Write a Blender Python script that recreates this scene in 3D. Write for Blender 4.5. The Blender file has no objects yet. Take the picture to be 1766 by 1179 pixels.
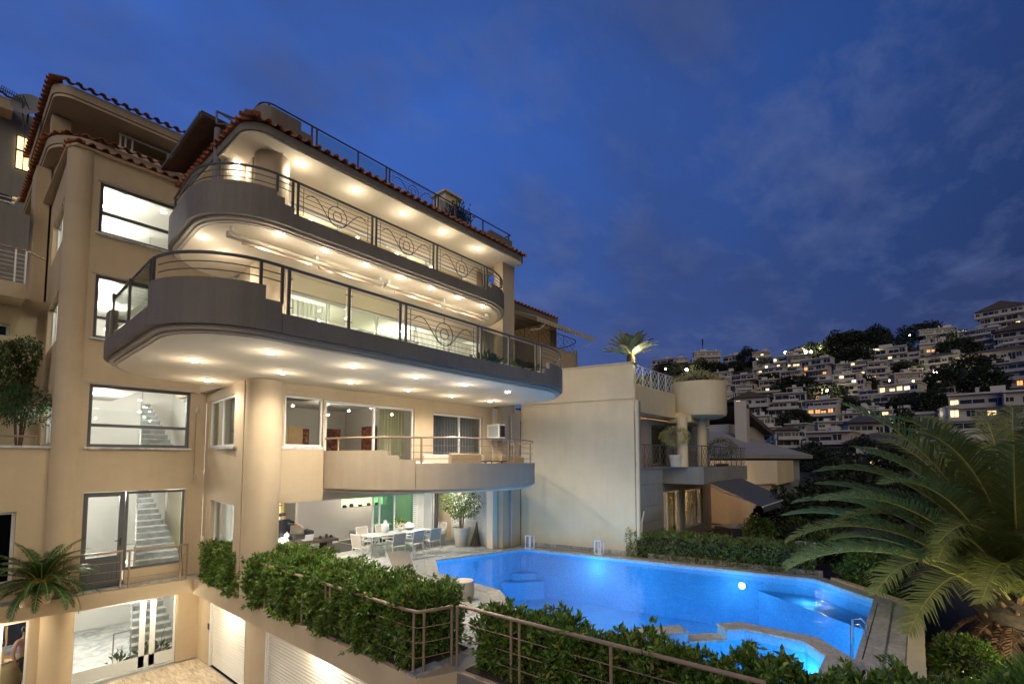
import bpy, bmesh, math, random
import numpy as np
from mathutils import Vector, Matrix
from mathutils.geometry import tessellate_polygon
random.seed(7); rng = np.random.default_rng(7)
S = bpy.context.scene
COL = S.collection
PI = math.pi
R = math.radians

# ------------------------------------------------------------------ camera
CAM_H = 3.5
cd = bpy.data.cameras.new('camera'); cam = bpy.data.objects.new('camera', cd); COL.objects.link(cam)
cam.location = (0, 0, CAM_H); cam.rotation_euler = (R(90+3.59), 0, R(39.9-90))
cd.sensor_width = 36; cd.lens = 834/1766*36; cd.shift_y = 150.5/1766; cd.clip_start = .05; cd.clip_end = 6000
S.camera = cam
# ------------------------------------------------------------------ world
W = bpy.data.worlds.new('World'); S.world = W; W.use_nodes = True
nt = W.node_tree; N = nt.nodes; LK = nt.links; N.clear()
def nn(t, **kw):
    n = N.new(t)
    for k, v in kw.items(): setattr(n, k, v)
    return n
wo = nn('ShaderNodeOutputWorld'); bg = nn('ShaderNodeBackground'); LK.new(bg.outputs[0], wo.inputs[0])
sky = nn('ShaderNodeTexSky', sky_type='NISHITA'); sky.sun_disc = False
sky.sun_elevation = R(-3.5); sky.sun_rotation = R(300); sky.altitude = 200; sky.ozone_density = 4; sky.air_density = 1.0
tc = nn('ShaderNodeTexCoord')
sep = nn('ShaderNodeSeparateXYZ'); LK.new(tc.outputs['Generated'], sep.inputs[0])
# dusk gradient: deeper overhead and towards +X (away from the afterglow)
rmp = nn('ShaderNodeValToRGB'); LK.new(sep.outputs[2], rmp.inputs[0])
e = rmp.color_ramp.elements
e[0].position = 0.0; e[0].color = (.050, .066, .160, 1)
e[1].position = 1.0; e[1].color = (.022, .058, .20, 1)
for p, c in ((.12, (.042, .064, .175)), (.30, (.030, .064, .21)), (.6, (.026, .076, .29))):
    x = e.new(p); x.color = (*c, 1)
mulx = nn('ShaderNodeMath', operation='MULTIPLY_ADD'); LK.new(sep.outputs[1], mulx.inputs[0]); mulx.inputs[1].default_value = .92; mulx.inputs[2].default_value = .62
hsv = nn('ShaderNodeVectorMath', operation='SCALE'); LK.new(rmp.outputs[0], hsv.inputs[0]); LK.new(mulx.outputs[0], hsv.inputs[3])
# clouds: streaky noise in direction space projected on a layer overhead
dz = nn('ShaderNodeMath', operation='ADD'); LK.new(sep.outputs[2], dz.inputs[0]); dz.inputs[1].default_value = .22
dv = nn('ShaderNodeVectorMath', operation='DIVIDE'); LK.new(tc.outputs['Generated'], dv.inputs[0])
cz = nn('ShaderNodeCombineXYZ')
for i in range(3): LK.new(dz.outputs[0], cz.inputs[i])
LK.new(cz.outputs[0], dv.inputs[1])
mp = nn('ShaderNodeMapping'); LK.new(dv.outputs[0], mp.inputs[0]); mp.inputs['Rotation'].default_value = (0, 0, R(35)); mp.inputs['Scale'].default_value = (1.8, 2.6, 1)
n1 = nn('ShaderNodeTexNoise'); LK.new(mp.outputs[0], n1.inputs['Vector']); n1.inputs['Scale'].default_value = 2.3; n1.inputs['Detail'].default_value = 9; n1.inputs['Roughness'].default_value = .60; n1.inputs['Distortion'].default_value = .12
cr = nn('ShaderNodeValToRGB'); LK.new(n1.outputs[0], cr.inputs[0]); cr.color_ramp.elements[0].position = .47; cr.color_ramp.elements[1].position = .74
cr.color_ramp.elements[0].color = (0, 0, 0, 1); cr.color_ramp.elements[1].color = (.62, .62, .62, 1)
mx = nn('ShaderNodeMix', data_type='RGBA'); LK.new(cr.outputs[0], mx.inputs[0]); LK.new(hsv.outputs[0], mx.inputs[6]); mx.inputs[7].default_value = (.074, .104, .225, 1)
n2 = nn('ShaderNodeTexNoise'); LK.new(mp.outputs[0], n2.inputs['Vector']); n2.inputs['Scale'].default_value = 1.1; n2.inputs['Detail'].default_value = 8
c2 = nn('ShaderNodeValToRGB'); LK.new(n2.outputs[0], c2.inputs[0]); c2.color_ramp.elements[0].position = .42; c2.color_ramp.elements[1].position = .68
c2.color_ramp.elements[0].color = (0, 0, 0, 1); c2.color_ramp.elements[1].color = (.5, .5, .5, 1)
m2 = nn('ShaderNodeMix', data_type='RGBA'); LK.new(c2.outputs[0], m2.inputs[0]); LK.new(mx.outputs[2], m2.inputs[6]); m2.inputs[7].default_value = (.030, .044, .115, 1)
# a little of the physical twilight sky on top
sk = nn('ShaderNodeVectorMath', operation='SCALE'); LK.new(sky.outputs[0], sk.inputs[0]); sk.inputs[3].default_value = .0
ad = nn('ShaderNodeVectorMath', operation='ADD'); LK.new(m2.outputs[2], ad.inputs[0]); LK.new(sk.outputs[0], ad.inputs[1])
LK.new(ad.outputs[0], bg.inputs[0]); bg.inputs[1].default_value = 1.0
# soft afterglow of the western sky behind the camera
sd = bpy.data.lights.new('sun', 'SUN'); sd.energy = .74; sd.angle = R(50); sd.color = (1, .86, .68)
so = bpy.data.objects.new('sun', sd); COL.objects.link(so); so.rotation_euler = Vector((.80, .60, -.50)).to_track_quat('-Z', 'Y').to_euler()
S.view_settings.view_transform = 'Standard'; S.view_settings.look = 'None'; S.view_settings.exposure = 0.42; S.view_settings.gamma = 1
S.render.engine = 'CYCLES'
S.cycles.max_bounces = 7; S.cycles.diffuse_bounces = 3; S.cycles.transparent_max_bounces = 16; S.cycles.glossy_bounces = 3
S.cycles.sample_clamp_indirect = 4; S.cycles.caustics_reflective = False; S.cycles.caustics_refractive = False
S.cycles.use_light_tree = True

# ------------------------------------------------------------------ measured sight lines (photo pixel -> place, for a KNOWN plane)
_t = R(3.59); _a = R(39.9)
FW = Vector((math.cos(_a)*math.cos(_t), math.sin(_a)*math.cos(_t), math.sin(_t)))
RTV = Vector((math.sin(_a), -math.cos(_a), 0)); UP = Vector((-math.cos(_a)*math.sin(_t), -math.sin(_a)*math.sin(_t), math.cos(_t)))
def ray(px, py): return FW+RTV*((px-883)/834)-UP*((py-740)/834)
def onz(px, py, z): r = ray(px, py); k = (z-CAM_H)/r.z; return Vector((r.x*k, r.y*k, z))
def onx(px, py, x): r = ray(px, py); k = x/r.x; return Vector((x, r.y*k, CAM_H+r.z*k))
def ony(px, py, y): r = ray(px, py); k = y/r.y; return Vector((r.x*k, y, CAM_H+r.z*k))
def ond(px, py, d): r = ray(px, py); return Vector((0, 0, CAM_H))+r*d

# ------------------------------------------------------------------ materials
def newmat(name):
    m = bpy.data.materials.new(name); m.use_nodes = True; return m, m.node_tree.nodes, m.node_tree.links, m.node_tree.nodes['Principled BSDF']
def pm(name, col, rough=.7, var=.12, scale=3., bump=.1, fine=60., metal=0., streak=0., spec=None, objvar=0.):
    m, n, l, b = newmat(name)
    tx = n.new('ShaderNodeTexCoord'); geo = n.new('ShaderNodeNewGeometry')
    a = n.new('ShaderNodeTexNoise'); a.inputs['Scale'].default_value = scale; a.inputs['Detail'].default_value = 6; a.inputs['Roughness'].default_value = .6
    l.new(geo.outputs['Position'], a.inputs['Vector'])
    r = n.new('ShaderNodeMapRange'); l.new(a.outputs[0], r.inputs[0]); r.inputs[1].default_value = .3; r.inputs[2].default_value = .7; r.inputs[3].default_value = 1-var; r.inputs[4].default_value = 1+var
    v = n.new('ShaderNodeVectorMath'); v.operation = 'SCALE'; v.inputs[0].default_value = col; l.new(r.outputs[0], v.inputs[3])
    out = v.outputs[0]
    if streak:
        mpp = n.new('ShaderNodeMapping'); l.new(geo.outputs['Position'], mpp.inputs[0]); mpp.inputs['Scale'].default_value = (3.5, 3.5, .25)
        s = n.new('ShaderNodeTexNoise'); l.new(mpp.outputs[0], s.inputs['Vector']); s.inputs['Scale'].default_value = 1.6; s.inputs['Detail'].default_value = 5
        sr = n.new('ShaderNodeMapRange'); l.new(s.outputs[0], sr.inputs[0]); sr.inputs[1].default_value = .4; sr.inputs[2].default_value = .8; sr.inputs[3].default_value = 1; sr.inputs[4].default_value = 1-streak
        v2 = n.new('ShaderNodeVectorMath'); v2.operation = 'SCALE'; l.new(out, v2.inputs[0]); l.new(sr.outputs[0], v2.inputs[3]); out = v2.outputs[0]
    if objvar:
        oi = n.new('ShaderNodeObjectInfo'); orr = n.new('ShaderNodeMapRange'); l.new(oi.outputs['Random'], orr.inputs[0]); orr.inputs[3].default_value = 1-objvar; orr.inputs[4].default_value = 1+objvar
        v3 = n.new('ShaderNodeVectorMath'); v3.operation = 'SCALE'; l.new(out, v3.inputs[0]); l.new(orr.outputs[0], v3.inputs[3]); out = v3.outputs[0]
    l.new(out, b.inputs['Base Color'])
    b.inputs['Roughness'].default_value = rough; b.inputs['Metallic'].default_value = metal
    if spec is not None: b.inputs['Specular IOR Level'].default_value = spec
    if bump:
        f = n.new('ShaderNodeTexNoise'); f.inputs['Scale'].default_value = fine; f.inputs['Detail'].default_value = 3; l.new(geo.outputs['Position'], f.inputs['Vector'])
        bp = n.new('ShaderNodeBump'); bp.inputs['Strength'].default_value = bump; bp.inputs['Distance'].default_value = .02; l.new(f.outputs[0], bp.inputs['Height']); l.new(bp.outputs[0], b.inputs['Normal'])
    return m
def emis(name, col, s):
    m, n, l, b = newmat(name); b.inputs['Base Color'].default_value = (*[min(1, c) for c in col], 1); b.inputs['Emission Color'].default_value = (*col, 1); b.inputs['Emission Strength'].default_value = s; return m
def glassmat(name, tint=(.93, .96, .95), refl=.9, rough=.0, minr=.04):
    m, n, l, b = newmat(name); n.remove(b)
    t = n.new('ShaderNodeBsdfTransparent'); t.inputs[0].default_value = (*tint, 1)
    g = n.new('ShaderNodeBsdfGlossy'); g.inputs['Roughness'].default_value = rough; g.inputs['Color'].default_value = (refl, refl, refl, 1)
    f = n.new('ShaderNodeLayerWeight'); f.inputs[0].default_value = .25
    mr = n.new('ShaderNodeMapRange'); l.new(f.outputs['Fresnel'], mr.inputs[0]); mr.inputs[3].default_value = minr*.6; mr.inputs[4].default_value = .55
    mx = n.new('ShaderNodeMixShader'); l.new(mr.outputs[0], mx.inputs[0]); l.new(t.outputs[0], mx.inputs[1]); l.new(g.outputs[0], mx.inputs[2]); l.new(mx.outputs[0], n['Material Output'].inputs[0])
    return m
def leafmat(name, dark, light, rough=.42, trans=.25, dry=None):
    m, n, l, b = newmat(name)
    at = n.new('ShaderNodeAttribute'); at.attribute_name = 'rnd'
    r = n.new('ShaderNodeValToRGB'); l.new(at.outputs['Fac'], r.inputs[0]); r.color_ramp.elements[0].color = (*dark, 1); r.color_ramp.elements[1].color = (*light, 1)
    if dry: r.color_ramp.elements[1].position = .93; x = r.color_ramp.elements.new(.965); x.color = (*dry, 1)
    l.new(r.outputs[0], b.inputs['Base Color']); b.inputs['Roughness'].default_value = rough
    tr = n.new('ShaderNodeBsdfTranslucent'); l.new(r.outputs[0], tr.inputs[0]); mx = n.new('ShaderNodeMixShader'); mx.inputs[0].default_value = trans
    l.new(b.outputs[0], mx.inputs[1]); l.new(tr.outputs[0], mx.inputs[2]); l.new(mx.outputs[0], n['Material Output'].inputs[0])
    return m
def marble(name, a=(.72, .72, .71), bcol=(.38, .40, .42), sc=1.6, rough=.28, objvar=.06, stretch=(1, 1, 1)):
    m, n, l, b = newmat(name); geo = n.new('ShaderNodeNewGeometry'); oi = n.new('ShaderNodeObjectInfo')
    ad = n.new('ShaderNodeVectorMath'); ad.operation = 'MULTIPLY_ADD'; l.new(oi.outputs['Random'], ad.inputs[0]); ad.inputs[1].default_value = (17, 11, 5); l.new(geo.outputs['Position'], ad.inputs[2])
    mpp = n.new('ShaderNodeMapping'); l.new(ad.outputs[0], mpp.inputs[0]); mpp.inputs['Scale'].default_value = stretch
    a1 = n.new('ShaderNodeTexNoise'); l.new(mpp.outputs[0], a1.inputs['Vector']); a1.inputs['Scale'].default_value = sc; a1.inputs['Detail'].default_value = 9; a1.inputs['Distortion'].default_value = 1.6; a1.inputs['Roughness'].default_value = .62
    r = n.new('ShaderNodeValToRGB'); l.new(a1.outputs[0], r.inputs[0]); r.color_ramp.elements[0].position = .38; r.color_ramp.elements[0].color = (*bcol, 1); r.color_ramp.elements[1].position = .58; r.color_ramp.elements[1].color = (*a, 1)
    mr = n.new('ShaderNodeMapRange'); l.new(oi.outputs['Random'], mr.inputs[0]); mr.inputs[3].default_value = 1-objvar; mr.inputs[4].default_value = 1+objvar
    v = n.new('ShaderNodeVectorMath'); v.operation = 'SCALE'; l.new(r.outputs[0], v.inputs[0]); l.new(mr.outputs[0], v.inputs[3]); l.new(v.outputs[0], b.inputs['Base Color']); b.inputs['Roughness'].default_value = rough
    return m
M = {}
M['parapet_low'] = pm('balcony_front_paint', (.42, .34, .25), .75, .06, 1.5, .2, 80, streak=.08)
M['plaster'] = pm('beige_plaster', (.56, .445, .30), .85, .10, .7, .3, 90, streak=.05)
M['soffit'] = pm('soffit_plaster', (.80, .69, .52), .8, .04, 1.0, .12, 60)
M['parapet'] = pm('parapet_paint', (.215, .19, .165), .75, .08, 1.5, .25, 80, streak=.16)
M['moulding'] = pm('moulding_paint', (.50, .43, .35), .6, .06, 2, .1)
M['white_room'] = pm('white_room_paint', (.82, .80, .76), .8, .02, 1, 0)
M['grey_room'] = pm('greige_room_paint', (.46, .43, .41), .8, .03, 1, 0)
M['white_wall'] = pm('pale_render', (.74, .60, .37), .9, .10, .5, .3, 70, streak=.05)
M['grey_wall'] = pm('grey_render', (.30, .30, .29), .9, .08, 1, .3, 70, streak=.15)
M['tile'] = pm('terracotta', (.42, .15, .07), .75, .25, 6, .4, 50, objvar=.3)
M['grey_frame'] = pm('grey_frame', (.11, .115, .125), .4, .05, 4, 0)
M['white_frame'] = pm('white_frame', (.78, .78, .76), .35, .02, 4, 0)
M['rail'] = pm('dark_rail_paint', (.10, .095, .09), .45, .08, 8, 0)
M['rail_tan'] = pm('bronze_rail_paint', (.36, .26, .18), .35, .10, 8, .05, metal=.25)
M['steel'] = pm('stainless_steel', (.55, .55, .54), .28, .05, 8, 0, metal=.9)
M['glass'] = glassmat('window_glass')
M['rail_glass'] = glassmat('railing_glass', (.88, .91, .87), .5, .02, .03)
M['dark_glass'] = glassmat('dark_glass', (.25, .30, .34), .8, .02, .12)
M['green_glass'] = glassmat('green_glass', (.50, .80, .74), .9, .0, .12)
M['frost'] = pm('frosted_film', (.80, .84, .82), .4, .03, 4, 0)
M['marble'] = marble('grey_marble', rough=.35)
M['marble_step'] = marble('step_marble', (.40, .41, .41), (.25, .27, .27), 2.2, .3)
M['deck'] = marble('deck_marble', (.62, .61, .58), (.34, .35, .35), 1.4, .5, .14, (1, 5, 1))
M['deck_base'] = pm('deck_mortar', (.42, .41, .38), .9, .1, 3, .2)
M['travertine'] = marble('court_travertine', (.66, .57, .44), (.42, .33, .22), 1.6, .5, .16, (5, 1, 1))
M['coping'] = marble('coping_stone', (.58, .53, .46), (.36, .33, .29), 2.5, .5, .10, (3, 3, 1))
M['shutter'] = pm('shutter_white', (.78, .74, .66), .45, .02, 2, 0)
M['curtain_op'] = pm('curtain_white', (.66, .66, .62), .9, .06, 8, 0)
def clothmat(name, col, tr=.55):
    m, n, l, b = newmat(name); b.inputs['Base Color'].default_value = (*col, 1); b.inputs['Roughness'].default_value = .9
    t = n.new('ShaderNodeBsdfTranslucent'); t.inputs[0].default_value = (*col, 1); mx = n.new('ShaderNodeMixShader'); mx.inputs[0].default_value = tr
    l.new(b.outputs[0], mx.inputs[1]); l.new(t.outputs[0], mx.inputs[2]); l.new(mx.outputs[0], n['Material Output'].inputs[0]); return m
M['curtain'] = clothmat('curtain_voile', (.80, .80, .77))
M['curtain_green'] = clothmat('curtain_olive', (.56, .54, .38))
M['curtain_grey'] = pm('curtain_grey', (.20, .20, .23), .9, .12, 8, 0)
M['wicker'] = pm('wicker', (.50, .38, .25), .8, .4, 40, .8, 60)
M['cushion'] = pm('cream_cushion', (.74, .68, .56), .9, .04, 6, .2)
M['dark_wood'] = pm('dark_wood', (.07, .045, .035), .45, .3, 12, .1)
M['light_wood'] = pm('light_wood', (.62, .42, .22), .5, .12, 6, 0)
M['dark_sofa'] = pm('charcoal_fabric', (.055, .055, .06), .9, .15, 10, .2)
M['rug'] = pm('dark_rug', (.09, .085, .08), .95, .25, 14, .4)
M['white_metal'] = pm('white_metal', (.80, .80, .79), .4, .02, 4, 0)
M['sling'] = pm('grey_sling', (.50, .44, .36), .8, .06, 20, .1)
M['black'] = pm('black_plastic', (.02, .02, .022), .5, .1, 6, 0)
M['pot'] = pm('cream_pot', (.62, .58, .50), .7, .1, 3, .1, streak=.1)
M['tan_pot'] = pm('tan_ceramic', (.52, .38, .22), .35, .1, 3, 0)
M['terracotta_pot'] = pm('terracotta_pot', (.42, .20, .12), .7, .2, 8, .1)
M['soil'] = pm('soil', (.05, .038, .028), .95, .4, 9, .6, 30)
M['ground'] = pm('dry_ground', (.055, .05, .038), .95, .5, .3, .4, 4)
M['rough_stone'] = pm('rough_white_stone', (.66, .65, .62), .9, .22, 14, 1.0, 22)
M['skirt'] = marble('skirting_marble', (.50, .51, .52), (.25, .26, .28), 3, .4, .25)
M['leaf'] = leafmat('hedge_leaf', (.025, .075, .012), (.20, .33, .05), dry=(.30, .20, .05))
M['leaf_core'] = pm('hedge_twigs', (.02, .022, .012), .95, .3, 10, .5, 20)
M['leaf_far'] = leafmat('garden_hedge_leaf', (.035, .075, .015), (.30, .36, .08), dry=(.35, .30, .08))
M['palm'] = leafmat('palm_leaflet', (.06, .10, .022), (.33, .34, .09), .5, .3, (.26, .17, .07))
M['rachis'] = pm('palm_rachis', (.48, .40, .10), .5, .2, 8, 0)
M['cycad'] = leafmat('cycad_leaf', (.010, .045, .012), (.05, .12, .03), .35, .2)
M['sago_pale'] = leafmat('pale_sago_leaf', (.34, .34, .13), (.66, .62, .32), .5, .3)
M['juniper'] = leafmat('juniper_leaf', (.04, .11, .015), (.16, .30, .04), .6, .2)
M['ivy'] = leafmat('ivy_leaf', (.035, .06, .012), (.12, .16, .03), .5, .2)
M['pine'] = leafmat('hill_tree_leaf', (.010, .018, .009), (.042, .055, .024), .8, .1)
M['dead'] = pm('dead_frond', (.20, .11, .055), .9, .4, 7, .5)
M['bark'] = pm('bark', (.10, .075, .05), .95, .4, 9, .8, 20)
M['awning'] = pm('grey_awning', (.11, .12, .125), .85, .06, 4, .1)
M['awning_cream'] = pm('cream_awning', (.55, .48, .36), .85, .08, 4, .1)
M['louver'] = pm('brown_louvre', (.13, .075, .05), .6, .15, 6, 0)
M['skin'] = pm('skin', (.50, .30, .21), .55, .05, 10, 0)
M['navy'] = pm('navy_cloth', (.015, .018, .03), .9, .1, 10, 0)
M['jeans'] = pm('grey_cloth', (.06, .06, .07), .9, .1, 10, 0)
M['pink'] = pm('pink_cloth', (.55, .30, .25), .9, .1, 10, 0)
M['hair'] = pm('hair', (.03, .02, .015), .7, .1, 10, 0)
M['lens'] = emis('lamp_lens', (1, .90, .72), 60)
M['lens_soft'] = emis('soft_lamp', (1, .92, .78), 6)
M['pool_lens'] = emis('pool_lamp', (.75, .95, 1), 22)
M['street'] = emis('street_lamp_glow', (1, .88, .60), 60)
M['orange_lamp'] = emis('orange_lamp_glow', (1, .45, .12), 25)
M['warm_win'] = emis('lit_window_warm', (1, .70, .32), 1.7)
M['white_win'] = emis('lit_window_white', (1, .93, .72), 1.6)
M['orange_win'] = emis('lit_window_orange', (1, .45, .14), 1.0)
M['dark_win'] = pm('unlit_window_or_recess', (.02, .023, .03), .15, .3, .5, 0)
for i, c in enumerate(((.42, .39, .35), (.35, .33, .305), (.47, .43, .375), (.29, .275, .255), (.40, .32, .27))):
    M['hb%d' % i] = pm('hill_house_paint', c, .9, .12, .25, 0, streak=.0)
M['hb_slab'] = pm('balcony_slab_paint', (.50, .47, .43), .9, .1, .3, 0)
M['roof_far'] = pm('far_roof', (.09, .07, .065), .9, .2, 1, 0)
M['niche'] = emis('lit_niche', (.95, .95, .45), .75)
M['teal'] = pm('teal_vase', (.02, .16, .18), .3, .1, 6, 0)

# ------------------------------------------------------------------ mesh helper
ORG = {}
class MB:
    def __init__(s): s.v = []; s.f = []
    def add(s, vs, fs):
        k = len(s.v); s.v += [tuple(v) for v in vs]; s.f += [tuple(i+k for i in f) for f in fs]; return s
    def box(s, x0, x1, y0, y1, z0, z1):
        v = [(x, y, z) for z in (z0, z1) for y in (y0, y1) for x in (x0, x1)]
        return s.add(v, [(0, 2, 3, 1), (4, 5, 7, 6), (0, 1, 5, 4), (1, 3, 7, 5), (3, 2, 6, 7), (2, 0, 4, 6)])
    def obox(s, p0, p1, t, z0, z1, ext=0):
        # box whose outer face runs p0->p1 in plan; thickness t to the left of that direction
        a = Vector((p0[0], p0[1])); b = Vector((p1[0], p1[1])); d = (b-a).normalized(); n = Vector((-d.y, d.x))*t
        a = a-d*ext; b = b+d*ext
        q = [a, b, b+n, a+n]; return s.prism([(p.x, p.y) for p in q], z0, z1)
    def prism(s, poly, z0, z1):
        n = len(poly); ar = sum(poly[i][0]*poly[(i+1) % n][1]-poly[(i+1) % n][0]*poly[i][1] for i in range(n))
        if ar < 0: poly = poly[::-1]
        v = [(p[0], p[1], z0) for p in poly]+[(p[0], p[1], z1) for p in poly]
        f = [(i, (i+1) % n, n+(i+1) % n, n+i) for i in range(n)]
        tr = tessellate_polygon([[Vector((p[0], p[1], 0)) for p in poly]])
        for t in tr:
            a, b, c = t
            cr = (poly[b][0]-poly[a][0])*(poly[c][1]-poly[a][1])-(poly[b][1]-poly[a][1])*(poly[c][0]-poly[a][0])
            if cr < 0: a, b, c = a, c, b
            f.append((n+a, n+b, n+c)); f.append((a, c, b))
        return s.add(v, f)
    def tube(s, pts, r, n=8, r2=None, cap=True, closed=False):
        pts = [Vector(p) for p in pts]; m = len(pts); vs = []; fs = []; pu = None
        for i, p in enumerate(pts):
            if closed: d = (pts[(i+1) % m]-pts[i-1])
            else: d = pts[min(i+1, m-1)]-pts[max(i-1, 0)]
            if d.length < 1e-9: d = Vector((0, 0, 1))
            d.normalize()
            u = pu-d*pu.dot(d) if pu is not None else d.cross(Vector((0, 0, 1)) if abs(d.z) < .95 else Vector((1, 0, 0)))
            u.normalize(); pu = u; w = d.cross(u); rr = r if r2 is None else r+(r2-r)*i/(m-1)
            for k in range(n): a = 2*PI*k/n+PI/n; vs.append(p+u*math.cos(a)*rr+w*math.sin(a)*rr)
        rngm = m if closed else m-1
        for i in range(rngm):
            for k in range(n): j = (i+1) % m; fs.append((i*n+k, i*n+(k+1) % n, j*n+(k+1) % n, j*n+k))
        if cap and not closed: fs.append(tuple(range(n))[::-1]); fs.append(tuple((m-1)*n+k for k in range(n)))
        return s.add(vs, fs)
    def lathe(s, prof, c=(0, 0, 0), n=20):
        vs = []; fs = []; m = len(prof)
        for r, z in prof:
            for k in range(n): a = 2*PI*k/n; vs.append((c[0]+r*math.cos(a), c[1]+r*math.sin(a), c[2]+z))
        for i in range(m-1):
            for k in range(n): fs.append((i*n+k, i*n+(k+1) % n, (i+1)*n+(k+1) % n, (i+1)*n+k))
        if prof[0][0] > 1e-4: fs.append(tuple(range(n))[::-1])
        if prof[-1][0] > 1e-4: fs.append(tuple((m-1)*n+k for k in range(n)))
        return s.add(vs, fs)
    def quad(s, a, b, c, d): return s.add([a, b, c, d], [(0, 1, 2, 3)])
    def slabq(s, pts, t):
        # thick plate: 4 corners (3D), thickness t along -normal
        p = [Vector(q) for q in pts]; n = (p[1]-p[0]).cross(p[2]-p[0]).normalized()*t
        q = p+[x-n for x in p]; k = len(p)
        return s.add(q, [tuple(range(k)), tuple(range(2*k-1, k-1, -1))]+[(i, k+i, k+(i+1) % k, (i+1) % k) for i in range(k)])
    def ball(s, c, r, n=10, m=6, sq=(1, 1, 1)):
        vs = []; fs = []
        for i in range(m+1):
            t = PI*i/m
            for k in range(n): a = 2*PI*k/n; vs.append((c[0]+r*sq[0]*math.sin(t)*math.cos(a), c[1]+r*sq[1]*math.sin(t)*math.sin(a), c[2]+r*sq[2]*math.cos(t)))
        for i in range(m):
            for k in range(n): fs.append((i*n+k, (i+1)*n+k, (i+1)*n+(k+1) % n, i*n+(k+1) % n))
        return s.add(vs, fs)
    def build(s, name, m, parent=None, smooth=False, bevel=0, stuff=False, local=False):
        me = bpy.data.meshes.new(name)
        o = ORG.get(parent, (0, 0, 0)) if (parent and not local) else (0, 0, 0)
        me.from_pydata([(a-o[0], b-o[1], c-o[2]) for a, b, c in s.v], [], s.f)
        if smooth:
            me.polygons.foreach_set('use_smooth', [True]*len(me.polygons)); me.set_sharp_from_angle(angle=R(38))
        me.materials.append(M[m] if isinstance(m, str) else m); me.update()
        ob = bpy.data.objects.new(name, me); COL.objects.link(ob)
        if parent: ob.parent = parent; ORG[ob] = o
        if bevel:
            b = ob.modifiers.new('b', 'BEVEL'); b.width = bevel; b.segments = 2; b.limit_method = 'ANGLE'
        if stuff: ob['kind'] = 'stuff'
        return ob
def tag(o, label=None, cat=None, group=None, kind=None):
    for k, v in (('label', label), ('category', cat), ('group', group), ('kind', kind)):
        if v: o[k] = v
    return o
def thing(name, label, cat, loc=(0, 0, 0), group=None, rz=0):
    o = bpy.data.objects.new(name, None); COL.objects.link(o); o.location = loc; o.rotation_euler.z = rz; ORG[o] = tuple(loc)
    o.empty_display_size = .2
    return tag(o, label, cat, group)
def inst(src, parent, loc, name=None, rot=None, scale=None):
    o = src.copy(); COL.objects.link(o); o.parent = parent
    og = ORG.get(parent, (0, 0, 0)); o.location = (loc[0]-og[0], loc[1]-og[1], loc[2]-og[2])
    if rot: o.rotation_euler = rot
    if scale: o.scale = scale
    return o
def dup(root, loc, rz=0, label=None, group=None):
    r = root.copy(); COL.objects.link(r); r.location = loc; r.rotation_euler.z = rz
    if label: r['label'] = label
    if group: r['group'] = group
    for ch in list(root.children):
        c = ch.copy(); COL.objects.link(c); c.parent = r
        for g in list(ch.children): d = g.copy(); COL.objects.link(d); d.parent = c
    return r
def roundpath(pts, seg=10):
    # open polyline; pts (x, y, r) with a fillet radius r
    out = []
    for i, (x, y, r) in enumerate(pts):
        p = Vector((x, y))
        if i in (0, len(pts)-1) or r <= 0: out.append(p); continue
        a = Vector(pts[i-1][:2])-p; b = Vector(pts[i+1][:2])-p; la, lb = a.length, b.length; a.normalize(); b.normalize()
        ang = a.angle(b); t = r/math.tan(ang/2); t = min(t, la*.98, lb*.98); r = t*math.tan(ang/2)
        c = p+(a+b).normalized()*(r/math.sin(ang/2)); s0 = p+a*t-c; s1 = p+b*t-c
        a0 = math.atan2(s0.y, s0.x); da = math.atan2(s1.y, s1.x)-a0
        while da > PI: da -= 2*PI
        while da < -PI: da += 2*PI
        for k in range(seg+1): q = a0+da*k/seg; out.append(Vector((c.x+r*math.cos(q), c.y+r*math.sin(q))))
    res = [out[0]]
    for p in out[1:]:
        if (p-res[-1]).length > 1e-4: res.append(p)
    return res
def offset(path, d):
    out = []
    for i, p in enumerate(path):
        t = (path[min(i+1, len(path)-1)]-path[max(i-1, 0)]).normalized(); out.append(p+Vector((-t.y, t.x))*d)
    return out
def resample(path, step):
    out = [path[0]]
    for a, b in zip(path, path[1:]):
        n = max(1, int((b-a).length/step)); out += [a+(b-a)*(k+1)/n for k in range(n)]
    return out
def sub(path, i0, i1): return path[i0:i1+1]
def parapet(mb, path, zb, hf, t):
    inn = offset(path, t); n = len(path)-1; hs = [hf((path[i]+path[i+1])/2) for i in range(n)]
    i = 0
    for i in range(n):
        a, b, c, d = path[i], path[i+1], inn[i+1], inn[i]; h = hs[i]
        vs = [(a.x, a.y, zb), (b.x, b.y, zb), (c.x, c.y, zb), (d.x, d.y, zb), (a.x, a.y, h), (b.x, b.y, h), (c.x, c.y, h), (d.x, d.y, h)]
        fs = [(0, 1, 5, 4), (4, 5, 6, 7), (2, 3, 7, 6), (3, 2, 1, 0)]
        if i == 0 or hs[i-1] != h: fs.append((3, 0, 4, 7))
        if i == n-1 or hs[i+1] != h: fs.append((1, 2, 6, 5))
        mb.add(vs, fs)
    return mb
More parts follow.
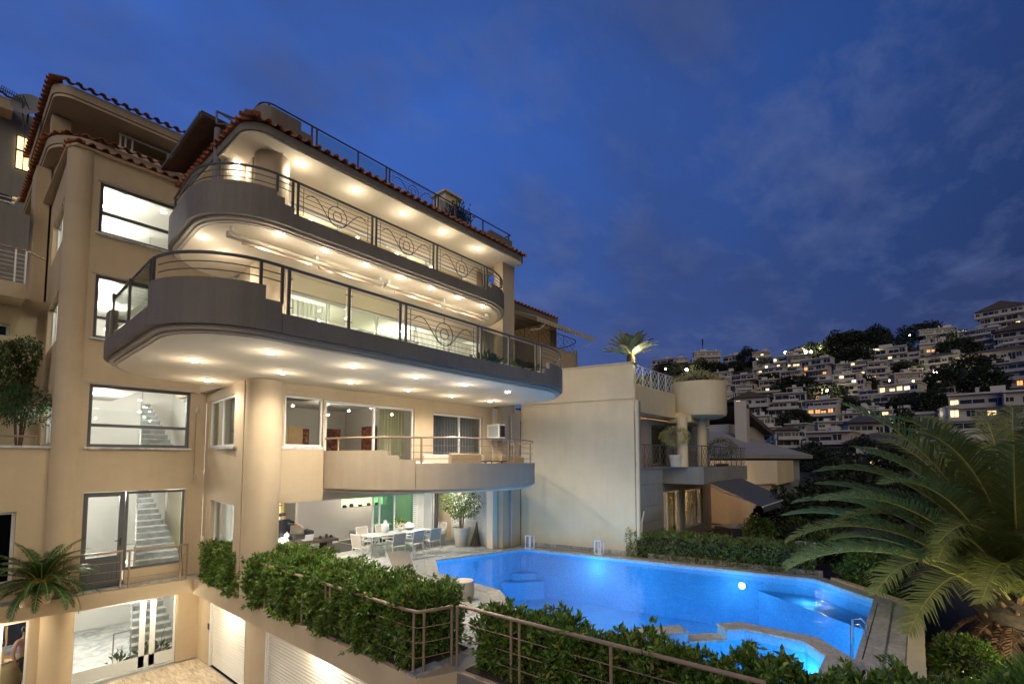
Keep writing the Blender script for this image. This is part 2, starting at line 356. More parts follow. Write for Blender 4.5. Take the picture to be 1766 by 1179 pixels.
def wall(mb, p0, p1, z0, z1, t, ops=()):
    # outer face p0->p1, thickness t to the left; ops (s0,s1,za,zb)
    a = Vector(p0[:2]); d = Vector(p1[:2])-a; Ln = d.length; d.normalize()
    ss = sorted({0, Ln, *[min(max(o[0], 0), Ln) for o in ops], *[min(max(o[1], 0), Ln) for o in ops]})
    for s0, s1 in zip(ss, ss[1:]):
        zs = [(z0, z1)]
        for o in ops:
            if o[0] <= s0+1e-6 and o[1] >= s1-1e-6:
                nz = []
                for u, w in zs:
                    if o[3] <= u or o[2] >= w: nz.append((u, w)); continue
                    if o[2] > u: nz.append((u, o[2]))
                    if o[3] < w: nz.append((o[3], w))
                zs = nz
        for u, w in zs:
            if w-u > 1e-4: q0 = a+d*s0; q1 = a+d*s1; mb.obox(q0, q1, t, u, w)
    return mb
def window(root, p0, p1, s0, s1, za, zb, fm='grey_frame', fw=.07, inset=.1, cols=(), rows=(), glass='glass', name='window', fd=.07, sash=.0):
    a = Vector(p0[:2]); d = (Vector(p1[:2])-a).normalized(); n = Vector((-d.y, d.x))
    def P(s, k=inset): q = a+d*s+n*k; return (q.x, q.y)
    f = MB()
    f.obox(P(s0+.003), P(s1-.003), fd, za+.003, za+fw); f.obox(P(s0+.003), P(s1-.003), fd, zb-fw, zb-.003)
    f.obox(P(s0+.003), P(s0+fw), fd, za+fw, zb-fw); f.obox(P(s1-fw), P(s1-.003), fd, za+fw, zb-fw)
    cs = [s0+fw]+[c for c in cols]+[s1-fw]
    for c in cols: f.obox(P(c-fw*.5), P(c+fw*.5), fd, za+fw, zb-fw)
    rs = [za+fw]+list(rows)+[zb-fw]
    for c0, c1 in zip(cs, cs[1:]):
        u0 = c0+(fw*.5 if c0 != cs[0] else 0); u1 = c1-(fw*.5 if c1 != cs[-1] else 0)
        for r in rows: f.obox(P(u0), P(u1), fd, r-fw*.5, r+fw*.5)
    fr = f.build(name, fm, root, bevel=.006)
    for c0, c1 in zip(cs, cs[1:]):
        for r0, r1 in zip(rs, rs[1:]):
            g = MB(); g.obox(P(c0+.003, inset+fd*.45), P(c1-.003, inset+fd*.45), .008, r0+.003, r1-.003); g.build('pane', glass, fr)
    return fr
def leafset(C, D, L, Wd, fold=.25, curl=.15):
    # C centres (N,3), D directions (N,3) unit; returns verts, faces arrays (2 quads-ish as 4 tris)
    n = len(C); up = rng.normal(size=(n, 3)); up[:, 2] += .8; sd_ = np.cross(D, up); sd_ /= np.linalg.norm(sd_, axis=1)[:, None]+1e-9; nm = np.cross(sd_, D)
    L = np.broadcast_to(L, (n,))[:, None]; Wd = np.broadcast_to(Wd, (n,))[:, None]
    b = C; m = C+D*L*.5-nm*Wd*fold*.0; l = C+D*L*.5+sd_*Wd*.5+nm*Wd*fold; r = C+D*L*.5-sd_*Wd*.5+nm*Wd*fold; t = C+D*L-nm*L*curl
    V = np.stack([b, l, t, r, m], 1).reshape(-1, 3)
    k = np.arange(n)[:, None]*5
    F = np.concatenate([k+[0, 4, 1], k+[1, 4, 2], k+[0, 3, 4], k+[4, 3, 2]], 1).reshape(-1, 3)
    return V, F
def npmesh(name, V, F, m, parent=None, per=1, stuff=True, rnd=None):
    o = ORG.get(parent, (0, 0, 0)) if parent else (0, 0, 0)
    V = V-np.array(o); me = bpy.data.meshes.new(name)
    me.vertices.add(len(V)); me.vertices.foreach_set('co', V.astype(np.float32).ravel())
    nl = F.shape[1]; me.loops.add(F.size); me.loops.foreach_set('vertex_index', F.astype(np.int32).ravel())
    me.polygons.add(len(F)); me.polygons.foreach_set('loop_start', np.arange(0, F.size, nl, dtype=np.int32)); me.polygons.foreach_set('loop_total', np.full(len(F), nl, dtype=np.int32))
    me.update(calc_edges=True)
    at = me.attributes.new('rnd', 'FLOAT', 'FACE')
    if rnd is None: rnd = rng.random(len(F)//per+1)
    at.data.foreach_set('value', np.repeat(rnd, per)[:len(F)].astype(np.float32))
    me.materials.append(M[m]); ob = bpy.data.objects.new(name, me); COL.objects.link(ob)
    if parent: ob.parent = parent; ORG[ob] = o
    if stuff: ob['kind'] = 'stuff'
    return ob
def lamp(kind, loc, w, col=(1, .80, .56), r=.05, spot=None, blend=.6, aim=(0, 0, -1)):
    l = bpy.data.lights.new('lamp_or_fill', kind); l.energy = w; l.color = col; l.shadow_soft_size = r
    if kind == 'SPOT': l.spot_size = R(spot); l.spot_blend = blend
    o = bpy.data.objects.new('lamp_or_fill', l); COL.objects.link(o); o.location = loc
    if kind == 'SPOT': o.rotation_euler = Vector(aim).to_track_quat('-Z', 'Y').to_euler()
    return o
def struct(o): o['kind'] = 'structure'; return o

# ================================================================== GROUND
g = MB()
g.box(-60, 70, -60, -.05+.0, -5.2, -5.0)
gr = MB(); gr.add([(-400, -700, -5.2), (900, -700, -5.2), (900, 900, -5.2), (-400, 900, -5.2)], [(0, 1, 2, 3)])
struct(gr.build('ground', 'ground'))
c = MB(); c.box(-12, 5.6, -6, 20, -2.9, -2.625); court = struct(c.build('courtyard', 'deck_base')); ORG[court] = (0, 0, 0)
# travertine slabs of the courtyard (random-length strips along Y)
pv = MB().box(0, 1, 0, 1, 0, .02); base_t = pv.build('paving_stone', 'travertine', court); base_t.location = (4.6, 14.6, -2.62); base_t.scale = (.5, .9, 1)
k = 0
for ix in range(14):
    x0 = 5.55-(ix+1)*.47; y = 17.3
    while y > 11.2:
        ln = random.choice((.6, .75, .95, 1.15)); y0 = y-ln
        if k: o = inst(base_t, court, (x0+.006, y0+.006, -2.62+random.uniform(-.001, .003)))
        else: o = base_t; o.location = (x0+.006, y0+.006, -2.62)
        o.scale = (.458, ln-.012, 1); k += 1; y = y0
# garden soil beyond the pool, right of the deck
gs = MB(); gs.prism([(3, -14), (40, -14), (40, .18), (5, .18)], -3.2, -1.25); struct(gs.build('garden_soil', 'soil'))
gs = MB(); gs.prism([(17.05, 7.9), (17.05, 2.1), (15.2, .28), (40, .28), (40, 12), (17.05, 12)], -1.5, -.25); struct(gs.build('neighbour_garden', 'soil'))
pt = MB(); pt.prism([(9.5, -2.6), (26, -6.5), (26, -4.6), (11.5, -1.8)], -1.0, -.62); struct(pt.build('garden_path', 'grey_wall'))

# ================================================================== VILLA
villa = thing('villa', 'large beige multi-storey villa with rounded balconies, tiled eaves and glazed stair tower beside the pool', 'house', (5, 13, 0))
V0 = villa
# --- structural slabs (terrace and deck slab)
DECK_OUT = [(5.15, 16.6), (5.15, 6.3), (5.75, 6.0), (5.95, 1.2), (7.2, .28), (15.15, .28), (17.05, 2.15), (16.62, 8.0), (15.9, 12.4), (15.6, 21.5), (5.15, 21.5)]
POOL = [(11.4, 13.0), (10.2, 11.45), (9.95, 8.75), (8.7, 7.0), (8.3, 4.8), (8.3, .98), (15.3, .98), (16.75, 2.45), (15.15, 12.0)]
def poly_hole(outer, holes, z0, z1, mb):
    L3 = [[Vector((*p, 0)) for p in outer]]+[[Vector((*p, 0)) for p in h] for h in holes]
    flat = [p for l in L3 for p in l]
    tr = tessellate_polygon(L3); nb = len(flat)
    vs = [(p.x, p.y, z1) for p in flat]+[(p.x, p.y, z0) for p in flat]; fs = []
    for a, b, c in tr:
        cr = (flat[b].x-flat[a].x)*(flat[c].y-flat[a].y)-(flat[b].y-flat[a].y)*(flat[c].x-flat[a].x)
        if cr < 0: a, b, c = a, c, b
        fs += [(a, b, c), (nb+a, nb+c, nb+b)]
    k = 0
    for l in L3:
        n = len(l)
        for i in range(n): fs.append((k+i, k+(i+1) % n, nb+k+(i+1) % n, nb+k+i))
        k += n
    return mb.add(vs, fs)
def inside(p, poly):
    x, y = p; r = False; n = len(poly)
    for i in range(n):
        x0, y0 = poly[i]; x1, y1 = poly[(i+1) % n]
        if (y0 > y) != (y1 > y) and x < (x1-x0)*(y-y0)/(y1-y0)+x0: r = not r
    return r
def growpoly(poly, d):
    n = len(poly); out = []; ar = sum(poly[i][0]*poly[(i+1) % n][1]-poly[(i+1) % n][0]*poly[i][1] for i in range(n)); sg = 1 if ar > 0 else -1
    for i in range(n):
        p = Vector(poly[i]); a = (p-Vector(poly[i-1])).normalized(); b = (Vector(poly[(i+1) % n])-p).normalized()
        na = Vector((a.y, -a.x))*sg; nb_ = Vector((b.y, -b.x))*sg; m = (na+nb_); m = m/m.length; out.append(tuple(p+m*(d/max(.35, m.dot(na)))))
    return out
PO = growpoly(POOL, .0)
dk = poly_hole(DECK_OUT, [growpoly(POOL, .02)], -.45, -.022, MB()).build('pool_deck', 'deck_base'); struct(dk); ORG[dk] = (0, 0, 0)
COP = growpoly(POOL, .40)
base_d = MB().box(0, 1, 0, 1, 0, .02).build('paving_slab', 'deck', dk); first = True; cnt = 0; rest = MB()
for iy in range(46):
    y1 = 19.6-iy*.42; off = random.uniform(0, .8)
    for ix in range(-1, 16):
        x0 = 5.3+ix*.84+off; x1 = x0+.832; y0 = y1-.412; x0 = max(x0, 5.32)
        if x1-x0 < .2: continue
        cs = [(x0, y0), (x1, y0), (x1, y1), (x0, y1), ((x0+x1)/2, (y0+y1)/2)]
        if not all(inside(q, DECK_OUT) for q in cs) or any(inside(q, COP) for q in cs): continue
        if x0 < 6.6 and y0 < 16: x0 = 6.6
        if x1-x0 < .2: continue
        if y0 > 16.9 and x1 > 14.6: continue
        if cnt < 290 and y0 > 6.5:
            o = base_d if first else inst(base_d, dk, (0, 0, 0)); first = False
            o.location = (x0, y0, -.0205+random.uniform(0, .0015)); o.scale = (x1-x0, y1-y0, 1); cnt += 1
        else: rest.box(x0, x1, y0, y1, -.0205, 0)
if rest.v: rest.build('paving', 'deck', dk, stuff=True)
# right side of the deck: big slabs and gutter lines
e0 = MB()
for i in range(7):
    y = .30
    x = 14.9-i*.75
    o = MB().box(x-.742, x, .30, .56, -.021, .002).build('edge_slab', 'coping', dk)
# --- entrance terrace in front of the stair tower
ter = MB(); ter.prism([(5.15, 16.6), (5.15, 17.4), (-5, 17.4), (-5, 17.0), (1.2, 16.93)], -.4, -.02); ter.build('terrace_slab', 'plaster', villa)
for i in range(12):
    x0 = 5.1-(i+1)*.55; tt = MB().box(x0+.004, x0+.546, 16.98, 17.385, -.0185, .006).build('terrace_tile', 'marble', villa)
sk = MB().box(2.7, 5.1, 17.36, 17.392, .007, .11); sk.build('skirting', 'skirt', villa)
# edge beam along the deck over the garages
bm = MB(); bm.obox((5.135, 16.6), (5.135, 6.28), .55, -.45, .0); bm.obox((5.135, 6.28), (5.75, 6.0), .4, -.45, -.003); bm.obox((5.75, 6.0), (5.95, 1.2), .5, -.45, -.006)
bm.build('edge_beam', 'plaster', villa)
# dark planter trough liner behind the beam edge
tr = MB(); tr.box(5.24, 6.55, 6.55, 14.6, .003, .03); tr.build('planter_bed', 'soil', villa)
tr = MB(); tr.prism([(5.85, 5.9), (6.5, 5.9), (6.7, 1.6), (6.02, 1.4)], .003, .03); tr.build('planter_bed', 'soil', villa)
# corner coping of dark marble
cp = MB(); cp.box(5.145, 5.75, 6.32, 6.54, .002, .03); cp.build('coping_slab', 'skirt', villa)

# --- garage level
gw = MB(); GX = 5.55
wall(gw, (GX, 17.4), (GX, 2.0), -2.6, -.45, .3, ((1.0, 3.55, -2.6, -.72), (4.75, 9.6, -2.6, -.72)))
wall(gw, (5.0, 17.4), (GX, 17.4), -2.6, -.45, .3)
gw.build('garage_wall', 'plaster', villa)
lw = MB(); lw.box(5.2, 5.53, 16.62, 17.0, -.56, -.452)
for (a, b) in ((1.0, 3.55), (4.75, 9.6)):
    y0 = 17.4-b; y1 = 17.4-a
    o = MB(); n = 24
    for i in range(n):
        z = -2.58+i*1.86/n; h = 1.86/n
        o.tube([(GX+.10, y0+.02, z+h/2), (GX+.10, y1-.02, z+h/2)], h*.54, 8)
    sh = o.build('roller_shutter', 'shutter', villa, smooth=True, stuff=True)
    MB().box(GX+.0-.01, GX+.10, y1-.035, y1-.003, -2.6, -.72).build('shutter_guide', 'white_frame', villa); MB().box(GX-.01, GX+.10, y0+.003, y0+.035, -2.6, -.72).build('shutter_guide', 'white_frame', villa)
    f = MB(); f.box(GX-.16, GX-.003, y0-.05, y1+.05, -.64, -.58); f.build('lintel_ledge', 'soffit', villa)
# key switch
MB().box(GX-.03, GX, 16.42-.02, 16.50, -1.55, -1.38).build('key_switch', 'black', villa)
# under-terrace glazed hall at court level
hl = MB()
wall(hl, (-6, 17.42), (5.0, 17.42), -2.6, -.4, .28, ((6.15, 7.78, -2.6, -.55), (8.62, 10.98, -2.6, -.55)))
hl.build('hall_wall', 'plaster', villa)
window(villa, (-6, 17.42), (5, 17.42), 8.62, 10.98, -2.6, -.55, 'white_frame', .05, .08, name='hall_glazing')
window(villa, (-6, 17.42), (5, 17.42), 6.15, 7.78, -2.6, -.55, 'white_frame', .05, .08, cols=(7.3,), name='hall_glazing')
# frosted bands on the hall glass (crossing strips)
fb = MB()
for (x0, x1, z0, z1) in ((4.08, 4.22, -2.5, -.62), (4.33, 4.47, -2.5, -.62), (2.68, 4.93, -2.52, -2.18)):
    fb.box(x0, x1, 17.492, 17.497, z0, z1)
fb.build('frosted_strip', 'frost', villa)

# --- stair tower: front face Y=17.2, side face from (2.12,17.5) to (2.3,22)
TW = MB()
Tf0, Tf1 = (2.35, 17.2), (5.1, 17.2)
wall(TW, Tf0, (5.12, 17.2), 0, 12.0, .28, ((.3, 2.68, .006, 2.62), (.3, 2.70, 3.85, 5.57), (.3, 2.70, 6.85, 8.62), (.3, 2.73, 9.80, 11.27)))
TW.build('tower_wall', 'plaster', villa)
ts = MB(); SA, SB = (2.16, 22.0), (2.02, 17.5)
wall(ts, SA, SB, -2.6, 11.9, .28, ((1.0, 4.0, 3.95, 5.2), (1.0, 4.1, 6.8, 8.25), (1.0, 4.2, 9.65, 10.95)))
ts.build('tower_side_wall', 'plaster', villa)
for z0, z1, b in ((3.95, 5.2, 4.0), (6.8, 8.25, 4.1), (9.65, 10.95, 4.2)):  # wide dark panes also stand for shaded recesses under the slabs
    window(villa, SA, SB, 1.0, b, z0, z1, 'white_frame', .06, .12, cols=(2.0, 3.0))
cl = MB(); cl.lathe([(.34, 0), (.34, 9.4), (.34, 14.65)], (2.30, 17.48, -2.6), 28); cl.build('tower_column', 'plaster', villa, smooth=True)
for (z0, z1, rw) in ((3.85, 5.57, 4.45), (6.85, 8.62, 7.45), (9.80, 11.27, 10.42)):
    window(villa, Tf0, Tf1, .3, 2.70, z0, z1, 'grey_frame', .085, .06, rows=(rw,))
    s_ = MB(); s_.box(2.58, 5.10, 17.12, 17.27, z0-.055, z0-.004); s_.build('window_sill', 'marble', villa)
    s_ = MB(); s_.box(2.56, 5.14, 17.11, 17.198, z1+.004, z1+.05); s_.build('window_head', 'moulding', villa)
# ground door + fixed pane
window(villa, Tf0, Tf1, 1.22, 2.66, .40, 2.60, 'grey_frame', .07, .06, name='stair_window')
MB().box(3.62, 5.0, 17.21, 17.42, .006, .40).build('window_apron', 'plaster', villa)
dr = MB(); 
def dbox(x0, x1, z0, z1, y0=17.26, y1=17.33, mb=dr): mb.box(x0, x1, y0, y1, z0, z1)
dbox(2.66, 2.76, .01, 2.6); dbox(3.44, 3.56, .01, 2.6); dbox(2.76, 3.44, 2.48, 2.6); dbox(2.76, 3.44, .01, .12); dbox(2.76, 3.44, .72, .84)
dbox(2.76, 3.44, .12, .72, 17.285, 17.31)
for i in range(6): dbox(2.79+i*.11, 2.80+i*.11+.085, .14, .70, 17.275, 17.2849)
door = dr.build('tower_door', 'grey_frame', villa, bevel=.004)
MB().box(2.76, 3.44, 17.29, 17.30, .84, 2.48).build('pane', 'glass', door)
hd = MB(); hd.tube([(3.49, 17.26, 1.25), (3.49, 17.2, 1.25), (3.36, 17.2, 1.25)], .012); hd.box(3.475, 3.505, 17.25, 17.26, 1.1, 1.32); hd.build('handle', 'black', door)
# tower interior (stair well)
ti = MB()
ti.box(2.45, 7.2, 23.2, 23.35, -2.6, 11.8)
ti.box(6.15, 6.3, 17.5, 23.2, -2.6, 11.8)
ti.build('stairwell_wall', 'white_room', villa)
for z in (-.28, 2.72, 5.72, 8.72, 11.5):
    fl = MB(); fl.box(2.35, 6.14, 17.49, 18.5, z-.02, z+.28-.02 if z < 11 else z+.2); fl.box(2.35, 4.2, 18.5, 23.2, z-.02, z+.26 if z < 11 else z+.2)
    if z > 11: fl.box(4.2, 6.14, 18.5, 23.2, z-.02, z+.2)
    fl.build('stairwell_floor', 'white_room', villa)
fl = MB(); fl.box(-6, 6.14, 17.7, 23.2, -2.62, -2.6); fl.build('hall_floor', 'marble', villa)
step = MB().box(0, 1, 0, .34, 0, .03)
st_ = None
for z0 in (-2.6, -.02, 2.98, 5.98, 8.98):
    stc = MB(); rs = .178; n = 15 if z0 > -1 else 14
    for i in range(n):
        xl = 4.15+i*.062; xr = 5.45-i*.012; y = 18.55+i*.28; z = z0+.0+i*rs
        stc.box(xl+.01, xr-.01, y+.02, y+.30, z, z+rs-.03)
    fl_ = stc.build('stair_flight', 'marble_step', villa)
    for i in range(n):
        xl = 4.15+i*.062; xr = 5.45-i*.012; y = 18.55+i*.28; z = z0+(i+1)*rs-.0295
        if st_ is None: st_ = step.build('tread', 'marble', fl_, local=True); o = st_
        else: o = inst(st_, fl_, (0, 0, 0))
        o.location = (xl-5, y-13, z); o.scale = (xr-xl, 1, 1)
    rl = MB(); a = (4.12, 18.5, z0+.95); b = (4.12+.87, 18.5+14*.28, z0+.95+14*rs)
    for dzz in (0, -.18, -.36, -.54): rl.tube([(a[0], a[1], a[2]+dzz), (b[0], b[1], b[2]+dzz)], .02 if dzz == 0 else .010, 6)
    for i in range(0, 15, 3): q = i/14; rl.tube([(a[0]+.87*q, a[1]+3.92*q, z0+i*rs+.05), (a[0]+.87*q, a[1]+3.92*q, z0+i*rs+.98)], .018, 6)
    rl.tube([(3.7, 18.5, z0+.95), (a[0], a[1], a[2])], .02, 6); rl.tube([(3.7, 18.5, z0+.02), (3.7, 18.5, z0+.95)], .018, 6)
    rl.build('stair_rail', 'steel', villa, smooth=True)
    # inner white door and switch plate
    d_ = MB(); d_.box(2.62, 3.4, 23.12, 23.195, z0+.05, z0+2.1); d_.build('inner_door', 'white_frame', villa)
    lz = z0+2.5 if z0 > -1 else -.6; lamp('POINT', (3.1, 18.6, min(lz, 11.2)), 130, (1, .95, .85), .12)
    lamp('POINT', (3.6, 20.8, min(lz-.1, 11.2)), 110, (1, .95, .85), .12)
ring = MB().lathe([(.075, 0), (.075, -.012), (.052, -.015), (.052, -.004)], n=16)
lens = MB().lathe([(.074, -.0125), (.06, -.03), (.0, -.04)], n=16)
RING = ring.build('downlight', 'white_metal', villa, local=True); LENS = lens.build('lens', 'lens', RING, local=True); USED = [False]
def downlight(x, y, z, w=55, spot=150, on=True, lit=True, col=(1, .89, .72), glow=1.):
    og = ORG[villa]
    if not USED[0]: r_ = RING; USED[0] = True; r_.location = (x-og[0], y-og[1], z-og[2])
    else:
        r_ = RING.copy(); COL.objects.link(r_); r_.location = (x-og[0], y-og[1], z-og[2]); l_ = LENS.copy(); COL.objects.link(l_); l_.parent = r_
    if lit: lamp('POINT', (x, y, z-.42), w*.17*glow, col, .04); lamp('SPOT', (x, y, z-.05), w*1.7, col, .05, 160, .6)  # extra point lamp hung under each downlight to brighten the soffit
for z in (11.45, 8.65, 8.68):
    downlight(3.3, 18.1, z if z < 9 else 11.46, 12, lit=False)
downlight(3.05, 19.3, 11.46, lit=False); downlight(4.4, 18.3, 11.46, lit=False)
# two small wall lamps and a cable on the tower corner
for z in (5.05, 3.0):
    wl = MB(); wl.box(5.135, 5.23, 16.92, 17.02, z-.1, z+.1); wl.box(5.15, 5.21, 16.86, 16.92, z-.05, z+.05); wl.build('wall_lamp', 'moulding', villa, bevel=.01)
MB().tube([(5.145, 16.98, 4.9), (5.15, 16.98, 3.1)], .012, 6).build('cable', 'rail_tan', villa)

# --- tiled eaves helper
tl = MB(); n = 8; L_ = .42
vs = []; 
for j, (yy, rr) in enumerate(((0, .085), (L_, .07))):
    for q in (rr, rr-.014):
        for i in range(n+1): a = PI*i/n; vs.append((q*math.cos(a), yy, q*math.sin(a)*.9))
m_ = n+1; fs = []
for i in range(n):
    fs.append((i, i+1, 2*m_+i+1, 2*m_+i)); fs.append((m_+i+1, m_+i, 3*m_+i, 3*m_+i+1)); fs.append((i+1, i, m_+i, m_+i+1))
tl.add(vs, fs)
# pan beside the cover
vs = []
for yy in (0.03, L_):
    for q in (0, .014):
        for i in range(n+1): a = PI+PI*i/n; vs.append((.13+.075*math.cos(a), yy, .028+q+.055*math.sin(a)))
tl.add(vs, [f[::-1] for f in [(i, i+1, 2*m_+i+1, 2*m_+i) for i in range(n)]]+[(m_+i, m_+i+1, 3*m_+i+1, 3*m_+i) for i in range(n)]+[(i, i+1, m_+i+1, m_+i) for i in range(n)])
TILE = None
def tiles(root, p0, p1, z, pitch=.26, slope=18, rows=1, mat=None):
    # tiles whose front ends run p0->p1 (outside on the right of the direction); they climb to the left
    global TILE
    a = Vector(p0[:2]); d = Vector(p1[:2])-a; Ln = d.length; d.normalize(); nrm = Vector((-d.y, d.x)); n = max(1, int(Ln/pitch)); rz = math.atan2(d.y, d.x)
    for r in range(rows):
        for i in range(n):
            q = a+d*(i+.3)*Ln/n+nrm*(r*.36*math.cos(R(slope))); zz = z+r*.36*math.sin(R(slope))+r*.012
            rot = (R(slope)+random.uniform(-.02, .02), 0, rz+random.uniform(-.03, .03))
            if TILE is None: TILE = tl.build('roof_tile', 'tile', root, smooth=True, local=True); o = TILE
            else: o = inst(TILE, root, (0, 0, 0))
            og = ORG[root]; o.location = (q.x-og[0], q.y-og[1], zz-og[2]); o.rotation_euler = rot; o.scale = (pitch/.26*1.0, 1, 1)
# tower roof
tr_ = MB(); tr_.prism([(1.93, 22), (1.93, 17.35), (2.1, 17.08), (5.3, 17.08), (5.3, 22)], 12.0, 12.06); tr_.build('tower_roof', 'plaster', villa)
tiles(villa, (2.05, 16.98), (5.4, 17.02), 12.07, rows=2)
tiles(villa, (2.1, 22.0), (1.88, 17.2), 12.07, rows=1, pitch=.24)

# --- link wall between the tower and the main facade column
lk = MB()
RA, RB = (5.5, 17.2), (5.12, 13.35)
wall(lk, RA, RB, 2.35, 5.57, .25, ((.35, 3.05, 3.86, 5.3),))
wall(lk, RA, RB, 0, 2.35, .25, ((.9, 3.3, .02, 2.3),))
wall(lk, RA, RB, 5.85, 8.6, .25); wall(lk, RA, RB, 8.9, 11.6, .25)
wall(lk, (5.125, 17.22), (5.49, 17.22), 0, 11.6, .2); lk.build('link_wall', 'plaster', villa)
window(villa, RA, RB, .35, 3.05, 3.86, 5.3, 'white_frame', .07, .05, cols=(1.7,))
MB().obox((5.5-.01, 16.9), (5.12-.03, 13.9), .12, 3.80, 3.855).build('window_sill', 'marble', villa)
window(villa, RA, RB, .9, 3.3, .02, 2.3, 'white_frame', .05, .1)
cu = MB(); pts = []; n = 90
for i in range(n+1):
    q = i/n; x = 5.46+(5.22-5.46)*q+.28; y = 16.25+(13.95-16.25)*q; pts.append((x+.045*math.sin(q*70+math.sin(q*9)*2), y))
for (a, b) in zip(pts, pts[1:]): cu.quad((a[0], a[1], .05), (b[0], b[1], .05), (b[0], b[1], 2.28), (a[0], a[1], 2.28))
cu.build('curtain', 'curtain', villa, smooth=True)
sw = MB().box(5.32, 5.36, 16.62, 16.74, .95, 1.2); sw.build('intercom', 'white_metal', villa)
# --- round column
cc = MB(); cc.lathe([(.43, 0), (.43, 5.56)], (5.5, 13.05, 0), 36); cc.build('round_column', 'plaster', villa, smooth=True)
cc = MB(); cc.lathe([(.43, 0), (.43, 2.7)], (5.5, 13.05, 5.88), 32); cc.lathe([(.43, 0), (.43, 2.68)], (5.5, 13.05, 8.9), 32); cc.build('round_column', 'plaster', villa, smooth=True)
# --- main facade, first floor
FX0, FX1 = (5.9, 13.0), (14.3, 13.0)
f1 = MB()
wall(f1, (5.9, 13.0), (14.3, 13.0), 2.35, 5.57, .25, ((.12, 1.22, 3.86, 5.25), (1.28, 4.5, 2.88, 5.22), (5.33, 7.86, 2.88, 5.16)))
f1.build('facade_wall', 'plaster', villa)
window(villa, FX0, FX1, .12, 1.22, 3.86, 5.25, 'white_frame', .06, .05)
window(villa, FX0, FX1, 1.28, 4.5, 2.88, 5.22, 'white_frame', .08, .05, cols=(2.95,), name='balcony_door')
window(villa, FX0, FX1, 5.33, 7.86, 2.88, 5.16, 'white_frame', .08, .08, cols=(6.66,), name='balcony_door')
MB().box(5.92, 7.1, 12.9, 13.05, 3.79, 3.85).build('window_sill', 'marble', villa)
# bulge of wall beside the balcony
bl = MB(); pth = roundpath([(5.92, 12.99, 0), (5.98, 12.93, 0), (6.9, 12.93, 0), (7.06, 12.8, 0)]); bl.prism([(5.93, 12.998), (5.93, 12.95), (7.05, 12.80), (7.05, 12.998)], 2.352, 3.785); bl.build('facade_panel', 'plaster', villa)
# --- storeys two and three facades (set between the balconies)
f2 = MB(); wall(f2, (5.9, 13.0), (14.3, 13.0), 5.85, 8.6, .25, ((.15, 7.9, 5.87, 8.15),)); wall(f2, (4.7, 13.9), (5.9, 13.9), 8.88, 11.6, .2)
f2.build('facade_wall', 'soffit', villa)
window(villa, FX0, FX1, .15, 7.9, 5.87, 8.15, 'white_frame', .08, .08, cols=(1.35, 3.0, 4.6, 6.2), name='sliding_door')
f3 = MB(); wall(f3, (5.9, 13.9), (14.3, 13.9), 8.88, 11.6, .25, ((.5, 7.8, 8.9, 11.1),)); f3.build('facade_wall', 'soffit', villa)
window(villa, (5.9, 13.9), (14.3, 13.9), .5, 7.8, 8.9, 11.1, 'white_frame', .08, .08, cols=(2.2, 4.0, 5.8), name='sliding_door')
# --- right end wall
ew = MB(); wall(ew, (14.62, 22), (14.62, 12.72), 0, 5.57, 1.14); wall(ew, (14.62, 22), (14.62, 12.72), 5.57, 8.9, .75); ew.box(14.62, 15.37, 12.72, 13.2, 8.9, 11.6); ew.box(14.62, 15.37, 14.2, 22, 8.9, 11.6); ew.box(14.62, 15.37, 13.2, 14.2, 8.9, 9.5)
ew.build('end_wall', 'plaster', villa)
MB().box(14.32, 14.61, 12.97, 13.3, 0, 5.56).build('corner_pier', 'soffit', villa)
dp = MB(); dp.tube([(15.1, 12.66, 0), (15.1, 12.66, 5.3)], .05, 10); dp.tube([(15.3, 12.66, 5.4), (15.3, 12.66, 8.3)], .045, 10); dp.build('downpipe', 'moulding', villa, smooth=True)
# rough white stone shower wall
MB().box(14.56, 14.617, 13.35, 15.6, .02, 2.34).build('stone_cladding', 'rough_stone', villa)
sh = MB(); sh.tube([(14.55, 14.2, 2.05), (14.35, 14.2, 2.15), (14.25, 14.2, 2.08)], .015, 8); sh.tube([(14.54, 14.2, 2.05), (14.54, 14.2, 1.1)], .012, 8); sh.lathe([(.01, 0), (.07, -.02), (.07, -.035)], (14.25, 14.2, 2.08), 12); sh.lathe([(.05, 0), (.05, .04)], (14.5, 14.2, 1.05), 10); sh.build('shower', 'steel', villa, smooth=True)

# --- slabs between storeys
def slab(name, poly, z0, z1, m='soffit'): return MB().prism(poly, z0, z1).build(name, m, villa)
slab('veranda_ceiling', [(5.5, 13.25), (14.6, 13.25), (14.6, 21.5), (5.5, 21.5)], 2.42, 2.85, 'white_room')
slab('room_ceiling', [(5.5, 13.25), (14.6, 13.25), (14.6, 19.5), (5.5, 19.5)], 5.50, 5.60, 'grey_room')
slab('floor_slab', [(5.3, 13.2), (14.6, 13.2), (14.6, 19.5), (5.3, 19.5)], 5.602, 5.86)
slab('room_ceiling', [(5.5, 13.25), (14.6, 13.25), (14.6, 19.5), (5.5, 19.5)], 8.52, 8.6, 'white_room')
slab('floor_slab', [(5.3, 13.2), (14.6, 13.2), (14.6, 22), (5.3, 22)], 8.602, 8.88)

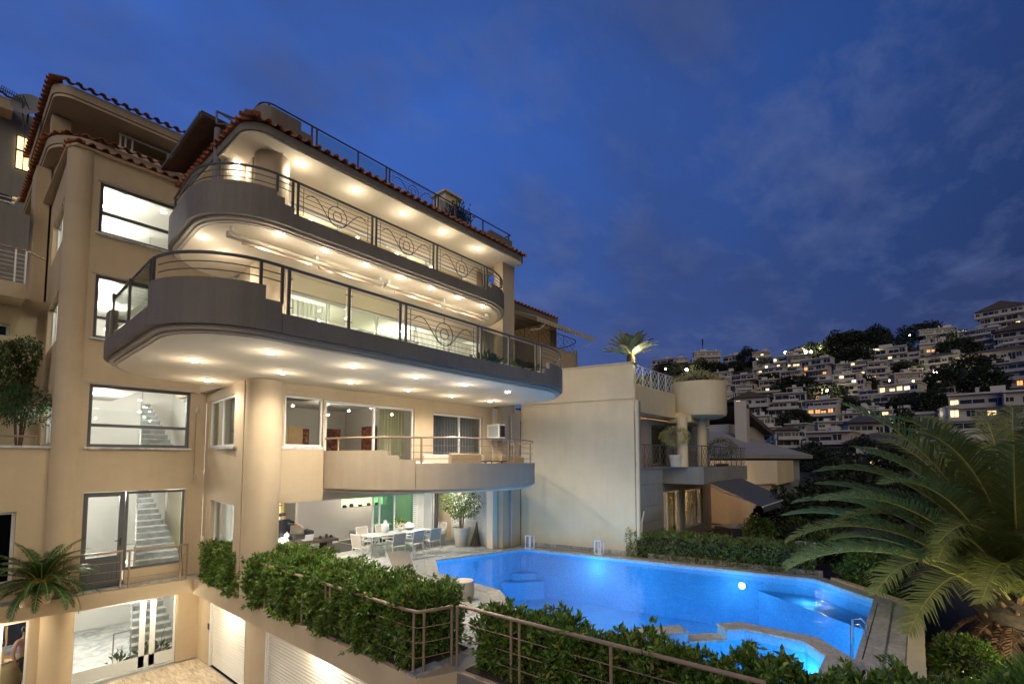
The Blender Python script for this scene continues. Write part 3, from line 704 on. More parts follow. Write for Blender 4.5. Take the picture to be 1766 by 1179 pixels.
# --- balconies
def balcony(path, zs, z_par, hf, back, joints, t=.14, zf=None, m='parapet'):
    # path: outer face from the left back end, front, to the right back end (interior on the left)
    path = resample(path, .11)
    d1 = offset(path, .24); d2 = offset(path, .10); d3 = offset(path, .17)
    bk = [tuple(p) for p in back]
    MB().prism([tuple(p) for p in d1]+bk, zs, z_par-.06).build('balcony_slab', 'soffit', villa, smooth=True)
    mo = MB()
    for dd, za, zb in ((d3, zs+.012, zs+.05), (d2, zs+.052, z_par-.004)):
        ip = offset(path, .26)
        for i in range(len(path)-1):
            a, b, c2_, d_ = dd[i], dd[i+1], ip[i+1], ip[i]
            mo.add([(a.x, a.y, za), (b.x, b.y, za), (c2_.x, c2_.y, za), (d_.x, d_.y, za), (a.x, a.y, zb), (b.x, b.y, zb), (c2_.x, c2_.y, zb), (d_.x, d_.y, zb)], [(0, 1, 5, 4), (4, 5, 6, 7), (3, 2, 1, 0)])
    mo.build('cornice_moulding', 'moulding', villa)
    # joints = list of x/y tests giving the indices where panels split
    idx = [0]+joints(path)+[len(path)-1]
    for a, b in zip(idx, idx[1:]):
        pth = path[a:b+1]
        if a: d = (pth[1]-pth[0]).normalized(); pth = [pth[0]+d*.012]+pth[1:]
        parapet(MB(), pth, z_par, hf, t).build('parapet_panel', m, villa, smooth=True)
    if zf is not None:
        MB().prism([tuple(p) for p in offset(path, t+.01)]+bk, z_par-.058, zf).build('balcony_floor', 'marble', villa)
    return path
def near(path, fn): return min(range(len(path)), key=lambda i: fn(path[i]))
B2 = roundpath([(4.9, 15.35, 0), (2.28, 15.25, 2.3), (2.12, 8.33, 1.5), (14.28, 8.33, 2.7), (14.28, 12.95, 0)], 14)
def h2(p):
    if p.y > 12.7 and p.x < 5: return 6.62 if p.y < 13.2 else 6.02
    if p.x < 2.4 and p.y > 9.65: return 6.03
    if p.x < 3.42: return 6.45
    if p.x < 3.56: return 6.38
    if p.x < 3.80: return 6.22
    if p.x < 11.45: return 6.03
    if p.x < 11.75: return 6.2
    return 6.40
B2p = balcony(B2, 5.57, 5.70, h2, [(14.28, 13.2), (5.3, 13.2), (5.45, 15.35)], lambda P: [near(P, lambda p: abs(p.y-9.62)+(9 if p.x > 5 else 0)), near(P, lambda p: abs(p.x-3.80)+(9 if p.y > 10 else 0)), near(P, lambda p: abs(p.x-11.45)+(9 if p.y > 10 else 0))], zf=5.88)
B3 = roundpath([(5.1, 15.05, 0), (3.5, 15.05, 1.5), (3.22, 10.58, 1.45), (13.55, 10.58, 2.35), (13.75, 13.4, 0)], 14)
def h3(p):
    if p.y > 12.9 and p.x < 5: return 9.42
    if p.x < 4.62: return 9.44
    if p.x < 4.76: return 9.32
    if p.x < 4.95: return 9.18
    if p.x < 11.35: return 9.05
    if p.x < 11.6: return 9.18
    return 9.36
B3p = balcony(B3, 8.60, 8.72, h3, [(13.75, 13.9), (5.2, 13.9)], lambda P: [near(P, lambda p: abs(p.y-12.9)+(9 if p.x > 5 else 0)), near(P, lambda p: abs(p.x-4.95)+(9 if p.y > 12 else 0)), near(P, lambda p: abs(p.x-11.35)+(9 if p.y > 12 else 0))], zf=8.90)
B1 = [Vector((10.85-3.78*math.cos(R(t)), 13-3.8*math.sin(R(t)))) for t in np.linspace(2, 178, 80)]
def h1(p):
    if p.x < 8.05 and p.y < 13 and p.x < 7.75: return 3.75
    if p.x < 7.95 and p.y < 13: return 3.62
    if p.x < 8.25: return 3.50
    return 3.40
def balc1():
    path = B1
    MB().prism([tuple(p) for p in offset(path, .14)], 2.60, 2.84).build('balcony_slab', 'soffit', villa)
    MB().prism([tuple(p) for p in offset(path, .08)], 2.655, 2.70).build('cornice_moulding', 'moulding', villa)
    j = near(path, lambda p: abs(p.x-8.25)+(9 if p.y > 12.9 else 0))
    for a, b in ((0, j), (j, len(path)-1)):
        pth = path[a:b+1]
        if a: d = (pth[1]-pth[0]).normalized(); pth = [pth[0]+d*.012]+pth[1:]
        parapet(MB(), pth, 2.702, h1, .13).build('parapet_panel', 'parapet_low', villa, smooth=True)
    MB().prism([tuple(p) for p in offset(path, .135)], 2.841, 2.86).build('balcony_floor', 'marble', villa)
balc1()

# --- railings
def bar(p0, p1, r, root, name, m, n=6): return MB().tube([p0, p1], r, n).build(name, m, root, smooth=True)
def postbar(root, x, y, z0, z1, m='rail', w=.022, name='post'): return MB().box(x-w, x+w, y-w, y+w, z0, z1).build(name, m, root)
def ornament(root, x0, x1, y, z0, z1, m='rail'):
    o = MB(); r = .009; W_ = x1-x0; Hh = z1-z0; cx = (x0+x1)/2; cz_ = (z0+z1)/2-.02
    for i in range(7): o.tube([(x0, y, z0+.04+(Hh-.08)*i/6), (x1, y, z0+.04+(Hh-.08)*i/6)], .007, 5)
    o.tube([(x0+.10, y, z0+.04), (x0+.10, y, z1-.04)], r, 5); o.tube([(x1-.10, y, z0+.04), (x1-.10, y, z1-.04)], r, 5)
    o.tube([(cx, y, z0), (cx, y, cz_-Hh*.28)], r, 5); o.tube([(cx, y, cz_+Hh*.34), (cx, y, z1)], r, 5)
    for rr in (Hh*.34, Hh*.16): o.tube([(cx+rr*math.cos(a), y-.012, cz_+rr*math.sin(a)) for a in np.linspace(0, 2*PI, 25)[:-1]], .011, 6, closed=True)
    for s_ in (-1, 1):
        pts = []
        for q in np.linspace(0, 1, 22):
            xx = cx+s_*(Hh*.05+q*W_*.40)
            zz = cz_-Hh*.34*math.cos(q*PI*1.25)*(1 if q < .8 else 1-(q-.8)*.6)
            pts.append((xx, y-.014, zz))
        o.tube(pts, .011, 6)
    return o.build('ornament', m, root)
def railpath(root, pts, r=.026, m='rail', name='handrail'): return MB().tube(pts, r, 8).build(name, m, root, smooth=True)
def rail_group(root):
    return root
# second floor rail, face of parapet Y=8.33 ; rail centre .07 inside
ins2 = offset(B2p, .07)
i0 = near(ins2, lambda p: abs(p.y-12.9)+(9 if p.x > 5 else 0)); i1 = len(ins2)-1
HR2 = railpath(villa, [(p.x, p.y, 6.88) for p in ins2[i0:i1+1]], .028)
def posts2(lst, top, hf, root, y=8.40):
    for x in lst: postbar(root, x, y, hf(Vector((x, y)))-.01, top-.02)
posts2([3.42, 3.78, 3.90, 5.08, 6.30, 6.45, 8.68, 8.82, 9.92, 11.12, 11.38], 6.88, h2, HR2)
for y in (12.38, 11.1, 9.75, 9.60): postbar(HR2, 2.205, y, 6.02, 6.86)
for y0, y1 in ((12.3, 11.18), (11.0, 9.85)): MB().box(2.2, 2.212, y1, y0, 6.08, 6.80).build('glass_panel', 'rail_glass', HR2)
for x0, x1 in ((3.96, 5.0), (5.14, 6.24), (8.88, 9.86), (9.98, 11.06)): MB().box(x0, x1, 8.395, 8.407, 6.09, 6.80).build('glass_panel', 'rail_glass', HR2)
for x in (3.92, 5.05, 5.11, 6.27, 8.85, 9.89, 9.95, 11.09):
    for z in (6.18, 6.70): bar((x-.045, 8.40, z), (x+.045, 8.40, z), .011, HR2, 'glass_clamp', 'rail')
ornament(HR2, 6.48, 8.64, 8.40, 6.06, 6.84)
a_ = near(ins2, lambda p: abs(p.y-9.60)+(9 if p.x > 5 else 0)); b_ = near(ins2, lambda p: abs(p.x-3.78)+(9 if p.y > 10 else 0))
for z in (6.60, 6.73): railpath(HR2, [(p.x, p.y, z) for p in ins2[a_:b_+1]], .010, 'rail', 'rail_bar')
a_ = near(ins2, lambda p: abs(p.x-11.38)+(9 if p.y > 10 else 0)); e_ = near(ins2, lambda p: abs(p.y-12.6)+(9 if p.x < 5 else 0))
for z in (6.52, 6.66, 6.77): railpath(HR2, [(p.x, p.y, z) for p in ins2[a_:e_+1]], .010, 'rail', 'rail_bar')
for i in (a_+14, a_+28, e_-12): p = ins2[i]; postbar(HR2, p.x, p.y, 6.38, 6.86)
# third floor rail
ins3 = offset(B3p, .07)
i0 = near(ins3, lambda p: abs(p.y-13.6)+(9 if p.x > 5 else 0))
HR3 = railpath(villa, [(p.x, p.y, 9.84) for p in ins3[i0:]], .028)
for x in (4.62, 4.97, 5.09, 7.06, 7.18, 9.14, 9.28, 11.30, 11.44): postbar(HR3, x, 10.65, h3(Vector((x, 10.6)))-.01, 9.82)
for x0, x1 in ((5.12, 7.03), (7.21, 9.11), (9.31, 11.27)): ornament(HR3, x0, x1, 10.65, 9.07, 9.80)
b_ = near(ins3, lambda p: abs(p.x-4.97)+(9 if p.y > 12 else 0))
for z in (9.56, 9.70): railpath(HR3, [(p.x, p.y, z) for p in ins3[i0:b_+1]], .010, 'rail', 'rail_bar')
a_ = near(ins3, lambda p: abs(p.x-11.44)+(9 if p.y > 12 else 0))
for z in (9.46, 9.58, 9.70): railpath(HR3, [(p.x, p.y, z) for p in ins3[a_:]], .010, 'rail', 'rail_bar')
for i in (i0+1, a_+8, a_+18): p = ins3[i]; postbar(HR3, p.x, p.y, 9.34, 9.82)
# first floor rail
ins1 = offset(B1, .065)
j0 = 2
HR1 = railpath(villa, [(p.x, p.y, 4.10) for p in ins1[0:]], .028, 'rail_tan')
js = near(ins1, lambda p: abs(p.x-8.2)+(9 if p.y > 12.9 else 0))
for z in (3.88, 3.70, 3.53): railpath(HR1, [(p.x, p.y, z) for p in ins1[(js if z < 3.8 else js):]], .008, 'rail_tan', 'rail_bar')
jm = near(ins1, lambda p: abs(p.x-10.95)+(9 if p.y > 12.9 else 0))
for j in (4, js-4, js, js+2, jm, jm+2, 62, 70, 76): p = ins1[j]; postbar(HR1, p.x, p.y, h1(p)-.01, 4.08, 'rail_tan', .02)

# --- roof over the third floor
RP = roundpath([(4.55, 17.2, 0), (4.55, 12.18, .55), (15.42, 12.18, .35), (15.42, 14, 0)], 8)
MB().prism([tuple(p) for p in RP]+[(15.42, 17.2)], 11.60, 11.66).build('roof_soffit', 'soffit', villa, smooth=True)
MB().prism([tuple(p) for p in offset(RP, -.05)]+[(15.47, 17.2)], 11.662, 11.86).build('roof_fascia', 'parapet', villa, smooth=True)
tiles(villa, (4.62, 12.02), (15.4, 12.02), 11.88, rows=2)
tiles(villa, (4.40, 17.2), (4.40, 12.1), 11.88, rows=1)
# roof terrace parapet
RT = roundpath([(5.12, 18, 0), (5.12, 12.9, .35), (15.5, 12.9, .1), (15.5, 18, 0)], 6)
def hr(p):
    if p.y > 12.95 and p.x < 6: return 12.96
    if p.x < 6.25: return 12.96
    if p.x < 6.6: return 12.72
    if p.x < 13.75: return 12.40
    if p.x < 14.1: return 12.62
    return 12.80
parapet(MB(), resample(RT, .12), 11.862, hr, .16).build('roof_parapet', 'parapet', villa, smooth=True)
insr = offset(resample(RT, .2), .08)
HRR = railpath(villa, [(p.x, p.y, 13.08) for p in insr], .024)
for x in (5.35, 6.55, 6.70, 8.05, 9.1, 9.22, 11.2, 11.34, 12.2, 13.0, 13.7, 15.3): postbar(HRR, x, 12.98, hr(Vector((x, 12.9)))-.02, 13.06)
for x0, x1 in ((6.76, 8.0), (8.1, 9.05), (11.4, 12.15), (12.25, 12.95)): MB().box(x0, x1, 12.975, 12.987, 12.45, 13.0).build('glass_panel', 'rail_glass', HRR)
ornament(HRR, 9.26, 11.16, 12.98, 12.42, 13.05)
rt = MB(); rt.prism([(5.28, 13.06), (15.34, 13.06), (15.34, 18), (5.28, 18)], 11.9, 12.0); rt.build('roof_deck', 'deck_base', villa)
# chimney / rooftop hood with plant
ch = MB(); ch.box(12.6, 13.4, 14.0, 14.7, 12.0, 14.15); ch.box(12.5, 13.5, 13.9, 14.8, 14.15, 14.22); ch.add([(12.5, 13.9, 14.22), (13.5, 13.9, 14.22), (13.5, 14.8, 14.22), (12.5, 14.8, 14.22), (13.0, 14.35, 14.55)], [(0, 1, 4), (1, 2, 4), (2, 3, 4), (3, 0, 4)])
ch.build('chimney', 'soffit', villa)

# --- downlights
for x in (5.73, 7.32, 8.98, 10.61, 12.25): downlight(x*1.066, 12.66, 11.6, 55)
downlight(4.95, 13.9, 11.6, 45)
for x in (4.83, 5.91, 7.04, 8.17, 9.27, 10.38, 11.52): downlight(x, 10.88, 8.6, 42)
for x in (6.55, 8.6, 11.09): downlight(x, 11.8, 8.6, 36)
downlight(3.75, 12.4, 8.6, 36); downlight(4.4, 12.95, 8.6, 40)
for x in (4.1, 5.89, 7.63, 9.32): downlight(x, 9.5, 5.57, 84, glow=.6)
downlight(11.15, 9.49, 5.57, lit=False)
for x in (3.42, 5.23, 7.03, 8.95, 10.7, 12.54): downlight(x, 11.5, 5.57, 88, glow=.6)
downlight(4.5, 14.1, 5.57, 70)
# wash of light up under the eaves: floor bounce plus the point lamps added under the downlights
# under the terrace, over the courtyard
for (x, y) in ((5.32, 14.9), (5.32, 9.9), (4.2, 17.1), (1.0, 17.1)):
    lamp('POINT', (x-.12, y, -.62), 45, (1, .86, .62), .05)
for y in (16.2, 13.9, 11.6, 9.2): 
    o = MB().lathe([(.05, 0), (.05, -.01), (0, -.011)], (5.34, y, -.452), 10); o.build('strip_lamp', 'lens_soft', villa)

# ================================================================== POOL
def poolmat():
    m, n, l, b = newmat('pool_mosaic'); geo = n.new('ShaderNodeNewGeometry')
    br = n.new('ShaderNodeTexVoronoi'); br.feature = 'F1'; br.distance = 'CHEBYCHEV'; br.inputs['Scale'].default_value = 28; br.inputs['Randomness'].default_value = 0; l.new(geo.outputs['Position'], br.inputs['Vector'])
    r = n.new('ShaderNodeMapRange'); l.new(br.outputs['Color'], r.inputs[0]); r.inputs[3].default_value = .8; r.inputs[4].default_value = 1.15
    nz = n.new('ShaderNodeTexNoise'); nz.inputs['Scale'].default_value = 1.6; nz.inputs['Detail'].default_value = 4; l.new(geo.outputs['Position'], nz.inputs['Vector'])
    r2 = n.new('ShaderNodeMapRange'); l.new(nz.outputs[0], r2.inputs[0]); r2.inputs[3].default_value = .86; r2.inputs[4].default_value = 1.12
    mu = n.new('ShaderNodeMath'); mu.operation = 'MULTIPLY'; l.new(r.outputs[0], mu.inputs[0]); l.new(r2.outputs[0], mu.inputs[1])
    v = n.new('ShaderNodeVectorMath'); v.operation = 'SCALE'; v.inputs[0].default_value = (.26, .58, .88); l.new(mu.outputs[0], v.inputs[3]); l.new(v.outputs[0], b.inputs['Base Color']); b.inputs['Roughness'].default_value = .5
    return m
M['mosaic'] = poolmat()
def watermat(name, tint, sc=2.2, st=.25):
    m, n, l, b = newmat(name); n.remove(b); geo = n.new('ShaderNodeNewGeometry')
    nz = n.new('ShaderNodeTexNoise'); nz.inputs['Scale'].default_value = sc; nz.inputs['Detail'].default_value = 3; l.new(geo.outputs['Position'], nz.inputs['Vector'])
    bp = n.new('ShaderNodeBump'); bp.inputs['Strength'].default_value = st; bp.inputs['Distance'].default_value = .03; l.new(nz.outputs[0], bp.inputs['Height'])
    t = n.new('ShaderNodeBsdfTransparent'); t.inputs[0].default_value = (*tint, 1)
    g = n.new('ShaderNodeBsdfGlossy'); g.inputs['Roughness'].default_value = .03; l.new(bp.outputs[0], g.inputs['Normal'])
    f = n.new('ShaderNodeFresnel'); f.inputs[0].default_value = 1.33; l.new(bp.outputs[0], f.inputs['Normal'])
    mx = n.new('ShaderNodeMixShader'); l.new(f.outputs[0], mx.inputs[0]); l.new(t.outputs[0], mx.inputs[1]); l.new(g.outputs[0], mx.inputs[2]); l.new(mx.outputs[0], n['Material Output'].inputs[0])
    return m
M['water'] = watermat('pool_water', (.30, .68, 1.0), 3.0, .5)
M['spa_water'] = watermat('spa_water', (.60, .88, 1.0), 5, .5)
pool = thing('swimming_pool', 'large angular swimming pool lit blue from inside, with pale stone coping', 'pool', (12, 7, 0))
b = MB(); PZ = -1.75
n_ = len(POOL); flat = [Vector((*p, 0)) for p in POOL]
tri = tessellate_polygon([flat]); vs = [(p[0], p[1], PZ) for p in POOL]; fs = []
for a, bb, c in tri:
    cr = (POOL[bb][0]-POOL[a][0])*(POOL[c][1]-POOL[a][1])-(POOL[bb][1]-POOL[a][1])*(POOL[c][0]-POOL[a][0]); fs.append((a, bb, c) if cr > 0 else (a, c, bb))
b.add(vs, fs)
for i in range(n_):
    p, q = POOL[i], POOL[(i+1) % n_]; b.quad((p[0], p[1], PZ), (q[0], q[1], PZ), (q[0], q[1], -.021), (p[0], p[1], -.021))
b.build('basin', 'mosaic', pool)
# coping stones
def inset_line(p, q, pn, qn): pass
G1 = growpoly(POOL, .38)
first = None
for i in range(n_):
    p, q = Vector(POOL[i]), Vector(POOL[(i+1) % n_]); p2, q2 = Vector(G1[i]), Vector(G1[(i+1) % n_])
    Ln = (q-p).length; k = max(1, round(Ln/.55))
    for j in range(k):
        a = p+(q-p)*(j/k+.004/Ln*1); b_ = p+(q-p)*((j+1)/k-.004/Ln); c_ = p2+(q2-p2)*((j+1)/k-.004/Ln); d_ = p2+(q2-p2)*(j/k+.004/Ln)
        MB().prism([tuple(a), tuple(b_), tuple(c_), tuple(d_)], -.0205, .018+random.uniform(0, .003)).build('coping_stone', 'coping', pool, bevel=.006)
# entry steps in the far corner, shelf in the right corner
for k_, (s, z) in enumerate(((.75, -1.1), (.45, -.85))):
    o = MB().prism([(15.14, 11.97), (15.14-s*1.5, 12.0+s*.36), (15.14-s*1.2, 12.1-s*.55), (15.2-s*.1, 12.0-s*1.25), (15.15+s*.24, 12.0-s*1.2)][:], PZ, z); o.build('step', 'mosaic', pool)
MB().prism([(16.72, 2.46), (15.28, 1.0), (14.2, 1.0), (16.42, 3.9), (16.5, 3.9)], PZ, -.5).build('bench', 'mosaic', pool)
w_ = MB(); w_.add([(p[0], p[1], -.1) for p in POOL], [tuple(x) if (POOL[x[1]][0]-POOL[x[0]][0])*(POOL[x[2]][1]-POOL[x[0]][1])-(POOL[x[1]][1]-POOL[x[0]][1])*(POOL[x[2]][0]-POOL[x[0]][0]) > 0 else tuple(x)[::-1] for x in tri]); wo_ = w_.build('water', 'water'); struct(wo_)
def pool_light(x, y, z, nx, ny, w):
    o = MB(); d = Vector((nx, ny, 0)).normalized(); c = Vector((x, y, z)); s = Vector((-d.y, d.x, 0)); u = Vector((0, 0, 1))
    o.tube([c, c+d*.03], .12, 16); r_ = o.build('pool_light', 'white_metal', pool)
    o = MB(); o.tube([c+d*.03, c+d*.036], .095, 16); o.build('lens', 'pool_lens', r_)
    lamp('POINT', tuple(c+d*.75), w*.85, (.42, .76, 1), .25)
pool_light(15.86, 9.0, -.42, -1, .02, 22); pool_light(16.42, 4.35, -.42, -1, .05, 24)
pool_light(9.3, 7.85, -.7, 1, -.5, 70); pool_light(8.33, 5.5, -.7, 1, 0, 60); pool_light(10.8, 12.15, -.7, .8, -.8, 26); pool_light(9.97, 10.0, -.7, 1, 0, 42); pool_light(13.0, .985, -.7, 0, 1, 60)  # unseen pool lights added on the other walls to even out the water
lamp('POINT', (15.9, 2.5, -.22), 12, (.42, .76, 1), .1)  # bare lamp added above the bench to brighten it, no fixture
for q in ((12.2, 9.6), (12.6, 6.6), (12.6, 3.8), (14.6, 7.4)): lamp('POINT', (*q, -.5), 26, (.32, .68, 1), .5)  # lamps without fixtures, added in mid-water to brighten the basin
# spa basin inside the pool's near corner
spa = thing('spa_basin', 'small raised spa basin with thick stone rim inside the near corner of the pool', 'spa', (9.8, 2.4, 0))
SP = [(8.32, 4.72), (9.35, 4.35), (9.95, 3.85), (10.55, 3.30), (10.95, 2.95), (10.95, 1.6), (10.2, .99), (8.32, .99)]
SI = growpoly(SP, -.32)
o = MB(); n_ = len(SP)
sw_ = []
for i in range(n_-1):
    p, q, p2, q2 = SP[i], SP[i+1], SI[i], SI[i+1]
    top = -.06 if i in (2,) else .13
    MB().prism([p, q, q2, p2], PZ+.002*i, top-.05).build('spa_wall', 'mosaic', spa)
    pp = growpoly(SP, .03); pi_ = growpoly(SP, -.36)
    MB().prism([pp[i], pp[i+1], pi_[i+1], pi_[i]], top-.049, top).build('coping_stone', 'coping', spa, bevel=.006)
MB().prism(SI, -1.0, -.95).build('floor', 'mosaic', spa)
tr2 = tessellate_polygon([[Vector((*p, 0)) for p in SI]]); w_ = MB(); w_.add([(p[0], p[1], -.085) for p in SI], [tuple(x) if (SI[x[1]][0]-SI[x[0]][0])*(SI[x[2]][1]-SI[x[0]][1])-(SI[x[1]][1]-SI[x[0]][1])*(SI[x[2]][0]-SI[x[0]][0]) > 0 else tuple(x)[::-1] for x in tr2]); w2 = w_.build('spa_water', 'spa_water'); struct(w2)
MB().prism(growpoly(SI, -.35), -.95, -.949).build('seat', 'mosaic', spa)
lamp('POINT', (9.6, 2.5, -.4), 24, (.35, .75, 1), .1); lamp('POINT', (10.3, 1.7, -.4), 14, (.35, .75, 1), .1)
# pool ladder rails by the right edge
ld = thing('pool_ladder', 'small chrome pool handrail at the right end of the pool', 'ladder', (12.0, .95, 0))
for x in (11.75, 12.2):
    MB().tube([(x, .90, .0), (x, .90, .2), (x, 1.0, .3), (x, 1.14, .25), (x, 1.16, -.5)], .018, 8).build('rail', 'steel', ld, smooth=True)
# long gutter slots in the right border
MB().box(10.6, 15.0, .865, .885, .019, .021).build('gutter_slot', 'black', pool)
# garden kerb behind the far edge
kb = MB()
for i in range(12):
    t0, t1 = i/12, (i+1)/12-.002
    a = Vector((16.72, 7.6)); d = Vector((17.32, 2.3))-a
    p, q = a+d*t0, a+d*t1; MB().obox((p.x, p.y), (q.x, q.y), .22, -.1, .14).build('kerb_stone', 'coping', dk, bevel=.008)
# retaining wall at the deck edge
MB().prism([(5.95, .279), (15.2, .279), (17.2, 2.1), (17.2, 1.9), (15.25, .03), (5.95, .03)], -3.2, .035).build('retaining_wall', 'white_wall', pool)

# ================================================================== FURNITURE
def lounge(name, label, loc, rz):
    t = thing(name, label, 'sun lounger', loc, rz=rz); f = MB()
    for s in (-.32, .32): f.tube([(-.95, s, .32), (.35, s, .32)], .02, 6); f.tube([(.35, s, .32), (1.0, s, .82)], .02, 6)
    for x in (-.85, .3):
        for s in (-.32, .32): f.tube([(x, s, 0), (x, s, .32)], .02, 6)
    f.build('frame', 'white_metal', t, local=True)
    MB().slabq([(-.95, -.31, .345), (.35, -.31, .345), (.35, .31, .345), (-.95, .31, .345)], .03).build('seat', 'sling', t, local=True)
    MB().slabq([(.35, -.31, .345), (1.0, -.31, .845), (1.0, .31, .845), (.35, .31, .345)], .03).build('backrest', 'sling', t, local=True)
    return t
lounge('sun_lounger', 'grey sun lounger with raised back standing near the left end of the pool', (8.55, 10.75, 0), R(75))
# drum side table
dtb = thing('drum_table', 'small round woven drum table at the pool edge behind the hedge', 'side table', (8.75, 8.9, 0))
o = MB(); o.lathe([(.22, 0), (.26, .12), (.27, .25), (.26, .38), (.23, .44)], (0, 0, 0), 24); o.build('drum', 'sling', dtb, smooth=True, local=True)
MB().lathe([(0, .441), (.24, .441), (.25, .455), (.24, .47), (0, .47)], (0, 0, 0), 24).build('table_top', 'cushion', dtb, smooth=True, local=True)
# dining table
TB = (11.55, 15.35)
tb = thing('dining_table', 'long white outdoor dining table on crossed legs under the veranda', 'table', (*TB, 0), rz=R(-4))
for i in range(6): MB().box(-1.35, 1.35, -.48+i*.16, -.48+i*.16+.152, .72, .75).build('board', 'deck', tb, local=True)
for x in (-1.05, 1.05):
    f = MB(); f.tube([(x, -.42, 0), (x, .38, .70)], .035, 6); f.tube([(x, .42, 0), (x, -.38, .70)], .035, 6); f.build('leg', 'white_metal', tb, local=True)
MB().tube([(-1.05, 0, .36), (1.05, 0, .36)], .025, 6).build('stretcher', 'white_metal', tb, local=True)
def chair(loc, rz, label, src=None):
    if src: return dup(src, loc, rz, label)
    t = thing('dining_chair', label, 'chair', loc, 'white chairs around the outdoor dining table', rz)
    for sx in (-1, 1):
        MB().tube([(.22, sx*.25, 0), (.21, sx*.25, .64)], .017, 6).build('leg', 'white_metal', t, local=True)
        MB().tube([(-.30, sx*.25, 0), (-.20, sx*.25, .44), (-.30, sx*.25, .92)], .017, 6).build('leg', 'white_metal', t, local=True)
        MB().box(-.24, .24, sx*.25-.025, sx*.25+.025, .64, .66).build('armrest', 'white_metal', t, local=True)
    f = MB(); f.tube([(-.21, -.25, .43), (-.21, .25, .43)], .015, 6); f.tube([(.21, -.25, .43), (.21, .25, .43)], .015, 6); f.tube([(-.30, -.25, .91), (-.30, .25, .91)], .016, 6); f.build('frame', 'white_metal', t, local=True)
    MB().slabq([(-.2, -.235, .44), (.21, -.235, .45), (.21, .235, .45), (-.2, .235, .44)], .012).build('seat', 'sling', t, local=True)
    MB().slabq([(-.205, .235, .47), (-.29, .235, .89), (-.29, -.235, .89), (-.205, -.235, .47)], .012).build('backrest', 'sling', t, local=True)
    return t
c0 = chair((9.80, 15.05, 0), R(5), 'white chair with grey sling at the left head of the dining table')
chair((10.75, 14.42, 0), R(86), 'white chair on the pool side of the table, nearest the left end', c0)
chair((11.55, 14.38, 0), R(92), 'white chair on the pool side of the table, in the middle', c0)
chair((12.35, 14.34, 0), R(88), 'white chair on the pool side of the table, nearest the right end', c0)
chair((10.75, 16.25, 0), R(-88), 'white chair on the house side of the table, behind the white vase', c0)
chair((11.6, 16.25, 0), R(-92), 'white chair on the house side of the table, behind the green plant', c0)
chair((12.45, 16.2, 0), R(-90), 'white chair on the house side of the table, far right', c0)
chair((13.4, 15.2, 0), R(178), 'white chair at the right head of the dining table', c0)
v_ = MB(); v_.lathe([(.08, 0), (.15, .1), (.14, .28), (.05, .36), (.07, .44), (.02, .46)], (11.15, 15.6, .752), 18); tag(v_.build('vase', 'white_metal', None, smooth=True), 'tall white vase standing on the left half of the dining table', 'vase')
v_ = MB(); v_.lathe([(.10, 0), (.22, .1), (.20, .2), (.03, .3)], (12.2, 15.5, .752), 18); tag(v_.build('lidded_bowl', 'white_metal', None, smooth=True), 'low white lidded bowl on the right half of the dining table', 'bowl')
def small_plant(name, label, loc, pot_m, pr, ph, nl, L, m='leaf', spread=.2, h=.35, cat='plant'):
    t = thing(name, label, cat, loc)
    MB().lathe([(pr*.7, 0), (pr, ph), (pr*1.06, ph), (pr*.95, ph-.01), (0, ph-.03)], (0, 0, 0), 18).build('pot', pot_m, t, smooth=True, local=True)
    C = rng.normal(size=(nl, 3))*np.array([spread, spread, h*.3])+np.array([0, 0, ph+h*.6]); C[:, 2] = np.maximum(C[:, 2], ph)
    D = C-np.array([0, 0, ph-.05]); D /= np.linalg.norm(D, axis=1)[:, None]
    V, F = leafset(C, D+0, L, L*.4); o = npmesh('foliage', V+np.array(loc), F, m, t, per=4)
    return t
small_plant('potted_plant', 'small green plant in a pot in the middle of the dining table', (11.7, 15.4, .752), 'white_metal', .09, .14, 60, .12, spread=.10, h=.3)
# big planter with ficus by the shower wall
def ficus(label, loc, r, h0, nl, pot=True, m='leaf', L=.085, name='potted_ficus'):
    t = thing(name, label, 'plant', loc)
    if pot: MB().lathe([(.23, 0), (.34, .72), (.37, .72), (.37, .76), (.31, .76), (.31, .70), (0, .69)], (0, 0, 0), 26).build('pot', 'pot', t, smooth=True, local=True)
    tk = MB()
    for k in range(5): a = k*1.3; tk.tube([(.05*math.cos(a), .05*math.sin(a), .6 if pot else 0), (.12*math.cos(a), .12*math.sin(a), h0-.3), (.4*r*math.cos(a), .4*r*math.sin(a), h0+.2)], .022, 6, .01)
    tk.build('trunk', 'bark', t, local=True)
    P_ = rng.normal(size=(nl, 3)); P_ /= np.linalg.norm(P_, axis=1)[:, None]; rad = rng.random(nl)**.35
    lum = 1+.22*np.sin(P_[:, 0]*5+1)*np.cos(P_[:, 1]*4+P_[:, 2]*3)
    C = P_*(rad*lum)[:, None]*np.array([r, r, r*.85])+np.array([0, 0, h0]); D = P_+rng.normal(size=(nl, 3))*.5; D[:, 2] -= .1; D /= np.linalg.norm(D, axis=1)[:, None]
    V, F = leafset(C, D, L*(.7+.6*rng.random(nl)), L*.45); npmesh('foliage', V+np.array(loc), F, m, t, per=4); return t
ficus('bushy green ficus in a tall cream pot beside the rough stone shower wall', (13.95, 14.35, .0), .78, 1.75, 2600)
pb = thing('planter_box', 'low white planter box behind the cream pot', 'planter', (13.4, 15.4, 0)); o = MB(); o.box(-.6, .5, -.2, .2, 0, .55); o.build('box', 'pot', pb, local=True); MB().box(-.56, .46, -.16, .16, .551, .56).build('soil', 'soil', pb, local=True)
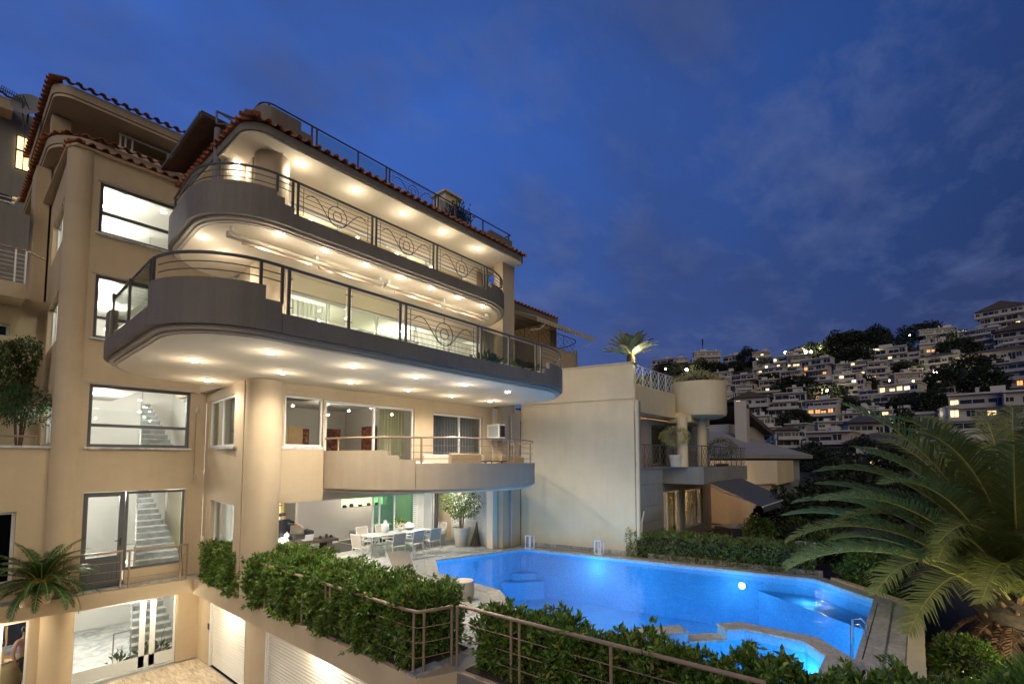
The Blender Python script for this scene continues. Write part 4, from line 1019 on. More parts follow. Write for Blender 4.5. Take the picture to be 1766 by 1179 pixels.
# mop-like coil of robe hung on the shower tap
rb = MB()
for k in range(16): a = k/16*2*PI; rb.tube([(14.38, 13.9, .98), (14.36+.06*math.cos(a), 13.9+.06*math.sin(a), .6), (14.3+.22*math.cos(a), 13.9+.2*math.sin(a), .02+.02*(k % 2))], .022, 5)
tag(rb.build('hanging_ropes', 'bark', None, smooth=True), 'bundle of brown ropes hanging under the shower tap on the stone wall', 'ropes')
# folded screens beside the glass door
MB().prism([(6.8, 1.25), (5.95, 1.3), (6.4, .2), (7.6, -1.6), (8.5, -1.2), (7.4, .27)], -1.3, -.03).build('planter_bed', 'soil', villa)
fsn = thing('folding_screen', 'white slatted folding screens stacked open beside the glass door', 'screen', (14.1, 16.6, 0))
for k in range(4):
    f = MB(); x = -.25+k*.13; f.box(x, x+.035, -.5, .02, 0, 2.3); lf = f.build('leaf', 'white_frame' if k < 2 else 'grey_frame', fsn, local=True)
for k in range(26): MB().box(-.85, -.27, -.03, -.005, .05+k*.087, .05+k*.087+.07).build('slat', 'white_frame', fsn, local=True)
# glass doors at the back of the veranda
gd = MB()
window(villa, (11.6, 17.1), (14.5, 17.1), .0, 2.35, 0.02, 2.4, 'white_frame', .07, .02, cols=(.35, 1.1), glass='green_glass', name='sliding_door')
# living room walls
lr = MB(); wall(lr, (5.6, 21.2), (15.3, 21.2), 0, 2.42, .2); lr.build('back_wall', 'grey_room', villa)
lr = MB(); wall(lr, (9.75, 19.65), (11.6, 19.65), 0, 2.42, .2, ()); wall(lr, (11.6, 19.65), (14.6, 19.65), 0, 2.42, .35, ((.12, 2.5, 1.35, 2.2),)); lr.build('room_wall', 'grey_room', villa)
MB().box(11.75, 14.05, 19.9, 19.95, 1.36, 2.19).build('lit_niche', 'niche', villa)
MB().box(11.73, 14.08, 19.68, 19.9, 1.75, 1.775).build('glass_shelf', 'green_glass', villa)
k = 0
for x, z, m_, h_ in ((11.95, 1.36, 'black', .12), (12.3, 1.36, 'black', .16), (12.75, 1.36, 'black', .10), (13.2, 1.36, 'dark_wood', .14), (12.2, 1.778, 'dark_wood', .22), (12.5, 1.778, 'dark_wood', .24), (12.85, 1.778, 'teal', .27), (13.25, 1.778, 'teal', .32), (11.95, 1.778, 'black', .08), (13.65, 1.36, 'black', .12)):
    lab = {0: 'small black bowl at the left end of the lower niche shelf', 1: 'black jug second from the left on the lower niche shelf', 2: 'low black dish in the middle of the lower niche shelf', 3: 'brown pot right of the middle on the lower niche shelf', 4: 'dark brown square vase, left one of the upper shelf pair', 5: 'dark brown square vase just left of the teal ones', 6: 'shorter teal vase on the upper niche shelf', 7: 'tallest teal vase at the right of the upper niche shelf', 8: 'small black cup at the left end of the upper niche shelf', 9: 'black bowl at the right end of the lower niche shelf'}[k]
    o = MB(); r_ = .07 if h_ > .2 else .10
    o.lathe([(r_*.8, 0), (r_, h_*.3), (r_, h_*.75), (r_*.6, h_)], (x, 19.78, z), 12)
    tag(o.build('vase' if h_ > .13 else 'bowl', m_, None, smooth=True), lab, 'vase' if h_ > .13 else 'bowl'); k += 1
# kitchen/shelving seen at the left, yellow back light
sv = thing('shelving_unit', 'tall shelving against a yellow-lit back wall behind the sofa', 'shelves', (8.4, 21.0, 0))
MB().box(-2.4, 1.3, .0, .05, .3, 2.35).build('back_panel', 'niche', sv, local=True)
for x in (-2.4, -1.6, -.9, -.2, .5, 1.25): MB().box(x, x+.05, -.3, -.01, 0, 2.4).build('upright', 'light_wood', sv, local=True)
for z in (.6, 1.1, 1.55, 1.95): MB().box(-2.34, 1.24, -.28, -.02, z, z+.03).build('shelf', 'dark_wood', sv, local=True)
it = MB()
for k in range(26): x = random.uniform(-2.2, 1.1); z = random.choice((.63, 1.13, 1.58, 1.98)); it.box(x, x+random.uniform(.06, .22), -.2, -.08, z, z+random.uniform(.08, .28))
it.build('shelf_items', 'black', sv, local=True, stuff=True)
# sofa
sf = thing('sofa', 'dark grey sofa facing the veranda with a man sitting on it', 'sofa', (9.0, 19.3, 0), rz=R(-6))
MB().box(-1.5, 1.2, -.1, .75, .12, .42).build('seat', 'dark_sofa', sf, bevel=.05, local=True); MB().box(-1.5, 1.2, .55, .85, .42, .85).build('backrest', 'dark_sofa', sf, bevel=.06, local=True)
for x in (-1.5, 1.0): MB().box(x, x+.2, -.1, .85, .42, .62).build('armrest', 'dark_sofa', sf, bevel=.04, local=True)
for x in (-1.1, .45): MB().box(x, x+.5, .38, .56, .43, .82).build('cushion', 'sling', sf, bevel=.06, local=True)
# coffee table
ct = thing('coffee_table', 'low dark wooden coffee table on block legs in front of the sofa', 'table', (9.4, 17.9, 0), rz=R(-6))
MB().box(-.95, .95, -.4, .4, .36, .46).build('table_top', 'dark_wood', ct, bevel=.01, local=True)
for x in (-.6, .5): MB().box(x, x+.22, -.34, .34, 0, .358).build('leg', 'dark_wood', ct, local=True)
lp = thing('laptop', 'open silver laptop on the coffee table in front of the seated man', 'laptop', (9.25, 17.85, .462)); MB().box(-.17, .17, -.12, .12, 0, .018).build('base', 'white_metal', lp, local=True); MB().slabq([(-.17, -.12, .02), (.17, -.12, .02), (.17, -.2, .23), (-.17, -.2, .23)], .01).build('screen', 'white_metal', lp, local=True)
for i, (x, h_) in enumerate(((9.75, .12), (10.0, .16), (10.2, .10))):
    tag(MB().lathe([(.05, 0), (.06, h_*.6), (.03, h_)], (x, 17.8, .462), 12).build('candle_jar', 'black', None, smooth=True), ('short black jar just right of the laptop', 'tallest black jar on the coffee table', 'black jar at the right end of the coffee table')[i], 'jar')
tag(MB().box(7.0, 11.2, 16.9, 18.9, .003, .018).build('rug', 'rug', None), 'dark grey rug under the coffee table', 'rug')
tag(MB().box(11.3, 13.2, 17.6, 19.2, .003, .016).build('rug', 'rug', None), 'dark rug under the low grey daybed', 'rug')
db = thing('daybed', 'low daybed with grey-blue cover and white pillows by the glass door', 'bed', (12.6, 18.4, 0))
MB().box(-.9, 1.0, -.45, .5, .12, .22).build('frame', 'dark_wood', db, local=True); MB().box(-.95, 1.05, -.5, .55, .22, .46).build('mattress', 'curtain_grey', db, bevel=.07, local=True)
for x in (.35, .8): MB().ball((x, .25, .55), .25, 12, 8, (1.1, .8, .45)).build('pillow', 'cushion', db, smooth=True, local=True)
# ceramic bird figure on a wire stool
sc = thing('bird_sculpture', 'white ceramic bird figure on a wire stool beside the round column', 'sculpture', (7.75, 16.6, 0))
f = MB()
for k in range(4): a = k*PI/2+.4; f.tube([(.2*math.cos(a), .2*math.sin(a), 0), (.08*math.cos(a), .08*math.sin(a), .55)], .012, 6)
f.tube([(.2*math.cos(a), .2*math.sin(a), .05) for a in np.linspace(0, 2*PI, 17)[:-1]], .01, 5, closed=True); f.build('stand', 'steel', sc, local=True)
f = MB(); f.ball((0, 0, .72), .17, 14, 10, (1.2, .9, 1)); f.ball((.12, 0, .92), .09, 12, 8); f.tube([(-.15, 0, .75), (-.34, 0, .92)], .06, 8, .02); f.tube([(.12, 0, 1.0), (.14, 0, 1.06)], .03, 6, .01); f.build('bird', 'white_metal', sc, smooth=True, local=True)
for (x, y, h_) in ((15.45, 11.9, .55), (16.22, 9.25, .55)):
    ln_ = thing('lantern', 'white framed lantern at the foot of the neighbour wall near the pool steps' if y > 11 else 'white framed lantern at the foot of the neighbour wall behind the middle of the pool', 'lantern', (x-.25, y-.1, .02))
    f = MB(); 
    for sx in (-.12, .12):
        for sy in (-.12, .12): f.box(sx-.015, sx+.015, sy-.015, sy+.015, .03, h_-.06)
    f.box(-.14, .14, -.14, .14, 0, .03); f.box(-.14, .14, -.14, .14, h_-.06, h_-.03); f.tube([(-.06, 0, h_-.03), (0, 0, h_+.06), (.06, 0, h_-.03)], .008, 5); f.build('frame', 'white_metal', ln_, local=True)
    MB().lathe([(.05, .03), (.05, .22)], (0, 0, 0), 12).build('candle', 'cushion', ln_, local=True)
# veranda / rooms light
for (x, y, z, w) in ((8.0, 18.8, 2.2, 75), (12.6, 18.6, 2.25, 95), (8.5, 20.4, 2.2, 25)): lamp('POINT', (x, y, z), w, (1, .90, .72), .10)
for (x, y) in ((7.2, 14.9), (9.6, 14.9), (12.0, 14.9), (13.9, 14.9)): downlight(x, y, 2.42, 72, 150, col=(1, .92, .76))
lamp('POINT', (9.0, 15.6, 5.25), 60, (1, .86, .66), .1); lamp('POINT', (13.0, 15.6, 5.25), 10, (1, .86, .66), .1)
for x in (7.5, 11.5): lamp('POINT', (x, 15.5, 8.2), 190, (1, .93, .72), .15)
for x in (8.0, 12.0): lamp('POINT', (x, 15.8, 11.0), 70, (1, .86, .60), .15)
# first-floor room: side/back walls, kitchen front, pictures, curtains
r1 = MB(); r1.box(5.95, 14.5, 18.3, 18.45, 2.85, 5.5); r1.box(11.0, 11.1, 13.3, 18.3, 2.85, 5.5); r1.build('room_wall', 'grey_room', villa)
kc = thing('kitchen_cupboard', 'light wooden kitchen cupboard with built-in oven seen through the corner window', 'cupboard', (8.0, 18.1, 2.86))
for k in range(4): MB().box(-1.1+k*.55, -1.1+k*.55+.54, 0, .15, .0, 1.9).build('door', 'light_wood', kc, local=True)
MB().box(-.5, .0, -.02, -.003, 1.0, 1.5).build('oven', 'dark_glass', kc, local=True)
def picture(cx, y, z0, w, h, label, root=None, m='black'):
    t = thing('picture', label, 'picture', (cx, y, z0))
    MB().box(-w/2, w/2, -.03, 0, 0, h).build('frame', 'dark_wood', t, local=True); MB().box(-w/2+.03, w/2-.03, -.035, -.031, .03, h-.03).build('canvas', 'picture', t, local=True)
def picmat():
    m, n, l, b = newmat('abstract_painting'); g = n.new('ShaderNodeNewGeometry'); v = n.new('ShaderNodeTexVoronoi'); v.inputs['Scale'].default_value = 9; l.new(g.outputs['Position'], v.inputs['Vector'])
    r = n.new('ShaderNodeValToRGB'); l.new(v.outputs['Color'], r.inputs[0]); r.color_ramp.elements[0].color = (.03, .02, .02, 1); r.color_ramp.elements[1].color = (.40, .25, .15, 1); x = r.color_ramp.elements.new(.5); x.color = (.22, .05, .03, 1)
    l.new(r.outputs[0], b.inputs['Base Color']); return m
M['picture'] = picmat()
picture(9.05, 18.29, 3.65, .75, 1.05, 'dark abstract picture on the first-floor wall, left of three'); picture(10.35, 18.29, 3.6, .85, 1.15, 'large dark reddish abstract picture on the first-floor wall, in the middle')
pr_ = thing('picture', 'dark abstract picture beside the olive curtain, right of three', 'picture', (10.98, 16.5, 3.6)); MB().box(-.03, 0, -.5, .5, 0, 1.2).build('frame', 'dark_wood', pr_, local=True); MB().box(-.035, -.031, -.46, .46, .04, 1.16).build('canvas', 'picture', pr_, local=True)
def curtain(p0, p1, z0, z1, m='curtain', folds=14, amp=.035, root=villa):
    a, b = Vector(p0), Vector(p1); d = (b-a); Ln = d.length; d.normalize(); nn_ = Vector((-d.y, d.x)); o = MB(); N_ = folds*6; pts = []
    for i in range(N_+1): q = i/N_; p = a+d*(Ln*q)+nn_*amp*math.sin(q*folds*2*PI+math.sin(q*11)); pts.append(p)
    for p, q in zip(pts, pts[1:]): o.quad((p.x, p.y, z0), (q.x, q.y, z0), (q.x, q.y, z1), (p.x, p.y, z1))
    return o.build('curtain', m, root, smooth=True)
curtain((9.35, 13.5), (10.35, 13.5), 2.9, 5.2, 'curtain_green', 9); curtain((11.25, 13.55), (13.8, 13.55), 2.9, 5.12, 'curtain_grey', 18); 
curtain((6.15, 13.55), (7.4, 13.55), 5.9, 8.1, 'curtain', 9); curtain((10.6, 13.6), (13.7, 13.6), 5.9, 8.1, 'curtain', 16)
r2 = MB(); r2.box(5.95, 14.5, 18.0, 18.2, 5.87, 8.52); r2.box(14.4, 14.6, 13.3, 18, 5.87, 8.52); r2.build('room_wall', 'white_room', villa)
r3 = MB(); r3.box(5.95, 14.5, 18.0, 18.2, 8.9, 11.55); r3.build('room_wall', 'white_room', villa)
lamp('POINT', (6.9, 15.0, 1.9), 170, (1, .95, .88), .1)  # lamp without a fitting, added to brighten the recess curtain
# ceiling lamp of the first-floor room
hd_ = thing('ceiling_fan_lamp', 'black square ceiling lamp in the first-floor corner room', 'lamp', (7.3, 15.0, 5.38)); MB().prism([(-.35, -.3), (.35, -.35), (.3, .3), (-.3, .35)], 0, .08).build('body', 'black', hd_, local=True)
# pan of awnings under the third-floor balcony
def awn(label, x0, x1, y, z):
    t = thing('folded_awning', label, 'awning', ((x0+x1)/2, y, z)); f = MB(); f.tube([(x0, y, z), (x1, y, z)], .05, 10); f.build('roller', 'awning_cream', t, smooth=True)
    f = MB(); f.box(x0, x1, y+.05, y+.11, z-.07, z+.07); f.build('housing', 'moulding', t); 
    for x in (x0+.05, (x0+x1)/2, x1-.12): MB().box(x, x+.06, y-.05, y+.05, z+.05, 8.595).build('bracket', 'white_metal', t)
    f = MB(); f.box(x0+.3, (x0+x1)/2-.1, y-.02, y+.03, z-.14, z-.09); f.box((x0+x1)/2+.1, x1-.3, y-.02, y+.03, z-.14, z-.09); f.build('folding_arm', 'rail_tan', t)
awn('folded cream awning under the top balcony, left half', 3.9, 7.9, 11.35, 8.44); awn('folded cream awning under the top balcony, right half', 8.0, 12.3, 11.35, 8.44)
# furniture of the first balcony
def wicker_sofa(name, label, x, y, z, w, d, h, m='wicker', rz=0):
    t = thing(name, label, 'sofa' if w > 1 else 'armchair', (x, y, z), rz=rz)
    MB().box(-w/2, w/2, -d/2, d/2, .05, .32).build('base', m, t, bevel=.03, local=True); MB().box(-w/2, w/2, -d/2, -d/2+.12, .32, h).build('backrest', m, t, bevel=.03, local=True)
    for s in (-w/2, w/2-.12): MB().box(s, s+.12, -d/2+.12, d/2, .32, .55).build('armrest', m, t, bevel=.03, local=True)
    MB().box(-w/2+.13, w/2-.13, -d/2+.13, d/2, .33, .47).build('seat_cushion', 'cushion', t, bevel=.04, local=True); return t
wicker_sofa('wicker_sofa', 'woven wicker sofa with its back to the railing of the lower balcony', 9.9, 10.35, 2.862, 1.25, .75, .82)
wicker_sofa('wicker_armchair', 'woven wicker armchair at the right side of the lower balcony', 12.6, 11.0, 2.862, .8, .7, .75)
wicker_sofa('wicker_armchair', 'woven wicker chair near the right bend of the lower balcony rail', 13.55, 11.3, 2.862, .6, .6, .75)
t = thing('balcony_bench', 'cream upholstered bench against the wall behind the wicker sofa', 'bench', (12.0, 12.55, 2.862)); MB().box(-1.4, 1.6, -.3, .3, .05, .42).build('seat', 'cushion', t, bevel=.05, local=True); MB().box(-1.4, 1.6, .18, .38, .42, .82).build('backrest', 'cushion', t, bevel=.05, local=True)
for i, (x, y) in enumerate(((11.0, 10.5), (11.9, 10.6))):
    t = thing('side_table', ('dark wooden stool table left of the double rail post', 'dark wooden stool table right of the double rail post')[i], 'table', (x, y, 2.862)); MB().box(-.35, .35, -.25, .25, .57, .61).build('table_top', 'dark_wood', t, local=True)
    for sx in (-.28, .28): MB().tube([(sx, 0, 0), (sx*.9, 0, .57)], .025, 6).build('leg', 'dark_wood', t, local=True)
t = thing('pouf', 'round cream cushion pouf at the left end of the lower balcony', 'pouf', (8.75, 10.9, 2.862)); MB().ball((0, 0, .3), .5, 18, 10, (1, 1, .6)).build('cushion', 'cushion', t, smooth=True, local=True)
# air conditioner on the end wall above the first balcony
ac = thing('air_conditioner', 'white air conditioner unit on the wall at the right end of the lower balcony', 'air conditioner', (14.42, 12.45, 4.35))
ox = MB(); ox.box(-.15, .15, -.02, .02, 0, .02)
AX = 14.3
f = MB(); f.box(13.95, 14.30, 12.30, 12.95, 4.32, 4.88); f.build('casing', 'white_metal', ac, bevel=.02)
f = MB()
for k in range(13): f.box(13.99+k*.022, 13.999+k*.022, 12.285, 12.297, 4.38, 4.82)
f.build('grille', 'black', ac)
f = MB()
for k in range(9): f.box(13.935, 13.947, 12.38+k*.055, 12.40+k*.055, 4.40, 4.80)
f.build('side_grille', 'curtain_grey', ac); f = MB(); f.box(13.98, 14.60, 12.36, 12.40, 4.26, 4.315); f.box(13.98, 14.60, 12.82, 12.86, 4.26, 4.315); f.build('bracket', 'white_metal', ac)
# second balcony: glass table, chairs, plants
t = thing('glass_table', 'white framed glass table on the middle balcony behind the glass panels', 'table', (7.3, 10.6, 5.882)); MB().box(-.9, .9, -.5, .5, .72, .74).build('table_top', 'rail_glass', t, local=True)
for a, b in ((-.7, -.35), (.7, -.35), (-.7, .35), (.7, .35)): MB().tube([(a, b, 0), (a*.6, b, .72)], .025, 6).build('leg', 'white_metal', t, local=True)
cc0 = None
for i, x in enumerate((8.9, 9.8, 10.7)):
    lab = ('white slatted chair left of the ornament circle on the middle balcony', 'white slatted chair behind the ornament circle on the middle balcony', 'white slatted chair right of the ornament circle on the middle balcony')[i]
    if cc0 is None:
        t = cc0 = thing('balcony_chair', lab, 'chair', (x, 11.2, 5.882), 'white slatted chairs on the middle balcony')
        for sx in (-.22, .22):
            for y in (-.2, .2): MB().tube([(sx, y, 0), (sx, y, .44)], .016, 6).build('leg', 'white_metal', t, local=True)
        MB().box(-.24, .24, -.22, .22, .44, .47).build('seat', 'white_metal', t, local=True)
        f = MB(); f.tube([(-.23, .21, .45), (-.24, .26, .95), (.24, .26, .95), (.23, .21, .45)], .018, 6)
        for k in range(7): f.box(-.2+k*.06, -.18+k*.06, .23, .245, .47, .93)
        f.build('backrest', 'white_metal', t, local=True)
    else: dup(cc0, (x, 11.2, 5.882), R(random.uniform(-8, 8)), lab)
small_plant('potted_plant', 'bright green potted plant low behind the glass of the middle balcony', (10.3, 9.6, 5.882), 'terracotta_pot', .16, .22, 200, .2, 'cycad', .16, .35)
small_plant('potted_plant', 'dark tall potted plant at the right end of the middle balcony', (13.1, 10.8, 5.882), 'pot', .18, .25, 260, .14, 'leaf', .14, .7)
small_plant('potted_plant', 'dark leafy plant in front of the roof chimney', (12.7, 13.4, 12.01), 'pot', .2, .35, 900, .13, 'pine', .20, .8)

# orchids and pots in the court hall
for i, (px, x, y, s) in enumerate(((0, 4.35, 17.9, .9), (0, 4.75, 18.0, 1.0), (0, 3.72, 18.05, .7))):
    lab = ('orchid in a small terracotta pot on the hall floor, in front of the glass', 'orchid in a terracotta pot on the hall floor, nearest the right frame', 'small thin orchid pot on the hall floor at the foot of the stair rail')[i]
    t = small_plant('orchid', lab, (x, y, -2.6), 'terracotta_pot', .13*s, .24*s, 24, .22, 'cycad', .10, .2)
    f = MB(); f.tube([(0, 0, .2), (.03, .02, .7*s), (.12, .05, .95*s)], .006, 5); f.build('stem', 'bark', t, local=True)
t = thing('large_pot', 'large rounded tan ceramic pot with bare stems behind the left glazing', 'pot', (1.33, 18.25, -2.6))
lamp('POINT', (.9, 19.2, -.7), 90, (1, .95, .85), .1)
MB().lathe([(.24, 0), (.44, .25), (.50, .55), (.42, .86), (.34, .94), (.38, .98), (.33, .98), (.30, .9), (0, .88)], (0, 0, 0), 30).build('body', 'tan_pot', t, smooth=True, local=True)
f = MB()
for k in range(5): a = k*1.25; f.tube([(.08*math.cos(a), .08*math.sin(a), .88), (.15*math.cos(a+.6), .15*math.sin(a+.6), 1.4), (.12*math.cos(a+1), .2*math.sin(a+1), 2.1)], .014, 6)
f.build('stem', 'light_wood', t, local=True)

# ================================================================== PEOPLE
def person(label, joints, bones, loc, rz, mats, head, hairm='hair'):
    # joints: name -> (x, y, z, radius); bones: (a, b, material index)
    t = thing('person', label, 'person', loc, rz=rz)
    names = list(joints); me = bpy.data.meshes.new('body'); me.from_pydata([joints[k][:3] for k in names], [(names.index(a), names.index(b)) for a, b, _ in bones], [])
    o = bpy.data.objects.new('body', me); COL.objects.link(o); sk_ = o.modifiers.new('s', 'SKIN'); o.modifiers.new('u', 'SUBSURF').levels = 2
    for i, k in enumerate(names): me.skin_vertices[0].data[i].radius = (joints[k][3], joints[k][3]*(.75 if k in ('chest', 'waist', 'pelvis', 'belly') else 1)); me.skin_vertices[0].data[i].use_root = (k == 'pelvis')
    dg = bpy.context.evaluated_depsgraph_get(); ev = o.evaluated_get(dg); nm = bpy.data.meshes.new_from_object(ev); o.modifiers.clear(); o.data = nm; nm.materials.clear()
    for m in mats: nm.materials.append(M[m])
    for p in nm.polygons:
        c = p.center; best = (1e9, 0)
        for a, b, mi in bones:
            A = Vector(joints[a][:3]); B = Vector(joints[b][:3]); d = B-A; q = max(0, min(1, (c-A).dot(d)/max(d.length_squared, 1e-9))); L_ = (c-(A+d*q)).length
            if L_ < best[0]: best = (L_, mi)
        p.material_index = best[1]; p.use_smooth = True
    o.parent = t; ORG[o] = (0, 0, 0)
    h = MB(); hx, hy, hz = head
    h.ball((hx, hy+.012, hz+.035), .112, 14, 9, (.88, 1.0, .95)); h.build('hair', hairm, t, smooth=True, local=True)
    return t
J = dict(pelvis=(0, 0, .55, .16), waist=(0, .05, .72, .15), chest=(0, .10, .98, .18), neck=(0, .10, 1.16, .065), head=(0, .07, 1.27, .10), crown=(0, .08, 1.36, .085),
 shl=(-.2, .12, 1.10, .075), ell=(-.46, .16, .98, .05), wrl=(-.70, .05, .92, .035), hal=(-.78, 0, .90, .04), f1l=(-.86, -.01, .90, .011), f2l=(-.85, .03, .89, .011), f3l=(-.86, -.05, .89, .011), f4l=(-.84, -.08, .88, .010), f5l=(-.78, -.08, .87, .012),
 shr=(.2, .12, 1.10, .075), elr=(.46, .16, .98, .05), wrr=(.66, -.05, .84, .035), har=(.70, -.12, .78, .04), f1r=(.73, -.19, .74, .011), f2r=(.70, -.20, .73, .011), f3r=(.76, -.17, .74, .011), f4r=(.67, -.19, .73, .010), f5r=(.66, -.14, .80, .012),
 hpl=(-.11, -.04, .53, .12), knl=(-.2, -.46, .55, .075), anl=(-.16, -.62, .12, .05), tol=(-.16, -.80, .06, .045), hpr=(.11, -.04, .53, .12), knr=(.22, -.46, .55, .075), anr=(.2, -.58, .12, .05), tor=(.2, -.76, .06, .045))
Bn = [('pelvis', 'waist', 0), ('waist', 'chest', 0), ('chest', 'neck', 0), ('neck', 'head', 1), ('head', 'crown', 1)]
for s in 'lr':
    Bn += [('chest', 'sh'+s, 0), ('sh'+s, 'el'+s, 0), ('el'+s, 'wr'+s, 1), ('wr'+s, 'ha'+s, 1)]+[('ha'+s, 'f%d' % k+s, 1) for k in range(1, 6)]+[('pelvis', 'hp'+s, 2), ('hp'+s, 'kn'+s, 2), ('kn'+s, 'an'+s, 2), ('an'+s, 'to'+s, 3)]
person('man in a dark T-shirt sitting on the sofa with both arms spread along its back', J, Bn, (9.05, 19.35, -.02), R(-6), ['navy', 'skin', 'jeans', 'white_metal'], (0, .08, 1.29))
J2 = dict(pelvis=(0, 0, .95, .14), waist=(0, 0, 1.1, .125), chest=(0, 0, 1.32, .165), neck=(0, 0, 1.5, .055), head=(0, -.02, 1.62, .095), crown=(0, -.01, 1.71, .08),
 hpl=(-.1, 0, .9, .1), knl=(-.11, -.01, .5, .065), anl=(-.11, .02, .09, .045), tol=(-.12, -.15, .04, .04), hpr=(.1, 0, .9, .1), knr=(.11, .02, .5, .065), anr=(.11, .05, .09, .045), tor=(.12, -.12, .04, .04))
for s, q in (('l', -1), ('r', 1)):
    J2.update({'sh'+s: (q*.18, 0, 1.42, .06), 'el'+s: (q*.24, .03, 1.14, .045), 'wr'+s: (q*.23, -.06, .9, .032), 'ha'+s: (q*.23, -.09, .83, .036)})
    for k in range(1, 6): J2['f%d' % k+s] = (q*.23+(k-3)*.016, -.11-(.03 if k == 5 else 0), .75+(.05 if k == 5 else 0), .010)
person('person in a pink shirt standing inside the hall, half hidden by the pillar', J2, Bn, (1.80, 18.1, -2.6), R(20), ['pink', 'skin', 'navy', 'white_metal'], (0, -.01, 1.64))

# ================================================================== HEDGES
def hedge(label, pts, w, z0, z1, n, L, m='leaf', bump=.10, leafparts=0, name='hedge', hz=None, core=True):
    t = thing(name, label, 'hedge', (pts[0][0], pts[0][1], z0)); pts_ = [Vector(p) for p in pts]
    seg = [(a, b, (b-a).length) for a, b in zip(pts_, pts_[1:])]; tot = sum(s[2] for s in seg)
    u = np.where(rng.random(n) < .06, np.where(rng.random(n) < .5, .25*rng.random(n), tot-.30*rng.random(n)), rng.random(n)*tot); cx = np.zeros((n, 2)); nr = np.zeros((n, 2)); acc = 0
    for a, b, Ln in seg:
        k = (u >= acc) & (u <= acc+Ln); q = ((u[k]-acc)/Ln)[:, None]; A = np.array(a[:]); B = np.array(b[:]); cx[k] = A+(B-A)*q; d = (B-A)/Ln; nr[k] = (-d[1], d[0]); acc += Ln
    ang = rng.random(n)*2*PI; cs, sn = np.cos(ang), np.sin(ang)
    k_ = 1/np.maximum(np.abs(cs), np.abs(sn))**.75; endk = np.minimum(u, tot-u) < .25; rad = np.where(endk, rng.random(n)**.5, 1-.28*rng.random(n)**2)*np.where(rng.random(n) < .05, 1.0+.22*rng.random(n), 1.0)
    lump = 1+bump*2*np.sin(u*3.1+ang*2)*np.sin(u*7.3+1.7+ang)+bump*rng.normal(size=n)*.5
    hw = w/2; hh = (z1-z0)/2; px = cs*k_*rad*lump*hw; pz = sn*k_*rad*lump*hh+ (z0+z1)/2
    pz = np.maximum(pz, z0+.02)
    C = np.column_stack([cx[:, 0]+nr[:, 0]*px, cx[:, 1]+nr[:, 1]*px, pz])
    N0_ = np.column_stack([nr[:, 0]*cs, nr[:, 1]*cs, sn])
    # rosettes: 5 leaves around every sample point
    m5 = 6; Cc = np.repeat(C, m5, 0)+rng.normal(size=(n*m5, 3))*.012; Nn = np.repeat(N0_+rng.normal(size=(n, 3))*.45+[0, 0, .35], m5, 0)
    D = rng.normal(size=(n*m5, 3))*.75+Nn*.9; D /= np.linalg.norm(D, axis=1)[:, None]
    Ls = L*(.6+.6*rng.random(n*m5)); V, F = leafset(Cc, D, Ls, Ls*.36, .2, .18)
    rn = np.clip(np.repeat(rng.random(n), m5)*.55+rng.random(n*m5)*.5-.15, 0, 1)
    npmesh('foliage', V, F, m, t, per=4, rnd=np.concatenate([rn]*1) if False else None)
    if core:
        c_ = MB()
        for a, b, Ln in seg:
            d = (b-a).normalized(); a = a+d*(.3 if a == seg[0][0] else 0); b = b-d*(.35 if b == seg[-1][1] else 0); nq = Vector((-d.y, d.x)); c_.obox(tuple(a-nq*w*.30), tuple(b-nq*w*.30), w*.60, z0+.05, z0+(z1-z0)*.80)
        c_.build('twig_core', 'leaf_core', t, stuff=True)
    if leafparts:
        lm = None
        idx = rng.choice(n, leafparts, replace=False)
        for i in idx:
            p = C[i]+N0_[i]*.03
            if lm is None:
                q = MB(); q.add([(0, 0, 0), (.5, .18, .06), (1, 0, -.12), (.5, -.18, .06), (.5, 0, 0), (.82, .08, -.02), (.82, -.08, -.02)], [(0, 4, 1), (0, 3, 4), (1, 4, 5), (4, 6, 5), (4, 3, 6), (5, 6, 2)])
                lm = q.build('leaf', m, t, local=True); o = lm
            else: o = inst(lm, t, (0, 0, 0))
            og = ORG[t]; o.location = (p[0]-og[0], p[1]-og[1], p[2]-og[2]); o.scale = (L*1.1,)*3
            o.rotation_euler = (random.uniform(-.5, .5), random.uniform(-1.0, .2), math.atan2(N0_[i][1], N0_[i][0])+random.uniform(-.9, .9))
    return t
def hedge_leafmat():
    m = leafmat('hedge_leaf', (.014, .045, .010), (.085, .18, .030), .34, .2); return m
hedge('glossy green hedge along the terrace railing from the round column to the near corner', [(5.82, 14.25), (5.86, 10.5), (5.86, 6.6)], 1.34, .04, 1.08, 14500, .12, bump=.16, leafparts=150)
hedge('glossy hedge in the corner planter between the stair tower rail and the round column', [(5.42, 16.0), (5.44, 14.25)], .62, .04, 1.05, 1700, .115, bump=.12, leafparts=30)
hedge('glossy hedge right of the railing gate gap, in front of the pool', [(6.50, 5.9), (6.50, 3.6), (6.75, 1.7), (7.3, .3), (8.0, -.9)], .90, -.05, .84, 8600, .12, bump=.2, leafparts=110)
hedge('small-leaved garden hedge behind the far side of the pool', [(16.95, 8.4), (17.25, 6.2), (17.75, 2.6)], 1.1, -.2, .84, 7000, .075, 'leaf_far', bump=.13)
